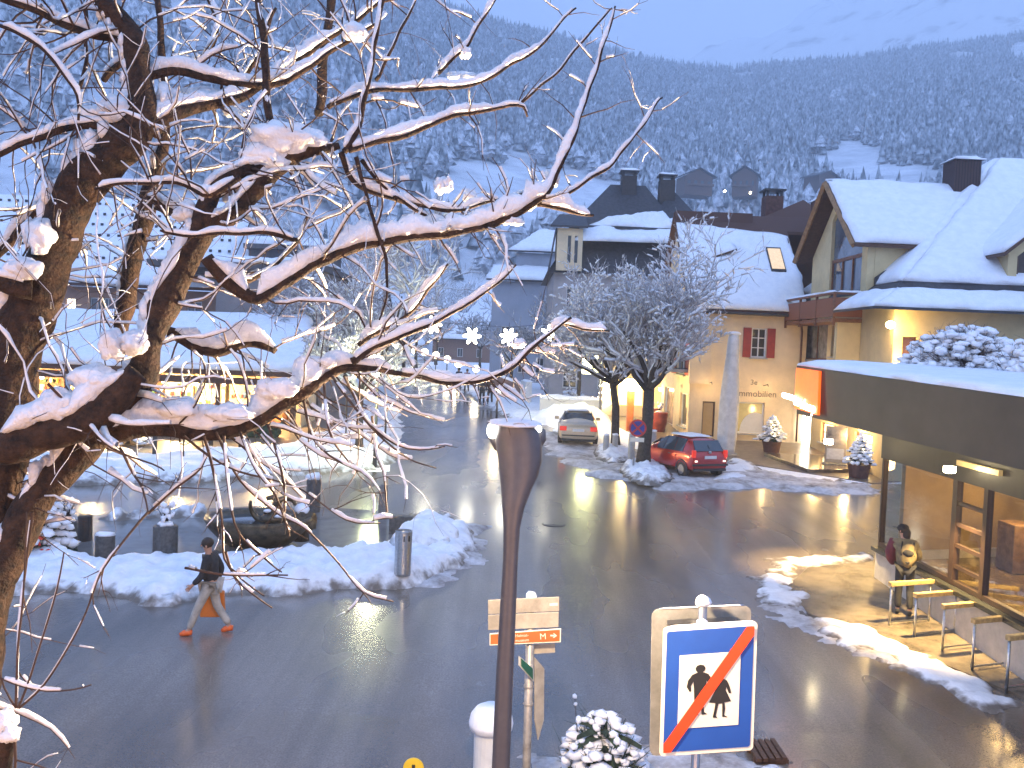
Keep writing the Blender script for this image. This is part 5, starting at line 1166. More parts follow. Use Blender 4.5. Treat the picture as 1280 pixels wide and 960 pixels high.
for k in range(60): 
    a = rnd.uniform(0, 6.283); frond(b, s, p + Vector((0, 0, rnd.uniform(.2, .75))), Vector((math.cos(a), math.sin(a), rnd.uniform(.1, .9))), rnd.uniform(.3, .5), .07, rnd, rnd.random() < .35, .05)
b.build('leaves', PINE, t); s.build('leaf_snow', SNOW, t, smooth=True)
b = MB(); s = MB()
for dx in (-.32,): b.tube([p + Vector((dx, 0, .6)), p + Vector((dx - .06, 0, 1.12))], [.008, .004], 5); s.blob(p + Vector((dx - .06, 0, 1.13)), .035, .2, 2, 1); s.blob(p + Vector((dx - .045, 0, 1.04)), .025, .2, 2, 1)
b.build('shoot', BARKG, t); s.build('shoot_snow', SNOW, t, smooth=True)

# ------------------------------------------------------------------ front street lamp (seen from behind)
Yl = 5.2; pl = at(626, 960, Yl); top = at(646, 530, Yl)
LB = Vector((pl.x - .02, Yl, 0)); t = thing('street_lamp', 'tall brown street lamp with flattened head seen from behind, snow on top', 'street lamp', LB)
LMP = M('lamp_paint', (.115, .108, .108), .45, metal=.2, var=.06, scale=20, bump=.05, bscale=160)
prof = [(960, 626, 23), (850, 630.5, 22), (760, 635, 20.5), (700, 638, 19), (660, 639.5, 21), (635, 641.5, 28), (612, 645.4, 39), (595, 648.6, 49), (577, 650, 55.5), (560, 648.7, 58.5), (546, 647, 58.5), (538, 646, 53), (533, 645, 42), (530.5, 644.5, 22)]
b = MB(); vs = []; n = 20
pts = []
for (yy, xx, ww) in prof:
    c = at(xx, yy, Yl); w = ww / FPX * Yl / 2; dpth = min(w, .052 + (w - .052) * .75); oy = max(0, w - .055) * .9; pts.append((c.x, c.z, w, dpth, oy))
z0 = pts[0][1]; pts = [(LB.x - .004 * 0, -.02, .075, .075, 0), (LB.x, .25, .072, .072, 0), (LB.x + .3 * (pts[0][0] - LB.x), .3, .053, .053, 0)] + pts
for (x_, z_, w, dp_, oy) in pts:
    for j in range(n):
        a = 2 * math.pi * j / n; ca, sa = math.cos(a), math.sin(a); e = .8
        vs.append((x_ + w * math.copysign(abs(ca) ** e, ca), Yl + oy + dp_ * math.copysign(abs(sa) ** e, sa), z_))
k = len(pts); fs = [(i * n + j, i * n + (j + 1) % n, (i + 1) * n + (j + 1) % n, (i + 1) * n + j) for i in range(k - 1) for j in range(n)] + [tuple(range(n))[::-1], tuple(range((k - 1) * n, k * n))]
b.add(vs, fs); b.build('pole', LMP, t, smooth=True)
hc = at(649, 560, Yl); hd = MB()
hd.lathe((hc.x - .012, Yl + .20, hc.z + .03), [(.06, -.09), (.13, -.07), (.172, .0), (.165, .06), (.12, .09), (.03, .1)], 22, sx=1.0, sy=.55); hd.build('lamp_head', LMP, t, smooth=True)
gl = MB().blob((hc.x - .160, Yl + .10, hc.z + .085), (.030, .09, .048), .02, 1, 2); gl.blob((hc.x + .112, Yl + .15, hc.z + .10), (.016, .05, .02), .02, 1, 2); gl.build('lens', E('lamp_lens', (1, .96, .9), 9), t, smooth=True)
b = MB(); sq = [at(607, 535, Yl), at(676, 545, Yl), at(672, 527, Yl), at(611, 523, Yl)]
b.blob((hc.x - .03, Yl + .10, hc.z + .133), (.155, .19, .024), .1, 2.2, 3); b.build('lamp_snow', SNOW, t, smooth=True)
lamp('street_lamp_light', (hc.x - .05, Yl + .55, hc.z - .12), 650, (1, .74, .46), .12, parent=t)

# ------------------------------------------------------------------ end-of-zone sign and its grey twin
Ys = 6.4; t = thing('zone_end_sign', 'blue square sign with walking couple and red diagonal bar', 'road sign', (at(881, 960, Ys + .1).x, Ys + .1, 0))
SBLUE = M('sign_blue', (.012, .07, .33), .35, var=.06, scale=3); SRED = M('sign_red', (.75, .055, .012), .35, var=.05); SWH = M('sign_white', (.78, .70, .56), .4, var=.05); SBK = M('sign_black', (.012, .012, .014), .5, var=0); ALU = M('sign_back_grey', (.27, .26, .24), .5, metal=.4, var=.15)
tl_, tr2, br2, bl2 = at(829, 784, Ys), at(946, 776, Ys - .0), at(940, 938, Ys), at(824, 944, Ys)
ex_ = (tr2 - tl_); ey_ = (bl2 - tl_)
def sp_(u, v, o=0.0): 
    return tl_ + ex_ * u + ey_ * v + (br2 - tr2 - bl2 + tl_) * 0 + Vector((0, -o, 0))
def rrect(u0, v0, u1, v1, r=.04, n=5, asp=.74):
    P = []
    for (cu, cv, a0) in ((u1 - r, v0 + r * asp, -90), (u1 - r, v1 - r * asp, 0), (u0 + r, v1 - r * asp, 90), (u0 + r, v0 + r * asp, 180)):
        for i in range(n + 1):
            a = RAD(a0 + 90 * i / n); P.append((cu + r * math.cos(a), cv + r * asp * math.sin(a)))
    return P
def plate(poly, o, th, mat, name, par=t): 
    return MB().slab([sp_(u, v, o) for u, v in poly], (0, -th, 0)).build(name, mat, par)
plate(rrect(0, 0, 1, 1), 0, .02, SWH, 'sign_board'); fc = plate(rrect(.035, .03, .965, .97, .03), .021, .002, SBLUE, 'sign_face')
plate([(.18, .22), (.83, .22), (.83, .79), (.18, .79)], .024, .002, SWH, 'white_panel', fc)
def fig(poly, u, v, sc): return [(u + (x - .5) * sc * 1.35, v + y * sc) for x, y in poly]
man = [(.5, 0), (.57, .02), (.60, .07), (.585, .12), (.55, .15), (.66, .19), (.74, .30), (.76, .42), (.70, .52), (.67, .50), (.68, .41), (.63, .32), (.62, .45), (.60, .60), (.585, .78), (.60, .93), (.66, .97), (.55, .98), (.535, .80), (.51, .62), (.48, .80), (.47, .95), (.50, .985), (.39, .98), (.40, .80), (.39, .60), (.38, .45), (.37, .32), (.32, .41), (.33, .50), (.30, .52), (.24, .42), (.26, .30), (.34, .19), (.45, .15), (.415, .12), (.40, .07), (.43, .02)]
wom = [(.5, 0), (.57, .03), (.59, .09), (.56, .14), (.64, .19), (.70, .32), (.74, .46), (.69, .47), (.63, .33), (.62, .40), (.74, .64), (.60, .66), (.62, .80), (.60, .93), (.68, .98), (.56, .97), (.55, .68), (.47, .68), (.44, .82), (.42, .94), (.46, .985), (.35, .97), (.38, .82), (.40, .66), (.26, .64), (.38, .40), (.37, .33), (.32, .46), (.27, .46), (.31, .30), (.36, .19), (.44, .14), (.41, .09), (.43, .03)]
plate(fig(man, .405, .30, .40), .027, .0015, SBK, 'walking_figure', fc); plate(fig(wom, .625, .37, .36), .027, .0015, SBK, 'walking_figure', fc)
plate([(.035, .90), (.885, .03), (.965, .03), (.965, .10), (.115, .97), (.035, .97)], .030, .0015, SRED, 'diagonal_bar', fc)
pb = MB(); pb.tube([(at(880, 750, Ys + .1).x + .0, Ys + .1, -.05), (at(879, 749, Ys + .1).x, Ys + .1, at(879, 752, Ys + .1).z)], .032, 12); pb.build('post', METAL, t, smooth=True)
s = MB().blob(at(879, 752, Ys + .1), (.055, .055, .05), .2, 2, 2); s.blob(sp_(.42, -.02, -.01) , (.05, .03, .018), .2, 2, 1)
s.snowquad(sp_(.05, 0, .02), sp_(.95, 0, .02), sp_(.95, 0, 0), sp_(.05, 0, 0), .012, 14, 2, up=(0, 0, 1)); s.build('post_snow', SNOW, t, smooth=True)
Yg = Ys + .22; q = [at(815, 762, Yg), at(939, 757, Yg), at(940, 940, Yg), at(812, 945, Yg)]
gex, gey = q[1] - q[0], q[3] - q[0]
gb_ = MB().slab([q[0] + gex * u + gey * v for u, v in rrect(0, 0, 1, 1, .07)], (0, .015, 0)); gb_ = gb_.build('rear_sign', ALU, t); gb_['label'] = 'grey back of a second rounded sign'
b = MB().slab([q[0] + gex * u + gey * v + Vector((0, -.018, 0)) for u, v in ((.15, .07), (.85, .07), (.85, .10), (.15, .10))], (0, .017, 0)); b.slab([q[0] + gex * u + gey * v + Vector((0, -.018, 0)) for u, v in ((.15, .9), (.85, .9), (.85, .93), (.15, .93))], (0, .017, 0)); b.build('bracket', METAL, gb_)
MB().snowquad(q[0] + gex * .08 , q[0] + gex * .93, q[0] + gex * .93 + Vector((0, .015, 0)), q[0] + gex * .08 + Vector((0, .015, 0)), .012, 16, 2, up=(0, 0, 1)).build('edge_snow', SNOW, gb_, smooth=True)

# ------------------------------------------------------------------ signpost with direction boards
Yp = 9.0; P0 = at(664, 749, Yp); bx_ = Vector((at(660, 960, Yp).x + .0, Yp, 0)); t = thing('signpost', 'slim post carrying brown museum board, grey board backs and a green finger', 'signpost', bx_)
POLE = M('post_zinc', (.36, .34, .31), .45, metal=.5, var=.2, scale=12)
MB().tube([bx_ + Vector((0, 0, -.05)), Vector((P0.x, Yp, P0.z))], .042, 12).build('post', POLE, t, smooth=True)
MB().blob(P0 + Vector((0, 0, .03)), (.06, .06, .05), .15, 2, 2).build('post_snow', SNOW, t, smooth=True)
def board(p4, Y, th, mat, name, par=t): 
    return MB().slab([at(x, y, Y) for x, y in p4], (0, th, 0)).build(name, mat, par, bevel=.004)
BK = M('board_back', (.40, .36, .30), .5, metal=.3, var=.15)
board([(610, 750), (699, 746), (699, 764), (610, 768)], Yp - .06, .012, BK, 'board'); board([(610, 769), (698.5, 765), (698, 784), (610, 788)], Yp - .06, .012, BK, 'board')
board([(687, 754.5), (697, 754), (697, 757), (687, 757.5)], Yp - .064, .003, SWH, 'sticker')
BRN = M('museum_brown', (.36, .11, .025), .4, var=.06); bw = board([(612, 792), (701.5, 785.5), (701, 803), (612, 807)], Yp - .09, .014, SWH, 'museum_board'); f_ = board([(613, 793.2), (700, 787), (699.6, 801.7), (613, 805.6)], Yp - .094, .003, BRN, 'board_face', bw)
dvb = at(700, 794, Yp) - at(640, 798, Yp)
text('Heimat-', f_, 'lettering', at(644, 795.0, Yp - .1), .040, dvb, SWH, .001, nrm=(0, -1, 0)); text('museum', f_, 'lettering', at(644, 801.0, Yp - .1), .040, dvb, SWH, .001, nrm=(0, -1, 0))
text('M', f_, 'emblem', at(674.5, 796.2, Yp - .1), .085, dvb, SWH, .001, nrm=(0, -1, 0))
def arrow(par):
    c = at(692, 794.5, Yp - .097); b = MB(); b.obox(c + Vector((-.012, 0, 0)), (.02, 0, 0), (0, .0015, 0), (0, 0, .007)); b.slab([c + Vector((.005, -.0015, .022)), c + Vector((.033, -.0015, 0)), c + Vector((.005, -.0015, -.022)), c + Vector((-.006, -.0015, -.022)), c + Vector((.014, -.0015, 0)), c + Vector((-.006, -.0015, .022))], (0, .003, 0)); b.build('arrow', SWH, par)
arrow(f_)
board([(664, 806), (694, 804), (694, 816), (664, 818)], Yp + .06, .012, BK, 'board')
q = [at(649, 820, Yp - .25), at(667, 836, Yp - .05), at(667, 852, Yp - .05), at(649, 832, Yp - .25)]
gnb = MB().slab(q, (-.006, .004, 0)).build('finger_board', M('finger_edge', (.55, .53, .47), .5), t); e1 = Vector((.82, -.57, 0)) * .006
MB().slab([q[0].lerp(q[2], .08) + e1, q[1].lerp(q[3], .1) + e1, q[2].lerp(q[0], .08) + e1, q[3].lerp(q[1], .1) + e1], (.002, .002, 0)).build('finger_face', M('finger_green', (.01, .10, .07), .4), gnb)
q = [at(669, 822, Yp - .02), at(680.5, 836, Yp + .05), at(680, 900, Yp + .05), at(673, 925, Yp), at(669, 900, Yp - .02)]
MB().slab(q, (-.01, .012, 0)).build('board', BK, t)
for yy in (776, 790, 858, 880): 
    c = at(660.5, yy, Yp); MB().lathe((c.x, Yp, c.z - .01), [(.048, 0), (.05, .005), (.05, .02), (.048, .025)], 14).build('clamp', POLE, t)

# ------------------------------------------------------------------ small street furniture
def post_thing(name, label, cat, px_, py_, prof, mat, group=None, n=20, snow=None, plant=False, seed=1, part='shaft', dz=0.0):
    g = gp(px_, py_, dz); t = thing(name, label, cat, g, 0, group); MB().lathe(g, [(r, z - (.03 if i == 0 else 0)) for i, (r, z) in enumerate(prof)], n).build(part, mat, t, smooth=False, bevel=0)
    h = prof[-1][1]; r = prof[-1][0]
    if snow: MB().blob(g + Vector((0, 0, h + snow * .2)), (r * 1.25 + .01, r * 1.25 + .01, snow), .2, 2, 2).build('snow_cap', SNOW, t, smooth=True)
    if plant:
        rnd = random.Random(seed); b = MB(); s = MB()
        for k in range(26):
            a = rnd.uniform(0, 6.28); d = Vector((math.cos(a) * rnd.uniform(.1, .6), math.sin(a) * rnd.uniform(.1, .6), 1)); q = g + Vector((0, 0, h - .02)); e = q + d.normalized() * rnd.uniform(.25, .6); b.tube([q, q.lerp(e, .5) + Vector((0, 0, .04)), e], [.012, .008, .004], 4, 0, False)
            if k < 18: s.blob(e - Vector((0, 0, .05)), (.06, .06, .07), .3, 2, 1)
            s.blob(q + Vector((d.x * .2, d.y * .2, .05)), (.09, .09, .06), .3, 2, 1)
        b.build('stems', BARKG, t); s.build('plant_snow', SNOW, t, smooth=True)
    return t
post_thing('stone_planter', 'tall stone planter post with snowed-under plant left of the fountain', 'planter', 206, 700, [(.24, 0), (.27, .1), (.27, .78), (.22, .8)], STONED, None, 20, None, True, 5)
post_thing('stone_bollard', 'short mossy stone bollard left of the tall stone planter', 'bollard', 131, 700, [(.20, 0), (.21, .05), (.21, .56), (.17, .58)], STONED, 'bollards round the fountain', snow=.05)
post_thing('stone_bollard', 'dark slender bollard standing behind the short mossy one', 'bollard', 106, 677, [(.16, 0), (.17, .05), (.17, .62), (.14, .66)], IRON, 'bollards round the fountain')
post_thing('stone_planter', 'dark planter post with drooping snowy plant beside the bow-decked christmas tree', 'planter', 84, 690, [(.2, 0), (.22, .1), (.22, .7), (.18, .72)], STONED, None, 20, None, True, 9)
post_thing('stone_bollard', 'tall dark bollard with a snow cap behind the fountain bowl', 'bollard', 391, 641, [(.2, 0), (.2, .1), (.2, .95), (.17, 1.0)], STONED, 'bollards round the fountain', snow=.13)
post_thing('stone_bollard', 'slim grey bollard right of the fountain pool', 'bollard', 478, 650, [(.13, 0), (.13, .1), (.12, .95), (.08, 1.0)], STONE, 'bollards round the fountain')
post_thing('steel_bin', 'round brushed steel litter bin in front of the big snow mound', 'litter bin', 503, 717, [(.17, 0), (.18, .02), (.18, .92), (.165, .93), (.165, .88)], STEEL, dz=.28)
g = gp(503, 717, .28); MB().slab([g + Vector((.02, -.185, .72)), g + Vector((.15, -.12, .72)), g + Vector((.15, -.12, .84)), g + Vector((.02, -.185, .84))], (0, .01, 0)).build('slot', RUB, bpy.data.objects['steel_bin'])
g = gp(535, 690); snowbank('snow_mound', [(g.x - 1.0, g.y - .5), (g.x + .75, g.y - .4), (g.x + .85, g.y + .8), (g.x + .2, g.y + 1.3), (g.x - .9, g.y + 1.2)],   .62, BANK, .08, .7, .2, .15, base=.02)
b = MB(); g2 = gp(492, 668); b.box((g2.x - .12, g2.y - .1, g2.z - .05), (g2.x + .5, g2.y + .15, g2.z + .5)); o = b.build('low_wall', STONED, None, bevel=.03); tag(o, 'dark low stone wall end under the snow mound right of the pool', 'wall')
p = gp(612, 1000); p = Vector((at(614, 900, 11).x, 11, 0)); t = thing('white_bollard', 'thick white bollard with a smooth dome of snow behind the lamp post', 'bollard', p)
hz = at(614, 905, 11).z; MB().lathe(p, [(.2, -.05), (.2, hz - .05), (.185, hz)], 24).build('shaft', M('white_enamel', (.7, .7, .68), .3, var=.05), t, smooth=False); MB().lathe(p + Vector((0, 0, hz - .07)), [(.19, 0), (.262, .02), (.272, .09), (.25, .19), (.19, .27), (.09, .32), (.01, .33)], 28).build('snow_cap', SNOW, t, smooth=True)
p = Vector((at(517, 955, 10).x, 10, 0)); t = thing('yellow_marker', 'yellow round-topped marker post peeking over the bottom edge', 'marker post', p); ht = at(517, 948, 10).z; YEL = M('marker_yellow', (.75, .50, .03), .4, var=.08)
MB().tube([p + Vector((0, 0, -.05)), p + Vector((0, 0, ht - .12))], .03, 10).build('post', METAL, t, smooth=True); MB().slab([p + Vector((.115 * math.cos(a), 0, ht - .115 + .115 * math.sin(a))) for a in np.linspace(0, 6.283, 28)[:-1]], (0, .02, 0)).build('disc', YEL, t)
MB().obox(p + Vector((.0, -.004, ht - .1)), (.018, 0, 0), (0, .003, 0), (0, 0, .03)).build('mark', SBK, t)
g = gp(958, 948); b = MB()
for i in range(5): b.obox(g + Vector((-.18 + .09 * i, .02 * i, .1)), (.03, 0, 0), (0, .3, 0), (0, 0, .02))
b.box(g + Vector((-.22, -.2, .0)), g + Vector((.24, -.12, .08))); b.box(g + Vector((-.22, .1, .0)), g + Vector((.24, .18, .08))); o = b.build('slatted_pallet', WOODD); tag(o, 'small dark slatted pallet half buried in snow by the zone sign foot', 'pallet')

# fountain: bronze bowl on a stone foot with curled figures on the rim
g = gp(322, 690); t = thing('bronze_fountain', 'bronze bowl fountain with curled horn figures on its rim', 'fountain', g); BRZ = M('bronze', (.10, .075, .045), .35, metal=.6, var=.35, scale=5, bump=.3, bscale=14)
MB().lathe(g, [(.92, -.03), (.95, .02), (.95, .12), (.80, .16), (.7, .2)], 28).build('foot', STONED, t, smooth=False)
MB().lathe(g + Vector((0, 0, .18)), [(.55, 0), (.75, .04), (.95, .2), (1.16, .42), (1.26, .62), (1.22, .70), (1.12, .66), (.9, .5), (.3, .42)], 40, sx=1.0, sy=.85).build('bowl', BRZ, t, smooth=True)
MB().lathe(g + Vector((0, 0, .74)), [(1.1, 0), (1.1, .02), (0.01, .021)], 36, sx=1, sy=.85).build('water', M('black_water', (.02, .03, .035), .04, var=0, spec=.9), t)
def curl(c, R_, a0, a1, r0, r1, flip=1):
    return [c + Vector((flip * R_ * math.cos(a), .06 * math.sin(a * 2), R_ * math.sin(a))) for a in np.linspace(a0, a1, 14)], list(np.linspace(r0, r1, 14))
b = MB(); c = g + Vector((.18, -.1, 1.12))
for pts_, rd in (curl(c, .36, RAD(160), RAD(330), .03, .13), curl(c + Vector((.45, .1, -.05)), .24, RAD(20), RAD(240), .04, .12, 1), curl(c + Vector((.1, .1, .02)), .18, RAD(-120), RAD(120), .12, .05)): b.tube(pts_, rd, 10)
b.blob(c + Vector((.2, 0, -.3)), (.32, .2, .16), .2, 2, 2); b.blob(g + Vector((.98, .2, .72)), (.35, .3, .25), .25, 2, 2); b.tube([g + Vector((.9, .2, .3)), g + Vector((.95, .2, .8)), g + Vector((1.0, .15, 1.02))], [.28, .2, .12], 12); b.build('figures', BRZ, t, smooth=True)
s = MB(); s.blob(g + Vector((.98, .2, 1.02)), (.19, .17, .13), .2, 2, 2); s.blob(g + Vector((.25, -.15, 1.02)), (.12, .08, .05), .2, 2, 1); s.blob(g + Vector((.55, -.3, .93)), (.12, .08, .05), .2, 2, 1); s.build('figure_snow', SNOW, t, smooth=True)

# no-stopping sign, stone posts, kerb islands under the trees
g = gp(795, 592); t = thing('no_stopping_sign', 'round red and blue no-stopping sign on a post before the larger frosted tree', 'road sign', g + Vector((-.15, -.25, 0)))
b0 = g + Vector((-.15, -.25, 0)); c = at(797, 535, b0.y); MB().tube([b0 + Vector((0, 0, -.05)), Vector((b0.x, b0.y, c.z + .35))], .035, 10).build('post', METAL, t, smooth=True)
def disc(c, r, o, th, mat, name, par): return MB().slab([c + Vector((r * math.cos(a), -o, r * math.sin(a))) for a in np.linspace(0, 2 * math.pi, 33)[:-1]], (0, -th, 0)).build(name, mat, par)
dk = disc(c, .33, .04, .012, M('sign_rim_red', (.5, .03, .03), .4), 'sign_disc', t); disc(c, .26, .053, .002, M('sign_disc_blue', (.03, .04, .25), .4), 'blue_field', dk)
for a in (45, -45): d = Vector((math.cos(RAD(a)), 0, math.sin(RAD(a)))); MB().obox(c + Vector((0, -.058 - (.002 if a > 0 else 0), 0)), d * .26, (0, .001, 0), Vector((-d.z, 0, d.x)) * .035).build('red_stroke', MAT['sign_rim_red'], dk)
MB().box(c + Vector((-.26, -.04, -.52)), c + Vector((.26, -.028, -.36))).build('supplement_plate', SWH, t)
for i, (px_, py_, h, r, lab) in enumerate(((757, 574, 1.0, .13, 'left one of a pair of stone posts by the thinner tree trunk'), (768, 572, .95, .12, 'right one of a pair of stone posts by the thinner tree trunk'), (815, 577, 1.25, .14, 'pale round post between the larger tree and the red car'), (788, 582, 1.3, .12, 'pale post left of the round no-stopping sign'))):
    post_thing('stone_post', lab, 'bollard', px_, py_, [(r, 0), (r, h * .93), (r * .8, h)], CONC, 'pale stone posts by the trees', snow=.06)
for i, (pp, lab) in enumerate((([(775, 594), (812, 610), (840, 604), (826, 584), (790, 580)], 'curved dark kerb of the larger frosted tree, snow inside'), ([(742, 572), (764, 584), (792, 576), (780, 563), (752, 562)], 'curved dark kerb of the thinner tree, snow inside'))):
    q = [gp(*v) for v in pp]; Pn = [Vector((v.x, v.y, gz(v.y))) for v in q]; sm = []
    for k in range(len(Pn)):
        for s_ in np.linspace(0, 1, 6)[:-1]:
            p0_, p1_, p2_, p3_ = Pn[k - 1], Pn[k], Pn[(k + 1) % len(Pn)], Pn[(k + 2) % len(Pn)]; sm.append(.5 * ((2 * p1_) + (p2_ - p0_) * s_ + (2 * p0_ - 5 * p1_ + 4 * p2_ - p3_) * s_ ** 2 + (3 * p1_ - p0_ - 3 * p2_ + p3_) * s_ ** 3))
    o = MB().slab([v + Vector((0, 0, -.05)) for v in sm], (0, 0, .2)).build('tree_kerb', STONED); tag(o, lab, 'kerb', 'kerbed tree islands')
    sb_ = snowbank('snow_cover', [(v.x, v.y) for v in sm], .2, BANK, .07, .5, .2, .8, base=.14, parent=o)
# covered parasol
g = gp(907, 568); t = thing('covered_parasol', 'tall pale closed parasol in a grey cover with a cap of snow', 'parasol', g); hp = at(911, 420, g.y).z - g.z
b = MB(); vs = []; n = 26; lv = [(.0, .40), (.05, .42), (.2, .44), (.42, .43), (.6, .37), (.8, .28), (.93, .25), (1.0, .22)]
for z_, r_ in lv:
    for j in range(n): a = 2 * math.pi * j / n; k = 1 + .09 * math.sin(a * 6 + z_ * 2) * (1 - .6 * z_) + .03 * math.sin(a * 11 + 5 * z_); vs.append(g + Vector((r_ * .98 * k * math.cos(a) + .10 * z_, r_ * k * math.sin(a), z_ * hp + .08)))
k = len(lv); b.add(vs, [(i * n + j, i * n + (j + 1) % n, (i + 1) * n + (j + 1) % n, (i + 1) * n + j) for i in range(k - 1) for j in range(n)] + [tuple(range(n))[::-1], tuple(range((k - 1) * n, k * n))]); b.build('cover', M('parasol_cover', (.62, .61, .60), .8, var=.1, scale=3), t, smooth=True)
MB().lathe(g, [(.5, -.02), (.5, .08), (.3, .1)], 20).build('base', CONC, t); MB().blob(g + Vector((.1, 0, hp + .12)), (.33, .3, .1), .15, 2, 2).build('snow_cap', SNOW, t, smooth=True)
# small notice stand before the shop
g = gp(1043, 586); t = thing('notice_stand', 'upright notice stand with two sheets before the lit shop windows', 'notice board', g); a = Vector((.62, -.25, 0)); Zv = Vector((0, 0, 1))
MB().obox(g + Zv * 1.0, a * .62, (.02, .05, 0), Zv * .75).build('frame', M('stand_frame', (.36, .30, .22), .5), t, bevel=.01)
for z_, m_ in ((1.32, M('poster_grey', (.34, .30, .26), .5, var=.4, scale=2)), (.62, M('poster_white', (.6, .58, .54), .5, var=.1))): MB().obox(g + Zv * z_ + Vector((-.022, -.055, 0)), a * .5, (.001, .003, 0), Zv * (.3 if z_ > 1 else .22)).build('poster', m_, t)
MB().obox(g + Zv * .1, a * .72, (.1, .25, 0), Zv * .12).build('base', STONE, t)
# lit yellow shop sign on a pole and the bright lamp behind the trees
Y9 = 50; c = at(738, 456, Y9); t = thing('lit_box_sign', 'glowing pale yellow box sign on a slim pole left of the frosted trees', 'lit sign', (c.x + .55, Y9, gz(Y9))); w = 10 / FPX * Y9
MB().tube([(c.x + .62, Y9, gz(Y9) - .1), (c.x + .62, Y9, c.z + .6)], .06, 8).build('pole', METAL, t, smooth=True); MB().box((c.x - w, Y9 - .2, c.z - .5), (c.x + w, Y9 + .2, c.z + .5)).build('light_box', E('yellow_box', (1, .93, .45), 5.5), t, bevel=.05)
MB().snowquad((c.x - w, Y9 - .2, c.z + .5), (c.x + w, Y9 - .2, c.z + .5), (c.x + w, Y9 + .2, c.z + .5), (c.x - w, Y9 + .2, c.z + .5), .1, 8, 4).build('sign_snow', SNOW, t, smooth=True)
lamp('box_sign_light', (c.x - .2, Y9 - .9, c.z - .2), 60, (.95, 1, .4), .4, parent=t)
Y9 = 47; c = at(788, 481, Y9); t = thing('shop_lantern', 'very bright warm lantern on an orange red pillar behind the larger frosted tree', 'lantern', (c.x, Y9, gz(Y9)))
MB().box((c.x - .12, Y9 - .12, gz(Y9) - .1), (c.x + .22, Y9 + .2, c.z - .3)).build('pillar', M('orange_pillar', (.5, .14, .04), .5, var=.15), t, bevel=.02); MB().lathe(c + Vector((0, 0, -.3)), [(.25, 0), (.42, .1), (.62, .32), (.5, .5), (.1, .6)], 20).build('lantern', E('lantern_glow', (1, .74, .3), 12), t, smooth=True)
lamp('lantern_light', c + Vector((0, -.8, -.2)), 150, (1, .66, .22), .5, parent=t)
Y9 = 54; x0, x1 = sx(756, Y9), sx(808, Y9); t = thing('lit_shop_front', 'brightly lit glazed shop front behind the tree trunks', 'shop front', ((x0 + x1) / 2, Y9, gz(Y9))); zt_ = sz(780, 462, Y9)
b = MB(); b.box((x0, Y9 + .4, gz(Y9) - .1), (x1 + 1, Y9 + 3, zt_ + .6)); b.build('wall', CREAM, t)
for k in range(3): u = x0 + (x1 - x0) * (k + .1) / 3; MB().box((u, Y9 + .3, gz(Y9) + .7), (u + (x1 - x0) * .26, Y9 + .36, zt_ - .5)).build('window', E('shopfront_glow', (1, .68, .25), 1.6), t)
MB().snowquad((x0 - .3, Y9 - .2, zt_ + .6), (x1 + 1, Y9 - .2, zt_ + .6), (x1 + 1, Y9 + 3, zt_ + .9), (x0 - .3, Y9 + 3, zt_ + .9), .3, 10, 6).build('roof_snow', SNOW, t, smooth=True)
for k in range(5): c = Vector((x0 + .1, Y9 + .2, zt_ - .5 - .42 * k)); MB().obox(c, (.32, 0, .12), (0, .05, 0), (-.02, 0, .05)).build('neon_bar', E('neon_bar_glow', (1, .9, .65), 8), t)
# red planters by the street wall of the cream house
for i, (px_, py_) in enumerate(((823, 540), (812, 534))):
    g = gp(px_, py_); post_thing('red_planter', ('square-shouldered red planter beside the poster window of the cream house', 'second red planter, half hidden behind the first')[i], 'planter', px_, py_, [(.3, 0), (.42, .5), (.45, 1.0), (.38, 1.02)], M('red_glaze', (.33, .06, .035), .4, var=.15), 'red planters', plant=True, seed=70 + i, part='pot')

# ------------------------------------------------------------------ promenade lamps, walls and fence on the right pavement
GLOBE = E('globe_glow', (1, .86, .55), 9)
def promenade(px_, py_, lab, hgt=1.75):
    d = ray(px_, py_); Y = 40.0
    while Y < 220 and (CAM + d * (Y / d.y)).z > gz(Y) + hgt: Y += .25
    Y = min(Y, 170); c = CAM + d * (Y / d.y); z0 = gz(Y); t = thing('promenade_lamp', lab, 'street lamp', (c.x, Y, z0), 0, 'globe lamps along the pavement')
    MB().tube([(c.x, Y, z0 - .05), (c.x, Y, c.z - .1)], [.06, .045], 8).build('pole', IRON, t, smooth=True); r = max(.19, .0038 * Y); MB().blob((c.x, Y, c.z), r, 0, 1, 2).build('globe', GLOBE, t, smooth=True)
    if Y < 90: lamp('globe_light', (c.x - .1, Y - .4, c.z), 26, (1, .72, .35), .2, parent=t)
    return t
for px_, py_, w_ in ((622, 489, 'nearest on the right pavement'), (595, 461, 'second on the right pavement, above the walkers'), (573, 455, 'third on the right pavement'), (559, 449, 'fourth on the right pavement'), (545, 444, 'fifth up the street'), (531, 440, 'sixth up the street'), (519, 438, 'seventh, smallest of the row'), (494, 433, 'alone on the left side far up the street')): promenade(px_, py_, 'white globe lamp, ' + w_)
def lwall(label, a, b_, h, mat, th=.25, snow=.18, name='garden_wall'):
    A_, B_ = gp(*a), gp(*b_); t = thing(name, label, 'wall', A_); n_ = (B_ - A_); n_.z = 0; L = n_.length; n_.normalize(); s_ = Vector((-n_.y, n_.x, 0)) * th
    q = [A_ + Vector((0, 0, -.3)), B_ + Vector((0, 0, -.3)), B_ + s_ + Vector((0, 0, -.3)), A_ + s_ + Vector((0, 0, -.3))]; MB().slab(q, (0, 0, h + .3)).build('wall', mat, t); tp_ = [v + Vector((0, 0, h + .303)) for v in q]
    if snow: MB().snowquad(tp_[0], tp_[1], tp_[2], tp_[3], snow, max(6, int(L * 2)), 4).build('wall_snow', SNOW, t, smooth=True)
    return t
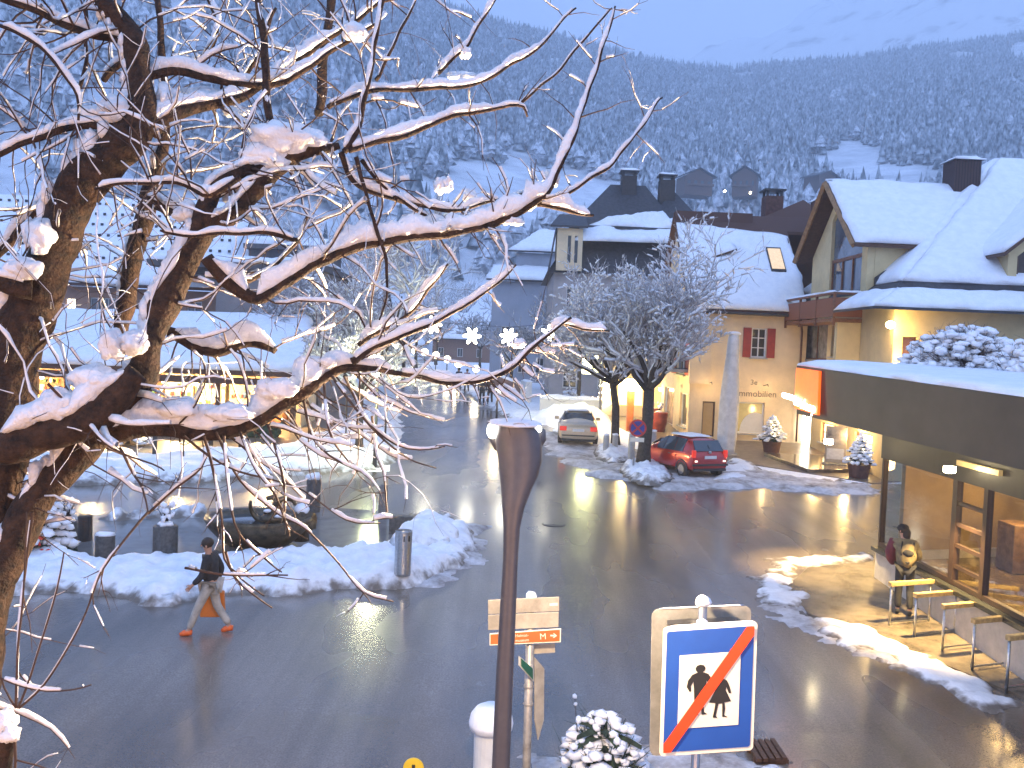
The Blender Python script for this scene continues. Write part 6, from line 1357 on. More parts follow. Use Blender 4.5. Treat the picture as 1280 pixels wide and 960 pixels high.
lwall('brown red low wall topped with snow beside the right pavement', (662, 502), (618, 482), 1.0, M('rust_wall', (.16, .07, .05), .8, var=.2), .3)
lwall('pale garden wall with fairy lights behind the silver car', (752, 520), (674, 517), .9, PLASTER, .3, .25)
lwall('white gate pillar at the corner of the pale garden wall', (664, 506), (657, 504), 1.5, PLASTER, .4, .12, 'gate_pillar')
rnd = random.Random(8); w_ = bpy.data.objects['garden_wall.001']; A_, B_ = gp(752, 520), gp(674, 517)
for k in range(22): p = A_.lerp(B_, (k + .5) / 22) + Vector((0, -.05, 1.02 + .1 * rnd.random())); MB().blob(p, .035, 0, 1, 1).build('fairy_light', E('fairy_glow', (1, .75, .35), 40), w_)
for i, (px_, py_, r_, lab) in enumerate(((716, 506, .8, 'reddish snow-dusted bush behind the garden wall'), (690, 490, .9, 'rounded frosted bush in front of the mansard house'), (670, 478, .9, 'frosted bush beside the brown red wall'))):
    g = gp(px_, py_); t = thing('garden_bush', lab, 'bush', g, 0, 'bushes in the front gardens'); snow_bush(t, g + Vector((0, 0, .1)), r_, r_, r_ * 1.2, 120, 80 + i, .14, 120, M('red_brown_twigs', (.11, .05, .04), .9) if i == 0 else BARKG)
g = gp(718, 533); snowbank('snow_bank', [(g.x - 2.6, g.y - .6), (g.x + .4, g.y - .8), (g.x + 2.2, g.y + .3), (g.x + 1.8, g.y + 2.4), (g.x - 1.6, g.y + 2.2)], .95, SNOW, .2, 1.4, .2, .25, base=.02)

# ------------------------------------------------------------------ stars on a wire over the street, left lantern, poles
Yw = 46.0; t = thing('overhead_wire', 'thin wire strung across the street carrying the light stars', 'cable', at(520, 402, Yw)); pts = [at(x, y, Yw) for x, y in ((455, 385), (520, 401), (590, 406), (636, 409), (690, 405), (742, 398))]; MB().tube(pts, .012, 5).build('cable', IRON, t)
STAR = E('star_glow', (1, .93, .72), 9)
for i, (px_, py_, w_) in enumerate(((590, 420, 'left of the middle pair'), (636, 421, 'right of the middle pair'), (687, 417, 'half behind the snowy branch tip'), (541, 406, 'leftmost, behind the twigs'), (532, 409, 'tiny, beside the leftmost one'))):
    c = at(px_, py_, Yw); s = .46 if i < 4 else .25; t = thing('light_star', 'glowing flower-shaped light star, ' + w_, 'light star', c + Vector((0, 0, s)), 0, 'light stars over the street'); b = MB()
    for k in range(6 + (i % 2)):
        a = 2 * math.pi * k / (6 + (i % 2)) + .3 * i; d = Vector((math.cos(a), 0, math.sin(a))); n_ = Vector((-d.z, 0, d.x)); P_ = []
        for q in np.linspace(0, 2 * math.pi, 13)[:-1]: P_.append(c + d * s * (.58 + .42 * math.cos(q)) + n_ * s * .19 * math.sin(q) + Vector((0, -.03, 0)))
        b.slab(P_, (0, .06, 0))
    b.lathe(c - Vector((0, 0, .0)), [(.1 * s, -.1 * s), (.16 * s, 0), (.1 * s, .1 * s)], 8); b.build('star', STAR, t); MB().tube([c + Vector((0, 0, s * .9)), c + Vector((0, 0, s + .25))], .01, 4).build('hanger', IRON, t)
Yn = 33.5; c = at(470, 452, Yn); b0 = Vector((at(468.5, 575, Yn).x, Yn, gz(Yn))); t = thing('old_lantern', 'lantern post with two stacked bright greenish lights left of the street', 'street lamp', b0); MB().tube([b0 + Vector((0, 0, -.05)), b0 + Vector((0, 0, .8)), Vector((b0.x, Yn, c.z - .75))], [.09, .06, .045], 10).build('pole', IRON, t, smooth=True)
LG = E('lantern_white', (1, 1, .72), 14); MB().blob(c + Vector((0, 0, .05)), (.29, .26, .2), .02, 1, 2).build('globe', LG, t, smooth=True); MB().lathe(c + Vector((0, 0, -.68)), [(.03, 0), (.2, .28), (.22, .34), (.1, .4)], 14).build('lens', LG, t, smooth=True)
lamp('lantern_light', c + Vector((0, -.5, -.2)), 150, (1, .95, .55), .3, parent=t)
lamp('lantern_light', c + Vector((0, -.3, -1.2)), 80, (.9, 1, .5), .3, parent=t)
for i, (px_, py0, py1, r_, lab) in enumerate(((193, 580, 520, .085, 'thick short post in the snow bank left'), (432, 553, 497, .035, 'thin pole in the snow near the warm path'), (229, 583, 548, .03, 'small thin stake in the snow bank'), (451, 556, 478, .0, ''), (481, 560, 505, .045, 'dark thin post right of the lantern post'))):
    if r_ == 0: continue
    g = gp(px_, py0); t_ = at(px_, py1, g.y); o = MB().tube([g + Vector((0, 0, -.05)), Vector((g.x, g.y, t_.z))], r_, 9); o.blob((g.x, g.y, t_.z + .02), (r_ * 1.3, r_ * 1.3, .05), .1, 2, 1); tag(o.build('snow_pole', IRON), lab, 'post')
g = gp(282, 562); t = thing('park_bench', 'park bench under a thick cushion of snow on the left bank', 'bench', g); b = MB()
MB().box(g + Vector((-.75, -.2, .42)), g + Vector((.75, .2, .47))).build('seat', WOODD, t); MB().snowquad(g + Vector((-.75, -.2, .472)), g + Vector((.75, -.2, .472)), g + Vector((.75, .2, .472)), g + Vector((-.75, .2, .472)), .15, 10, 4).build('seat_snow', SNOW, t, smooth=True)
for s_ in (-.6, .6): MB().box(g + Vector((s_ - .04, -.18, -.03)), g + Vector((s_ + .04, .18, .42))).build('leg', IRON, t)

# ------------------------------------------------------------------ bicycle hoops along the shop
BAR = M('pale_wood_bar', (.44, .31, .13), .5, var=.2, scale=14)
for i, (a, c, e) in enumerate((((1110, 785), (1110, 730), (1161, 722)), ((1141, 800), (1141, 744), (1192, 736)), ((1176, 817), (1176, 758), (1228, 750)), ((1213, 842), (1214, 776), (1268, 768)), ((1256, 868), (1257, 797), (1312, 790)))):
    w_ = ('first hoop, before the waiting person', 'second hoop from the waiting person', 'third hoop, over the brightest pavement', 'fourth hoop from the waiting person', 'fifth hoop, cut by the right edge')[i]
    g = gp(*a); dirx = Vector((1.0, .38, 0)).normalized(); p1 = Vector((g.x, g.y, gz(g.y) + .05)); L = 1.06; zt_ = at(c[0], c[1], g.y).z; t = thing('bicycle_hoop', 'steel hoop with wooden bar, ' + w_, 'bike rack', p1, 0, 'bicycle hoops along the shop')
    for s_ in (.03, L - .03): MB().tube([p1 + dirx * s_ + Vector((0, 0, -.05)), Vector((p1.x, p1.y, zt_ - .05)) + dirx * s_], .024, 10).build('leg', STEEL, t, smooth=True)
    cc = Vector((p1.x, p1.y, zt_)) + dirx * L / 2; MB().obox(cc, dirx * (L / 2 + .02), Vector((-dirx.y, dirx.x, 0)) * .05, (0, 0, .045)).build('top_bar', BAR, t, bevel=.012)
    MB().tube([p1 + Vector((0, 0, .06)), p1 + dirx * L + Vector((0, 0, .06))], .018, 8).build('base_rail', STEEL, t)
g = gp(1300, 860); o = MB().lathe(g, [(.17, -.03), (.18, .02), (.18, .75), (.12, .82), (.02, .84)], 18).build('red_bin', M('bin_red', (.5, .03, .02), .4), None, smooth=False); tag(o, 'red round-topped bin at the far right edge', 'litter bin')
# ------------------------------------------------------------------ cars
TYRE = RUB; RIM = M('wheel_rim', (.35, .35, .36), .3, metal=.8, var=.1); CARGL = M('car_glass', (.04, .055, .07), .04, var=0, spec=.9); TRIM = M('black_trim', (.025, .025, .026), .5, var=0)
def car(name, label, loc, rz, L, W, prof, paint, lightm, hatch, extra=None):
    """prof: stations along the car from rear (y=0) to front: (y, z_low, z_belt, w_belt, z_roof, w_roof)"""
    t = thing(name, label, 'car'); h = W / 2
    st = prof; rows = []
    for (y, zl, zb, wb, zr_, wr) in st:
        rows.append([(h * wb * .90, zl), (h * wb * .985, zl + (zb - zl) * .25), (h * wb, zl + (zb - zl) * .62), (h * wb * .965, zb), (h * (wb * .965 * .35 + wr * .65), zb + (zr_ - zb) * .62), (h * wr, zr_ - .02 if zr_ > zb + .1 else zr_), (h * wr * .55, zr_ + .025), (0, zr_ + .035)])
    n = len(rows[0]); full = []
    for (y, *_), r in zip(st, rows):
        ring = [Vector((x, y, z)) for x, z in r] + [Vector((-x, y, z)) for x, z in r[-2::-1]]; full.append(ring)
    k = len(full); m_ = len(full[0]); V_ = [v for r in full for v in r]; F_ = [(i * m_ + j, i * m_ + j + 1, (i + 1) * m_ + j + 1, (i + 1) * m_ + j) for i in range(k - 1) for j in range(m_ - 1)] + [tuple(range(m_)), tuple(range((k - 1) * m_, k * m_))[::-1]] + [(i * m_, (i + 1) * m_, (i + 1) * m_ + m_ - 1, i * m_ + m_ - 1) for i in range(k - 1)]
    b = MB(); b.add(V_, F_); body = b.build('body', paint, t, smooth=True)
    md = body.modifiers.new('smooth', 'SUBSURF'); md.levels = 2; md.render_levels = 2
    bpy.context.view_layer.update(); me = bpy.data.meshes.new_from_object(body.evaluated_get(bpy.context.evaluated_depsgraph_get())); body.modifiers.clear(); body.data = me
    def surf(ya, yb, ja, jb, off, name, mat, inset=.06):
        """window laid over loft cells between stations and rows, lifted off the body"""
        A_, B_ = full[ya], full[yb]
        for sgn in (0, 1):
            J = (lambda j: j) if sgn == 0 else (lambda j: m_ - 1 - j)
            q = [A_[J(ja)], B_[J(ja)], B_[J(jb)], A_[J(jb)]]; c = sum(q, Vector()) / 4; nn = (q[1] - q[0]).cross(q[3] - q[0]).normalized()
            if nn.x * (1 if sgn == 0 else -1) < 0: nn = -nn
            q = [v.lerp(c, inset) + nn * off for v in q]; MB().slab(q, nn * -.03).build(name, mat, t)
    for (ya, yb) in extra['side']: surf(ya, yb, 3, 5, .012, 'side_window', CARGL)
    def band(ya, yb, w0, w1, z0, z1, name, mat, push):
        q = [Vector((-w0 * h, ya, z0)), Vector((w0 * h, ya, z0)), Vector((w1 * h, yb, z1)), Vector((-w1 * h, yb, z1))]; nn = (q[1] - q[0]).cross(q[3] - q[0]).normalized(); nn = nn if nn.y * push > 0 else -nn
        return MB().slab([v + nn * .055 for v in q], nn * -.03).build(name, mat, t)
    for a in extra['glass']: band(*a)
    for wx in (-1, 1):
        for wy in extra['axles']:
            r = extra.get('wr', .31); c = Vector((wx * (h - .10), wy, r)); tw = .2
            prof_ = [(r * .6, -tw / 2), (r * .93, -tw / 2), (r, -tw / 2 + .04), (r, tw / 2 - .04), (r * .93, tw / 2), (r * .6, tw / 2)]; b = MB(); vs = []; nn_ = 22
            for rr_, xx in prof_:
                for j in range(nn_): a = 2 * math.pi * j / nn_; vs.append(c + Vector((xx, rr_ * math.cos(a), rr_ * math.sin(a))))
            kk = len(prof_); fs = [(i * nn_ + j, i * nn_ + (j + 1) % nn_, (i + 1) * nn_ + (j + 1) % nn_, (i + 1) * nn_ + j) for i in range(kk - 1) for j in range(nn_)] + [tuple(range(nn_))[::-1], tuple(range((kk - 1) * nn_, kk * nn_))]
            w = b.add(vs, fs).build('wheel', TYRE, t)
            rb = MB(); cc = c + Vector((wx * (tw / 2 + .003), 0, 0))
            rb.add([cc + Vector((0, r * .6 * math.cos(a), r * .6 * math.sin(a))) for a in np.linspace(0, 6.2832, 21)[:-1]] + [cc + Vector((wx * .012, 0, 0))], [(i, (i + 1) % 20, 20) for i in range(20)])
            for q in range(6): a = q * math.pi / 3; rb.obox(cc + Vector((wx * .008, .3 * r * math.cos(a), .3 * r * math.sin(a))), (.006, 0, 0), (0, r * .28 * math.cos(a), r * .28 * math.sin(a)), (0, -.03 * math.sin(a), .03 * math.cos(a)))
            rb.build('rim', RIM, w)
            ar = MB(); pts_ = [Vector((wx * (h * extra.get('aw', .975)), wy + (r + .05) * math.cos(a), r + (r + .05) * math.sin(a))) for a in np.linspace(-.15, math.pi + .15, 18)]; ar.tube(pts_, .035, 6); ar.add([Vector((wx * (h * .93), wy, r))] + [p + Vector((wx * -.012, 0, 0)) for p in pts_], [(0, i, i + 1) for i in range(1, 18)]); ar.build('wheel_arch', TRIM, t)
    return t, h, full
def rearbits(t, h, y, parts):
    for nm, c, s, mt in parts:
        for sg in ((1, -1) if c[0] != 0 else (1,)): MB().obox((c[0] * sg, y + c[1], c[2]), (s[0], 0, 0), (0, s[1], 0), (0, 0, s[2])).build(nm, mt, t, bevel=min(s) * .5)
SILV = M('silver_paint', (.58, .46, .30), .32, metal=.3, var=.04, coat=.6); REDP = M('red_paint', (.42, .018, .012), .25, metal=.25, var=.05, coat=.9)
LRED = M('tail_light_red', (.5, .03, .02), .2, var=0, emit=(1, .05, .02), es=.25); PLATE = M('number_plate', (.72, .72, .70), .4, var=.1, scale=30)
# silver saloon: rear at y=0
ps = [(0.0, .34, .72, .84, .74, .78), (.06, .28, .90, .93, .93, .86), (.25, .22, .96, .98, .99, .88), (.85, .20, .95, 1, 1.02, .80), (1.30, .20, .93, 1, 1.36, .70), (1.75, .2, .92, 1, 1.43, .68), (2.5, .2, .91, 1, 1.42, .68), (2.95, .2, .90, 1, 1.27, .70), (3.4, .2, .88, 1, .93, .84), (4.1, .22, .80, .97, .83, .84), (4.5, .27, .66, .90, .70, .8), (4.58, .34, .58, .80, .60, .7)]
t, h, fl = car('parked_car', 'silver saloon parked with its rear to us, snow on its roof', None, 0, 4.58, 1.78, ps, SILV, None, False, dict(side=[(3, 4), (4, 5), (5, 6), (6, 7)], glass=[(.90, 1.33, .78, .66, 1.05, 1.345, 'rear_window', CARGL, -1), (3.38, 2.98, .80, .68, .98, 1.255, 'windscreen', CARGL, 1)], axles=(.98, 3.7)))
rearbits(t, h, 0, [('tail_light', (.67, .035, .80), (.15, .04, .10), LRED), ('plate', (0, -.012, .73), (.26, .012, .055), PLATE), ('bumper_strip', (0, .0, .50), (.72, .02, .025), TRIM), ('lower_trim', (0, .03, .30), (.74, .05, .05), TRIM), ('mirror', (h + .08, 3.0, .98), (.10, .05, .07), SILV)])
MB().snowquad((-.52, 1.5, 1.46), (.52, 1.5, 1.46), (.5, 2.6, 1.45), (-.5, 2.6, 1.45), .035, 12, 12).build('roof_snow', SNOW, t, smooth=True)
g0 = gp(722, 561); t.location = (g0.x, g0.y, gz(g0.y + 1.5) + .02); t.rotation_euler = (.02, 0, RAD(-3))
# red hatchback
ph = [(0.0, .36, .70, .86, .72, .80), (.05, .30, .86, .95, .90, .84), (.16, .25, .94, .98, 1.08, .80), (.36, .22, .95, 1, 1.36, .72), (.62, .21, .94, 1, 1.44, .70), (1.2, .21, .92, 1, 1.47, .69), (1.9, .21, .90, 1, 1.44, .68), (2.4, .21, .89, 1, 1.24, .70), (2.85, .22, .88, 1, .95, .82), (3.4, .23, .80, .98, .84, .86), (3.75, .27, .66, .90, .72, .8), (3.84, .34, .58, .78, .60, .7)]
t, h, fl = car('parked_car', 'red hatchback with a snow cap on its roof, seen from behind at an angle', None, 0, 3.84, 1.68, ph, REDP, None, True, dict(side=[(4, 5), (5, 6), (6, 7)], glass=[(.115, .385, .74, .66, .99, 1.355, 'rear_window', CARGL, -1), (2.82, 2.42, .80, .68, .99, 1.225, 'windscreen', CARGL, 1)], axles=(.62, 3.05), wr=.30))
rearbits(t, h, 0, [('tail_light', (.70, .05, .92), (.075, .06, .14), LRED), ('plate', (0, -.015, .80), (.26, .012, .056), PLATE), ('bumper_strip', (0, -.01, .52), (.78, .03, .035), TRIM), ('lower_trim', (0, .03, .34), (.72, .05, .05), TRIM), ('door_handle', (h - .015, 1.45, .80), (.012, .08, .015), TRIM), ('mirror', (h + .07, 2.3, .97), (.09, .05, .07), REDP), ('reflector', (.62, -.005, .66), (.05, .02, .03), M('lit_reflector', (.8, .6, .5), .2, var=0, emit=(1, .85, .7), es=1.0))])
MB().tube([(0, .30, 1.28), (0, .09, 1.12)], .012, 5).build('wiper', TRIM, t); MB().blob((0, .035, .98), (.07, .02, .05), 0, 1, 2).build('badge', STEEL, t)
for s_ in (-1, 1): MB().tube([(s_ * (h - .01), 1.0, .30), (s_ * (h - .005), 1.02, .9)], .006, 4).build('door_seam', TRIM, t)
MB().snowquad((-.5, .65, 1.485), (.5, .65, 1.485), (.5, 1.9, 1.49), (-.5, 1.9, 1.49), .05, 14, 14, amp=.5, fr=2).build('roof_snow', SNOW, t, smooth=True)
ga = gp(887, 602); t.location = (ga.x, ga.y + .05, gz(ga.y + .6) + .05); t.rotation_euler = (0, 0, RAD(24))

# ------------------------------------------------------------------ people
SKIN = M('skin', (.45, .25, .17), .6, var=.06); HAIRD = M('dark_hair', (.03, .02, .015), .7, var=.2)
def skin_mesh(name, joints, edges, radii, mat, par, sub=1, root=0):
    me = bpy.data.meshes.new(name); me.from_pydata([tuple(j) for j in joints], edges, []); o = bpy.data.objects.new(name, me); COL.objects.link(o)
    md = o.modifiers.new('s', 'SKIN'); md.use_smooth_shade = True; sv = me.skin_vertices[0].data
    for i, r in enumerate(radii): sv[i].radius = (r, r) if not hasattr(r, '__len__') else r
    sv[root].use_root = True; o.modifiers.new('d', 'SUBSURF').levels = sub
    bpy.context.view_layer.update(); m2 = bpy.data.meshes.new_from_object(o.evaluated_get(bpy.context.evaluated_depsgraph_get())); bpy.data.objects.remove(o)
    for p in m2.polygons: p.use_smooth = True
    m2.materials.clear(); return link(name, m2, mat, par)
def person(label, J, jacket, trousers, shoes, cap=None, hair=HAIRD, coat_len=0.0, group=None, fingers=True, sleeves=True):
    """J: joints in local space (x right, y forward, z up)"""
    t = thing('person', label, 'person', group=group); V3 = lambda n: Vector(J[n]); js = []; ed = []; rd = []
    def a(p, r, parent=None):
        js.append(Vector(p)); rd.append(r); 
        if parent is not None: ed.append((parent, len(js) - 1))
        return len(js) - 1
    pe = a(V3('pelvis'), .13); sp1 = a(V3('pelvis').lerp(V3('chest'), .55), .12, pe); ch = a(V3('chest'), .135, sp1); nk = a(V3('neck'), .055, ch); hd = V3('head'); up = (hd - V3('neck')).normalized()
    h1 = a(hd - up * .06, .072, nk); h2 = a(hd + up * .03, .092, h1); h3 = a(hd + up * .105, .07, h2)
    for s in 'LR':
        sh_ = a(V3('sh' + s), .062, ch); el = a(V3('el' + s), .044, sh_); wr = a(V3('wr' + s), .03, el); d = (V3('wr' + s) - V3('el' + s)).normalized(); pm = a(V3('wr' + s) + d * .06, .03, wr)
        if fingers:
            sd = d.cross(Vector((1, 0, .3))).normalized(); fw = d.cross(sd).normalized()
            for q in range(4):
                f0 = a(V3('wr' + s) + d * .10 + sd * (-.027 + .018 * q), .010, pm); a(V3('wr' + s) + d * (.145 + .012 * (q in (1, 2))) + sd * (-.03 + .02 * q) + fw * .015, .008, f0)
            th = a(V3('wr' + s) + d * .05 + sd * -.045, .011, pm); a(V3('wr' + s) + d * .09 + sd * -.06 + fw * .01, .009, th)
        hp = a(V3('hip' + s), .088, pe); kn = a(V3('kn' + s), .058, hp); an = a(V3('an' + s), .04, kn); a(Vector(J['an' + s]) + Vector(J.get('foot' + s, (0, .14, -.05))), .035, an)
    skin_mesh('body', js, ed, rd, SKIN, t)
    f_ = Vector(J.get('face', (0, 1, 0))).normalized(); sd = f_.cross(up).normalized(); fc = MB()
    fc.blob(hd + f_ * .098 - up * .005, (.013, .016, .02), 0, 1, 1)
    for s in (-1, 1): fc.blob(hd + sd * s * .092, (.012, .02, .03), 0, 1, 1)
    fc.build('face_features', SKIN, t, smooth=True)
    ey = MB()
    for s in (-1, 1): ey.blob(hd + f_ * .086 + sd * s * .033 + up * .025, .010, 0, 1, 1)
    ey.obox(hd + f_ * .092 - up * .045, sd * .02, f_ * .004, up * .004); ey.build('eyes_and_mouth', M('dark_eye', (.05, .02, .02), .4, var=0), t)
    hb = MB(); hb.blob(hd + up * .045 - f_ * .018, (.105, .108, .10), .08, 3, 2); 
    if J.get('longhair'): hb.blob(hd - up * .06 - f_ * .07, (.08, .05, .14), .1, 3, 2)
    hb.build('hair', hair, t, smooth=True)
    js, ed, rd = [], [], []
    pe = a(V3('pelvis') + Vector((0, 0, .02 - coat_len)), (.185, .155)); s1 = a(V3('pelvis').lerp(V3('chest'), .5), (.18, .15), pe); ch = a(V3('chest') + Vector((0, 0, .02)), (.19, .16), s1); a(V3('neck') - up * .01, .075, ch)
    for s in 'LR':
        sh_ = a(V3('sh' + s), .085, ch); el = a(V3('el' + s), .066, sh_); a(V3('wr' + s), .052, el)
    jk = skin_mesh('jacket', js, ed, rd, jacket, t)
    js, ed, rd = [], [], []
    pe = a(V3('pelvis') + Vector((0, 0, .03)), (.165, .14))
    for s in 'LR': hp = a(V3('hip' + s), .105, pe); kn = a(V3('kn' + s), .076, hp); a(V3('an' + s) + Vector((0, 0, .02)), .066, kn)
    skin_mesh('trousers', js, ed, rd, trousers, t)
    for s in 'LR':
        f = Vector(J.get('foot' + s, (0, .14, -.05))); an = V3('an' + s); b = MB(); b.tube([an + Vector((0, -.055, -.035)), an + Vector((0, 0, -.03)), an + f * .6 + Vector((0, 0, -.01)), an + f * 1.05 + Vector((0, 0, -.015))], [.045, .055, .052, .03], 10, sq=(.85, 1)); b.build('shoe', shoes, t, smooth=True)
    if cap:
        cb = MB(); cb.blob(hd + up * .07 - f_ * .005, (.118, .122, .09), .05, 2, 2); cb.slab([hd + up * .06 + f_ * .09 + sd * .08, hd + up * .05 + f_ * .2 + sd * .05, hd + up * .05 + f_ * .2 - sd * .05, hd + up * .06 + f_ * .09 - sd * .08], up * .014); cb.build('cap', cap, t, smooth=False)
    return t
def base_pose(**k):
    J = dict(pelvis=(0, 0, .95), chest=(0, .0, 1.30), neck=(0, .02, 1.50), head=(0, .04, 1.64), shL=(-.19, 0, 1.43), shR=(.19, 0, 1.43), elL=(-.25, -.03, 1.14), elR=(.25, -.03, 1.14), wrL=(-.26, .06, .89), wrR=(.26, .06, .89), hipL=(-.09, 0, .92), hipR=(.09, 0, .92), knL=(-.1, .02, .50), knR=(.1, .02, .50), anL=(-.1, -.02, .09), anR=(.1, -.02, .09))
    J.update(k); return J
DK = M('black_cloth', (.02, .02, .024), .85, var=.2, bump=.9, bscale=9); 
# the waiting person, seen from behind, leaning to the left over the wall with a rucksack
BEI = M('beige_jacket', (.20, .16, .09), .85, var=.2, scale=10, bump=.8, bscale=9); MAR = M('maroon_sleeve', (.14, .03, .045), .85)
J = base_pose(chest=(-.03, .06, 1.28), neck=(-.05, .12, 1.48), head=(-.07, .16, 1.61), face=(-.8, .6, 0), shL=(-.22, .1, 1.40), shR=(.17, .06, 1.40), elL=(-.30, .22, 1.13), wrL=(-.16, .42, 1.02), elR=(.26, .12, 1.13), wrR=(.10, .36, 1.02), longhair=1, anL=(-.1, .0, .09), anR=(.12, -.08, .09), knR=(.11, .03, .5))
wp = person('person in black cap and beige jacket with dark rucksack waiting at the shop window', J, BEI, DK, DK, cap=DK, coat_len=.16)
b = MB(); b.blob((.03, -.13, 1.20), (.155, .11, .24), .07, 1.8, 3); b.build('rucksack', M('sand_rucksack', (.20, .155, .08), .8, var=.2, bump=.6, bscale=12), wp, smooth=True)
b = MB(); b.blob((.03, -.21, 1.26), (.10, .05, .075), .1, 1.5, 2); b.tube([(-.10, -.10, 1.07), (.03, -.245, 1.08), (.16, -.10, 1.07)], .016, 6); b.tube([(-.08, -.02, 1.44), (-.09, -.15, 1.36), (-.09, -.2, 1.2)], .016, 6); b.tube([(.13, -.02, 1.44), (.14, -.15, 1.36), (.14, -.2, 1.2)], .016, 6); b.build('rucksack_pocket', DK, wp, smooth=True)
b = MB(); b.tube([(-.22, .1, 1.43), (-.29, .16, 1.2), (-.27, .22, 1.05), (-.22, .3, .95)], [.10, .10, .09, .07], 10); b.build('scarf_sleeve', MAR, wp, smooth=True)
g = gp(1128, 771); wp.location = (g.x, g.y, gz(g.y) + .05); wp.rotation_euler = (0, 0, RAD(-22)); wp.scale = (1.04, 1.04, 1.04)
# the striding person with orange shoes and a bright bag
J = base_pose(pelvis=(0, 0, .88), chest=(0, .03, 1.22), neck=(0, .05, 1.42), head=(0, .08, 1.55), shL=(-.19, .05, 1.35), shR=(.19, 0, 1.35), elL=(-.24, .10, 1.08), elR=(.25, -.14, 1.1), wrL=(-.22, .26, .92), wrR=(.22, -.02, .80), hipL=(-.09, .02, .86), hipR=(.09, -.02, .86), knL=(-.10, .19, .49), anL=(-.1, .33, .09), knR=(.1, -.09, .48), anR=(.1, -.32, .11), footR=(0, .13, -.07))
GRT = M('pale_trousers', (.42, .38, .33), .85, var=.15, bump=.9, bscale=8); ORS = M('orange_shoe', (.75, .13, .02), .5, var=.1)
rp_ = person('person in dark jacket and pale trousers striding past in orange shoes with a bright bag', J, DK, GRT, ORS, cap=None, hair=HAIRD)
b = MB(); b.slab([(.30, -.17, .66), (.30, .20, .66), (.30, .23, .20), (.30, -.20, .20)], (.12, 0, 0)); b.build('bag', M('orange_bag', (.62, .17, .02), .5, var=.05), rp_, bevel=.02)
b = MB(); b.slab([(.425, -.10, .58), (.425, .13, .58), (.425, .14, .28), (.425, -.11, .28)], (.004, 0, 0)); b.build('bag_print', M('lime_print', (.35, .38, .03), .5), rp_)
b = MB(); b.tube([(.36, -.09, .65), (.29, -.03, .74), (.27, .0, .745), (.36, .1, .65)], .012, 6); b.build('bag_handle', ORS, rp_)
b = MB(); b.blob((.26, .02, 1.0), (.08, .17, .13), .08, 1.5, 2); b.build('shoulder_bag', M('grey_bag', (.20, .17, .13), .8), rp_, smooth=True)
b = MB(); b.tube([(.25, .02, 1.1), (.12, .17, 1.3), (-.05, .14, 1.40), (-.16, .02, 1.40)], .015, 6); b.build('bag_strap', M('grey_bag', (.2, .17, .13)), rp_)
g = gp(262, 793); rp_.location = (g.x, g.y, gz(g.y)); rp_.rotation_euler = (0, 0, RAD(98)); rp_.scale = (1.02, 1.02, 1.02)
# walkers up the street
BLU = M('blue_jeans', (.05, .08, .16), .85); RDJ = M('dark_red_coat', (.22, .05, .045), .85); NAV = M('navy_coat', (.025, .03, .05), .85); BRC = M('brown_coat', (.06, .04, .03), .85)
wk = lambda s: base_pose(knL=(-.1, .14 * s, .50), anL=(-.1, .2 * s, .09), knR=(.1, -.04 * s, .5), anR=(.1, -.24 * s, .11), wrL=(-.25, -.12 * s, .90), wrR=(.25, .16 * s, .92))
for i, (px_, py_, jk_, tr_, lab, s) in enumerate(((602, 508, NAV, DK, 'person in a navy coat, left one of the nearer dark couple on the pavement', 1), (612, 507, BRC, DK, 'person in a brown coat, right one of the nearer dark couple on the pavement', -1), (573, 490, NAV, BLU, 'person in blue jeans, left one of the farther couple on the pavement', 1), (583, 492, RDJ, DK, 'person in a dark red coat, right one of the farther couple on the pavement', -1))):
    p_ = person(lab, wk(s), jk_, tr_, DK, fingers=True, group='walkers on the right pavement', coat_len=.12); g = gp(px_, py_); p_.location = (g.x, g.y, gz(g.y) + .06); p_.rotation_euler = (0, 0, RAD(8 * s))
# ------------------------------------------------------------------ the big bare tree in front, thick with snow
rt = random.Random(77)
FT = thing('bare_tree', 'big dark bare tree at the left edge, branches heaped with snow', 'tree', (at(-60, 1000, 4.4).x, 4.4, 0))
def P3(pts, dep):
    """photo polyline (x, y, radius px) at a depth running from dep[0] to dep[1] -> points and radii"""
    n = len(pts); out_ = []; rr_ = []
    L = [0]
    for a, b in zip(pts[:-1], pts[1:]): L.append(L[-1] + math.hypot(b[0] - a[0], b[1] - a[1]))
    for p, l in zip(pts, L):
        Y = dep[0] + (dep[1] - dep[0]) * l / max(L[-1], 1e-6); out_.append(at(p[0], p[1], Y)); rr_.append(p[2] / FPX * Y)
    return out_, rr_
def resample(pts, rad, step=.06, jit=.0):
    """smooth the polyline with Catmull-Rom"""
    P_ = []; R_ = []
    n = len(pts)
    for i in range(n - 1):
        p0, p1, p2, p3 = pts[max(i - 1, 0)], pts[i], pts[i + 1], pts[min(i + 2, n - 1)]; k = max(2, int((p2 - p1).length / step))
        for s in range(k):
            t = s / k; P_.append(.5 * ((2 * p1) + (p2 - p0) * t + (2 * p0 - 5 * p1 + 4 * p2 - p3) * t * t + (3 * p1 - p0 - 3 * p2 + p3) * t ** 3)); R_.append(rad[i] * (1 - t) + rad[i + 1] * t)
    P_.append(pts[-1]); R_.append(rad[-1])
    if jit: 
        o = rt.uniform(0, 90)
        for i in range(1, len(P_) - 1): P_[i] = P_[i] + Vector((noise.noise((o, i * .2, 0)), noise.noise((o, 5, i * .2)), noise.noise((i * .2, o, 9)))) * jit
    return P_, R_
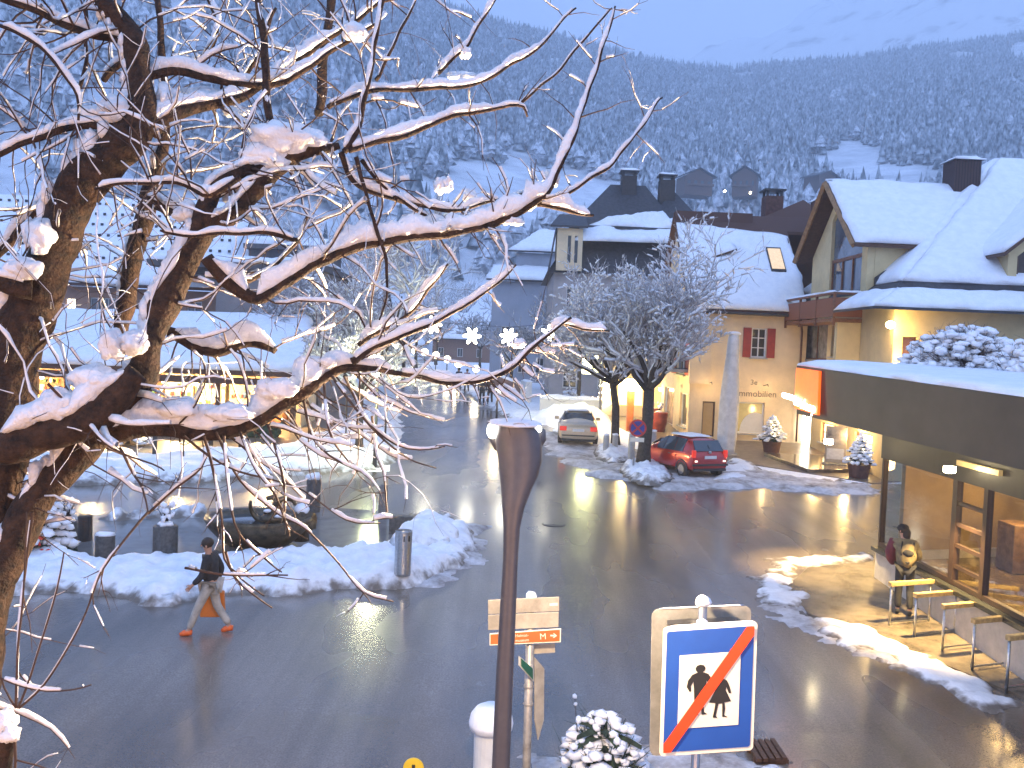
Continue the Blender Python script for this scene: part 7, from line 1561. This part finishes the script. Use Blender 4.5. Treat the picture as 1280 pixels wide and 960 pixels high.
# (name, points in photo pixels with bark half-width, depth range, snow height px, number of twigs)
LIMB = [
 ([(-95, 1400, 40), (-70, 1000, 38), (-40, 850, 36), (-14, 720, 31), (-3, 600, 30), (6, 520, 31), (20, 440, 31), (45, 370, 30), (72, 300, 27), (100, 235, 25), (135, 200, 26), (165, 165, 23), (178, 130, 17), (172, 85, 15), (165, 48, 14), (148, 22, 12), (118, -12, 11), (90, -60, 10)], (4.4, 4.9), 0, 26),
 ([(-22, 760, 24), (10, 690, 22), (45, 625, 22), (80, 585, 21), (115, 550, 20), (150, 512, 20), (178, 470, 19), (186, 435, 15), (200, 395, 19), (215, 360, 18), (236, 320, 17), (252, 288, 15), (262, 245, 11), (280, 228, 11), (315, 213, 10), (350, 198, 10), (385, 188, 9), (412, 184, 6), (424, 182, 4)], (4.5, 4.9), 16, 26),
 ([(0, 560, 24), (50, 545, 24), (100, 530, 22), (140, 500, 19), (172, 466, 16)], (4.42, 4.5), 34, 4),
 ([(252, 290, 13), (285, 272, 12), (318, 240, 12), (345, 212, 10), (372, 194, 8)], (4.78, 4.9), 12, 4),
 ([(120, 548, 10), (160, 538, 13), (200, 535, 11), (240, 541, 9), (270, 541, 9), (310, 533, 9), (345, 512, 9), (380, 490, 8), (410, 470, 7), (436, 458, 6), (480, 464, 4), (540, 474, 3.4), (583, 479, 3), (630, 466, 3), (660, 440, 2.4), (690, 415, 2), (714, 397, 1.5)], (4.6, 5.3), 26, 34),
 ([(150, 425, 10), (158, 370, 11), (170, 310, 11), (186, 252, 12), (197, 215, 9), (205, 175, 7), (207, 120, 5), (200, 40, 4), (196, -20, 3)], (5.5, 5.7), 5, 12),
 ([(186, 250, 9), (215, 262, 7), (240, 280, 6), (256, 300, 5)], (5.4, 4.95), 10, 3),
 ([(258, 322, 8), (285, 352, 8), (322, 374, 7), (360, 352, 6.5), (395, 330, 6), (430, 314, 6), (480, 302, 5.5), (540, 295, 5), (600, 285, 4.5), (640, 270, 4.3), (668, 254, 4), (686, 240, 3.5), (698, 212, 2.8), (712, 185, 2.2), (727, 140, 1.9), (742, 98, 1.7), (757, 52, 1.4), (769, 8, 1.1)], (4.7, 5.2), 22, 22),
 ([(664, 257, 3), (700, 247, 2.4), (735, 226, 2), (770, 198, 1.7), (800, 162, 1.4), (828, 122, 1.0)], (5.1, 5.5), 6, 4),
 ([(672, 256, 3), (700, 262, 2.5), (722, 266, 2), (742, 269, 1.5)], (5.1, 5.2), 15, 0),
 ([(188, 165, 11), (210, 150, 10), (232, 137, 8), (262, 131, 7), (296, 124, 6), (325, 108, 4), (360, 85, 3.4), (405, 52, 3), (450, 22, 2.5), (490, -12, 2)], (4.85, 5.6), 14, 10),
 ([(180, 95, 6), (215, 88, 5), (255, 97, 5), (300, 106, 4.5), (345, 105, 4), (375, 92, 3.5), (410, 68, 3), (440, 48, 2.5), (470, 30, 2)], (4.9, 5.4), 13, 10),
 ([(399, 142, 6), (404, 80, 6), (412, 10, 5.5), (416, -30, 5)], (6.6, 6.8), 4, 2),
 ([(338, 165, 5), (333, 110, 5), (329, 50, 4.5), (322, -8, 4)], (4.9, 5.1), 3, 2),
 ([(430, 190, 4), (446, 165, 3.6), (455, 128, 3.4), (463, 88, 3.2), (472, 40, 2.8), (480, -8, 2.4)], (4.9, 5.0), 9, 4),
 ([(436, 188, 3.6), (480, 176, 3.4), (520, 164, 3), (560, 149, 2.8), (600, 139, 2.4), (636, 132, 2), (655, 134, 1.6), (659, 146, 1.2)], (4.9, 5.2), 11, 4),
 ([(648, 133, 1.8), (672, 112, 1.6), (700, 84, 1.5), (732, 48, 1.3), (765, 10, 1.0)], (5.2, 5.3), 2.5, 0),
 ([(410, 134, 3), (450, 116, 2.8), (490, 112, 2.7), (530, 112, 2.5), (565, 108, 2.4), (595, 103, 2), (630, 87, 1.7), (675, 55, 1.5), (720, 10, 1.1)], (5.0, 5.5), 9, 6),
 ([(548, 92, 2.2), (566, 72, 2), (585, 55, 1.8), (603, 28, 1.5), (622, -4, 1.2)], (5.4, 5.5), 9, 2),
 ([(470, 100, 2.5), (490, 60, 2.2), (510, 20, 1.8), (522, -6, 1.5)], (5.2, 5.3), 2, 1),
 ([(426, 190, 4), (434, 212, 3.4), (448, 233, 3), (480, 247, 2.8), (525, 258, 2.6), (568, 263, 2.3), (600, 256, 1.8), (650, 243, 1.4), (675, 232, 1)], (4.9, 5.1), 10, 4),
 ([(452, 200, 3), (480, 232, 2.6), (510, 257, 2.2), (535, 272, 1.8)], (4.9, 5.0), 5, 2),
 ([(445, 196, 3), (458, 245, 2.4), (475, 300, 2.1), (484, 345, 1.8), (483, 372, 1.5), (474, 400, 1.1)], (4.85, 4.8), 1, 1),
 ([(158, 52, 6), (130, 46, 5.5), (105, 40, 5), (70, 26, 4.5), (35, 10, 4), (-5, -4, 3.6)], (4.9, 4.7), 9, 8),
 ([(150, 160, 7), (115, 156, 5), (78, 163, 4.5), (40, 175, 4), (-6, 194, 3.6)], (4.8, 4.6), 12, 10),
 ([(40, 362, 12), (15, 357, 11), (-20, 350, 10)], (4.6, 4.5), 26, 2),
 ([(95, 240, 8), (60, 255, 7), (30, 285, 6), (5, 310, 5), (-15, 330, 4)], (5.0, 5.2), 14, 6),
 ([(0, 32, 2.5), (36, 50, 2.5), (58, 66, 2.3), (80, 95, 2.1), (96, 120, 2), (98, 150, 1.6)], (4.6, 4.6), 9, 4),
 ([(107, 0, 2.6), (108, 40, 2.4), (107, 75, 2.2), (98, 120, 2)], (5.2, 5.0), 1, 2),
 ([(440, 452, 5), (470, 434, 3.4), (510, 418, 3), (550, 400, 2.6), (585, 378, 2.2), (618, 356, 1.8), (645, 331, 1.3)], (4.9, 5.2), 9, 4),
 ([(448, 432, 4), (480, 412, 3.2), (512, 392, 2.6), (534, 362, 2), (560, 330, 1.3)], (5.2, 5.4), 12, 6),
 ([(684, 416, 2), (705, 406, 1.6), (735, 412, 1.4), (762, 414, 1)], (5.3, 5.4), 8, 0),
 ([(268, 330, 6), (300, 352, 4), (330, 340, 3.4), (352, 322, 3), (372, 300, 2.5), (385, 270, 2)], (4.85, 5.3), 3, 4),
 ([(210, 415, 7), (240, 432, 6), (275, 440, 5.5), (310, 428, 5), (345, 440, 4)], (5.1, 5.2), 18, 8),
 ([(305, 100, 3), (322, 70, 2.6), (331, 40, 2.4), (345, 10, 2)], (5.6, 5.7), 7, 3),
 ([(240, 85, 4), (262, 60, 3.4), (271, 25, 3), (262, 0, 2.5), (255, -20, 2)], (5.8, 5.9), 11, 4),
 ([(130, 100, 4), (150, 80, 4), (170, 66, 4)], (5.4, 5.2), 9, 2),
 ([(300, 222, 4), (262, 245, 3), (230, 232, 2.6), (205, 228, 2.4), (150, 230, 2), (118, 236, 1.6)], (4.6, 4.5), 9, 6),
 ([(372, 300, 3), (330, 290, 2.6), (290, 292, 2.4), (240, 295, 2), (200, 288, 1.6)], (4.5, 4.4), 6, 5),
]
br_all = []; snow_b = MB(); twig_b = MB(); tsnow = MB()
for i, (px_, dep, sh_, ntw) in enumerate(LIMB):
    p_, r_ = P3(px_, dep); p_, r_ = resample(p_, r_, .03 if i > 1 else .045, .014 if i > 1 else .018)
    b = MB(); n_ = 18 if r_[0] > .03 else 8; vs = []
    rj = [r * (1 + .22 * noise.noise((q.x * 9, q.y * 9, q.z * 9 + i))) for q, r in zip(p_, r_)]
    b.tube(p_, rj, n_); b.build('trunk' if i == 0 else 'branch', BARK, FT, smooth=True)
    Ym_ = (dep[0] + dep[1]) / 2; hpx = sh_ / FPX * Ym_
    if sh_ > 0:
        hs = [hpx * (0.55 + .45 * min(1, r / (r_[0] * .7 + 1e-6))) if len(px_) < 8 else hpx * (1.0 if k < len(p_) * .62 else 1.0 - .75 * (k / len(p_) - .62) / .38) for k, r in enumerate(r_)]
        if i == 4: hs = [x * (1 if k < len(hs) * .5 else .42) for k, x in enumerate(hs)]
        snow_tube(snow_b, p_, r_, [x * 1.05 for x in hs], rt, 0, 14, .08, 1.12, .5, 7, .3)
    br_all.append((p_, r_, sh_, ntw, i))
# snow plastered on the weather side of the thick limbs
for i in (0, 1, 5):
    p_, r_ = br_all[i][0], br_all[i][1]
    for k in range(2, len(p_) - 2):
        if r_[k] < .02: continue
        t_ = (p_[k + 1] - p_[k - 1]).normalized(); sd = Vector((-abs(t_.z), 0, t_.x * (1 if t_.z > 0 else -1)))
        if noise.noise((k * .16, i * 7.3, 2)) > -.12:
            for _ in range(2): snow_b.blob(p_[k] + sd * r_[k] * .86 + Vector((0, rt.uniform(-.6, .6) * r_[k], rt.uniform(-.02, .02))), (r_[k] * rt.uniform(.28, .5), r_[k] * rt.uniform(.35, .6), r_[k] * rt.uniform(.55, .9)), .35, 1.8, 1)
# big cushions in the forks
for (x, y, Y, rx__, rz__) in ((365, 170, 4.85, 58, 28), (330, 195, 4.85, 40, 20), (205, 122, 4.95, 22, 26), (148, 135, 4.8, 26, 22), (120, 143, 4.8, 30, 14), (258, 120, 5.1, 36, 14), (292, 245, 4.9, 16, 20), (235, 265, 4.8, 16, 20), (30, 335, 4.55, 34, 20), (55, 295, 4.7, 20, 34), (155, 430, 4.5, 30, 26), (120, 470, 4.5, 34, 26), (85, 505, 4.45, 34, 26), (215, 510, 4.65, 40, 14), (285, 515, 4.7, 44, 14), (345, 485, 4.75, 30, 16), (408, 452, 4.9, 20, 11), (690, 222, 5.15, 12, 15), (582, 132 - 66, 5.45, 9, 10), (575, 95, 5.4, 22, 8), (650, 256, 5.1, 22, 12), (548, 278, 5.0, 26, 13), (450, 40, 5.3, 22, 14), (650, 428, 5.3, 15, 9), (105, 215, 4.9, 20, 12), (140, 205, 4.85, 12, 10), (300, 140, 5.2, 22, 10), (640, 275, 5.0, 14, 8), (555, 230, 5.05, 14, 14), (585, 245, 5.1, 12, 12)):
    c = at(x, y, Y); a_ = rx__ / FPX * Y * .8; b_ = rz__ / FPX * Y * .85
    for _ in range(3): snow_b.blob(c + Vector((rt.uniform(-.5, .5) * a_, rt.uniform(-.3, .3) * b_, rt.uniform(-.25, .15) * b_)), (a_ * rt.uniform(.55, .9), b_ * rt.uniform(.7, 1.1), b_ * rt.uniform(.6, .95)), .22, 1.8, 3)
# twigs: long thin shoots, some drooping, some upright
def twig(q, d, L, r, droop, lv, sn=.5):
    n = max(4, int(L / .07)); pts = [q.copy()]; dd = d.normalized(); 
    for k in range(n):
        dd = (dd + Vector((rt.gauss(0, .2), rt.gauss(0, .14), rt.gauss(0, .18) - droop * .14))).normalized(); pts.append(pts[-1] + dd * L / n)
    rad = [r * (1 - .72 * k / n) for k in range(n + 1)]; twig_b.tube(pts, rad, 5, 0, False)
    if rt.random() < sn: snow_tube(tsnow, pts, rad, r * rt.uniform(2.2, 5.0), rt, 0, 6, .22, 1.35, .7, 9, .2)
    if lv > 0:
        for _ in range(rt.randint(0, 2)):
            k = rt.randrange(1, n); ax = Vector((rt.gauss(0, 1), rt.gauss(0, .5), rt.gauss(0, 1))).normalized(); twig(pts[k], (dd * .7 + ax * .8), L * rt.uniform(.35, .7), rad[k] * .75, droop, lv - 1, sn)
for p_, r_, sh_, ntw, i in br_all:
    for _ in range(int(ntw * 1.9)):
        k = rt.randrange(int(len(p_) * (.3 if i in (0, 1) else .12)), len(p_) - 1); t_ = (p_[min(k + 1, len(p_) - 1)] - p_[k - 1]).normalized()
        qx_, qy_ = project(np.array([tuple(p_[k])])); qx_ = float(qx_[0]); qy_ = float(qy_[0])
        ax = Vector((rt.gauss(0, 1), rt.gauss(0, .45), rt.gauss(.15, 1))); ax = (ax - t_ * ax.dot(t_)).normalized()
        if i == 4 and rt.random() < .6: ax = Vector((rt.uniform(.0, .7), rt.gauss(0, .2), -1)).normalized(); dr_ = -.35
        else: dr_ = rt.choice((0, .5, .9, -.25))
        L = rt.uniform(.3, .85) if qx_ < 480 else rt.uniform(.12, .36)
        twig(p_[k], t_ * .45 + ax, L, min(r_[k] * .55, rt.uniform(.003, .0065)), dr_, 2 if qx_ < 470 else 1, .85)
# the shoots that hang in front of the fountain and the arcade, and the upright ones low left
for pts_, Y in (([(430, 470), (445, 500), (462, 530), (495, 556), (525, 562), (556, 558)], 4.9), ([(415, 470), (440, 505), (470, 540), (500, 566), (520, 578), (545, 585)], 4.8), ([(300, 540), (322, 590), (345, 620), (362, 670)], 4.7), ([(335, 530), (352, 590), (356, 640)], 4.7), ([(255, 545), (268, 600), (277, 650), (281, 700), (298, 720), (330, 745)], 4.6), ([(280, 545), (287, 620), (300, 668), (338, 705), (352, 715)], 4.65), ([(405, 480), (412, 540), (432, 572), (447, 590)], 4.8), ([(380, 500), (390, 545), (412, 570), (440, 585)], 4.75), ([(230, 545), (262, 570), (300, 590), (340, 600), (378, 612), (432, 650), (475, 654)], 4.65), ([(270, 540), (300, 600), (345, 640), (380, 660), (420, 700), (455, 740), (492, 752)], 4.7), ([(150, 560), (165, 590), (178, 610), (185, 640)], 4.5), ([(185, 640), (160, 670), (130, 710), (112, 752)], 4.5), ([(185, 642), (220, 610), (252, 585), (262, 560)], 4.6), ([(40, 640), (33, 700), (26, 760), (22, 860)], 4.3), ([(232, 710), (262, 716), (300, 720), (360, 719)], 4.6), ([(282, 690), (292, 720), (315, 742), (340, 760)], 4.6), ([(465, 520), (472, 570), (480, 590), (484, 640)], 4.9), ([(60, 480), (100, 520), (140, 560), (190, 580), (205, 588)], 4.4)):
    p_ = [at(x, y, Y + rt.uniform(-.1, .1)) for x, y in pts_]; p_, r_ = resample(p_, [.0075 * (1 - .6 * k / len(p_)) for k in range(len(p_))], .05, .006); twig_b.tube(p_, r_, 6, 0, False); snow_tube(tsnow, p_, r_, .014, rt, 0, 6, .38, 1.3, .8, 9)
    for _ in range(3): k = rt.randrange(2, len(p_) - 1); twig(p_[k], (p_[k] - p_[k - 1]).normalized() + Vector((rt.gauss(0, .7), 0, rt.gauss(0, .6))), rt.uniform(.1, .3), .004, .2, 1, .4)
tb = twig_b.build('twigs', M('twig_bark', (.065, .035, .022), .8, var=.2), FT, smooth=True); tb['kind'] = 'stuff'
o = snow_b.build('branch_snow', mat_snow('heaped_snow', (.72, .72, .73), (.84, .83, .82), sc=6, bump=.6, bs=38), FT, smooth=True)
o = tsnow.build('twig_snow', MAT['heaped_snow'], FT, smooth=True); o['kind'] = 'stuff'
# pruned stump with shoots at the lower left
st0 = at(2, 960, 3.9); t = thing('pruned_shrub', 'pruned stump with a snow cushion and upright shoots at the lower left corner', 'shrub', (st0.x, 3.9, 0))
MB().tube(resample([Vector((st0.x - .05, 3.9, -.1)), Vector((st0.x - .04, 3.9, 1.8)), at(-2, 990, 3.9), at(6, 930, 3.9), at(13, 915, 3.9)], [.09, .07, .05, .04, .03], .2, .01)[0], .045, 10).build('stem', BARK, t, smooth=True)
s = MB(); s.blob(at(4, 905, 3.88), (.05, .05, .06), .3, 2.2, 3); s.blob(at(12, 918, 3.86), (.04, .04, .035), .3, 2.2, 3); s.build('stem_snow', MAT['heaped_snow'], t, smooth=True)
b = MB(); s = MB()
for pts_, r_ in (([(20, 885), (22, 820), (27, 760), (32, 705), (33, 640)], .006), ([(22, 885), (38, 845), (55, 790), (72, 735), (80, 690)], .0055), ([(24, 885), (55, 855), (85, 810), (108, 765), (126, 715)], .0055), ([(-4, 846), (30, 858), (60, 864), (92, 862), (114, 856)], .005), ([(20, 885), (5, 860), (-4, 830)], .005), ([(18, 925), (20, 950), (16, 985)], .008), ([(20, 950), (60, 962), (95, 980)], .004)):
    p_ = [at(x, y, 3.88) for x, y in pts_]; p_, q_ = resample(p_, [r_ * (1 - .5 * k / len(p_)) for k in range(len(p_))], .04, .004); b.tube(p_, q_, 6)
    if pts_[0][0] < 0 or r_ == .0055: snow_tube(s, p_, q_, .018 if pts_[0][0] < 0 else .006, rt, 0, 6, .3, 1.2, .6, 12)
b.build('shoots', MAT['twig_bark'], t, smooth=True); s.build('shoot_snow', MAT['heaped_snow'], t, smooth=True)

# ------------------------------------------------------------------ lamps of the house the photograph is taken from
lamp('house_lamp', (-3.2, -.6, 3.2), 270, (1, .50, .18), .25)
lamp('house_lamp', (2.2, -.8, 3.0), 270, (1, .50, .18), .25)
# ------------------------------------------------------------------ evening air
hz_ = bpy.data.materials.new('haze_air'); hz_.use_nodes = True; t_ = hz_.node_tree; t_.nodes.clear(); o_ = t_.nodes.new('ShaderNodeOutputMaterial'); v_ = t_.nodes.new('ShaderNodeVolumePrincipled')
v_.inputs['Color'].default_value = (.88, .94, 1, 1); v_.inputs['Density'].default_value = HAZE; v_.inputs['Anisotropy'].default_value = .1; t_.links.new(v_.outputs[0], o_.inputs['Volume'])
ob = MB().box((-2600, -80, -1.5), (2600, 2950, 1250)).build('haze', hz_); ob['kind'] = 'stuff'
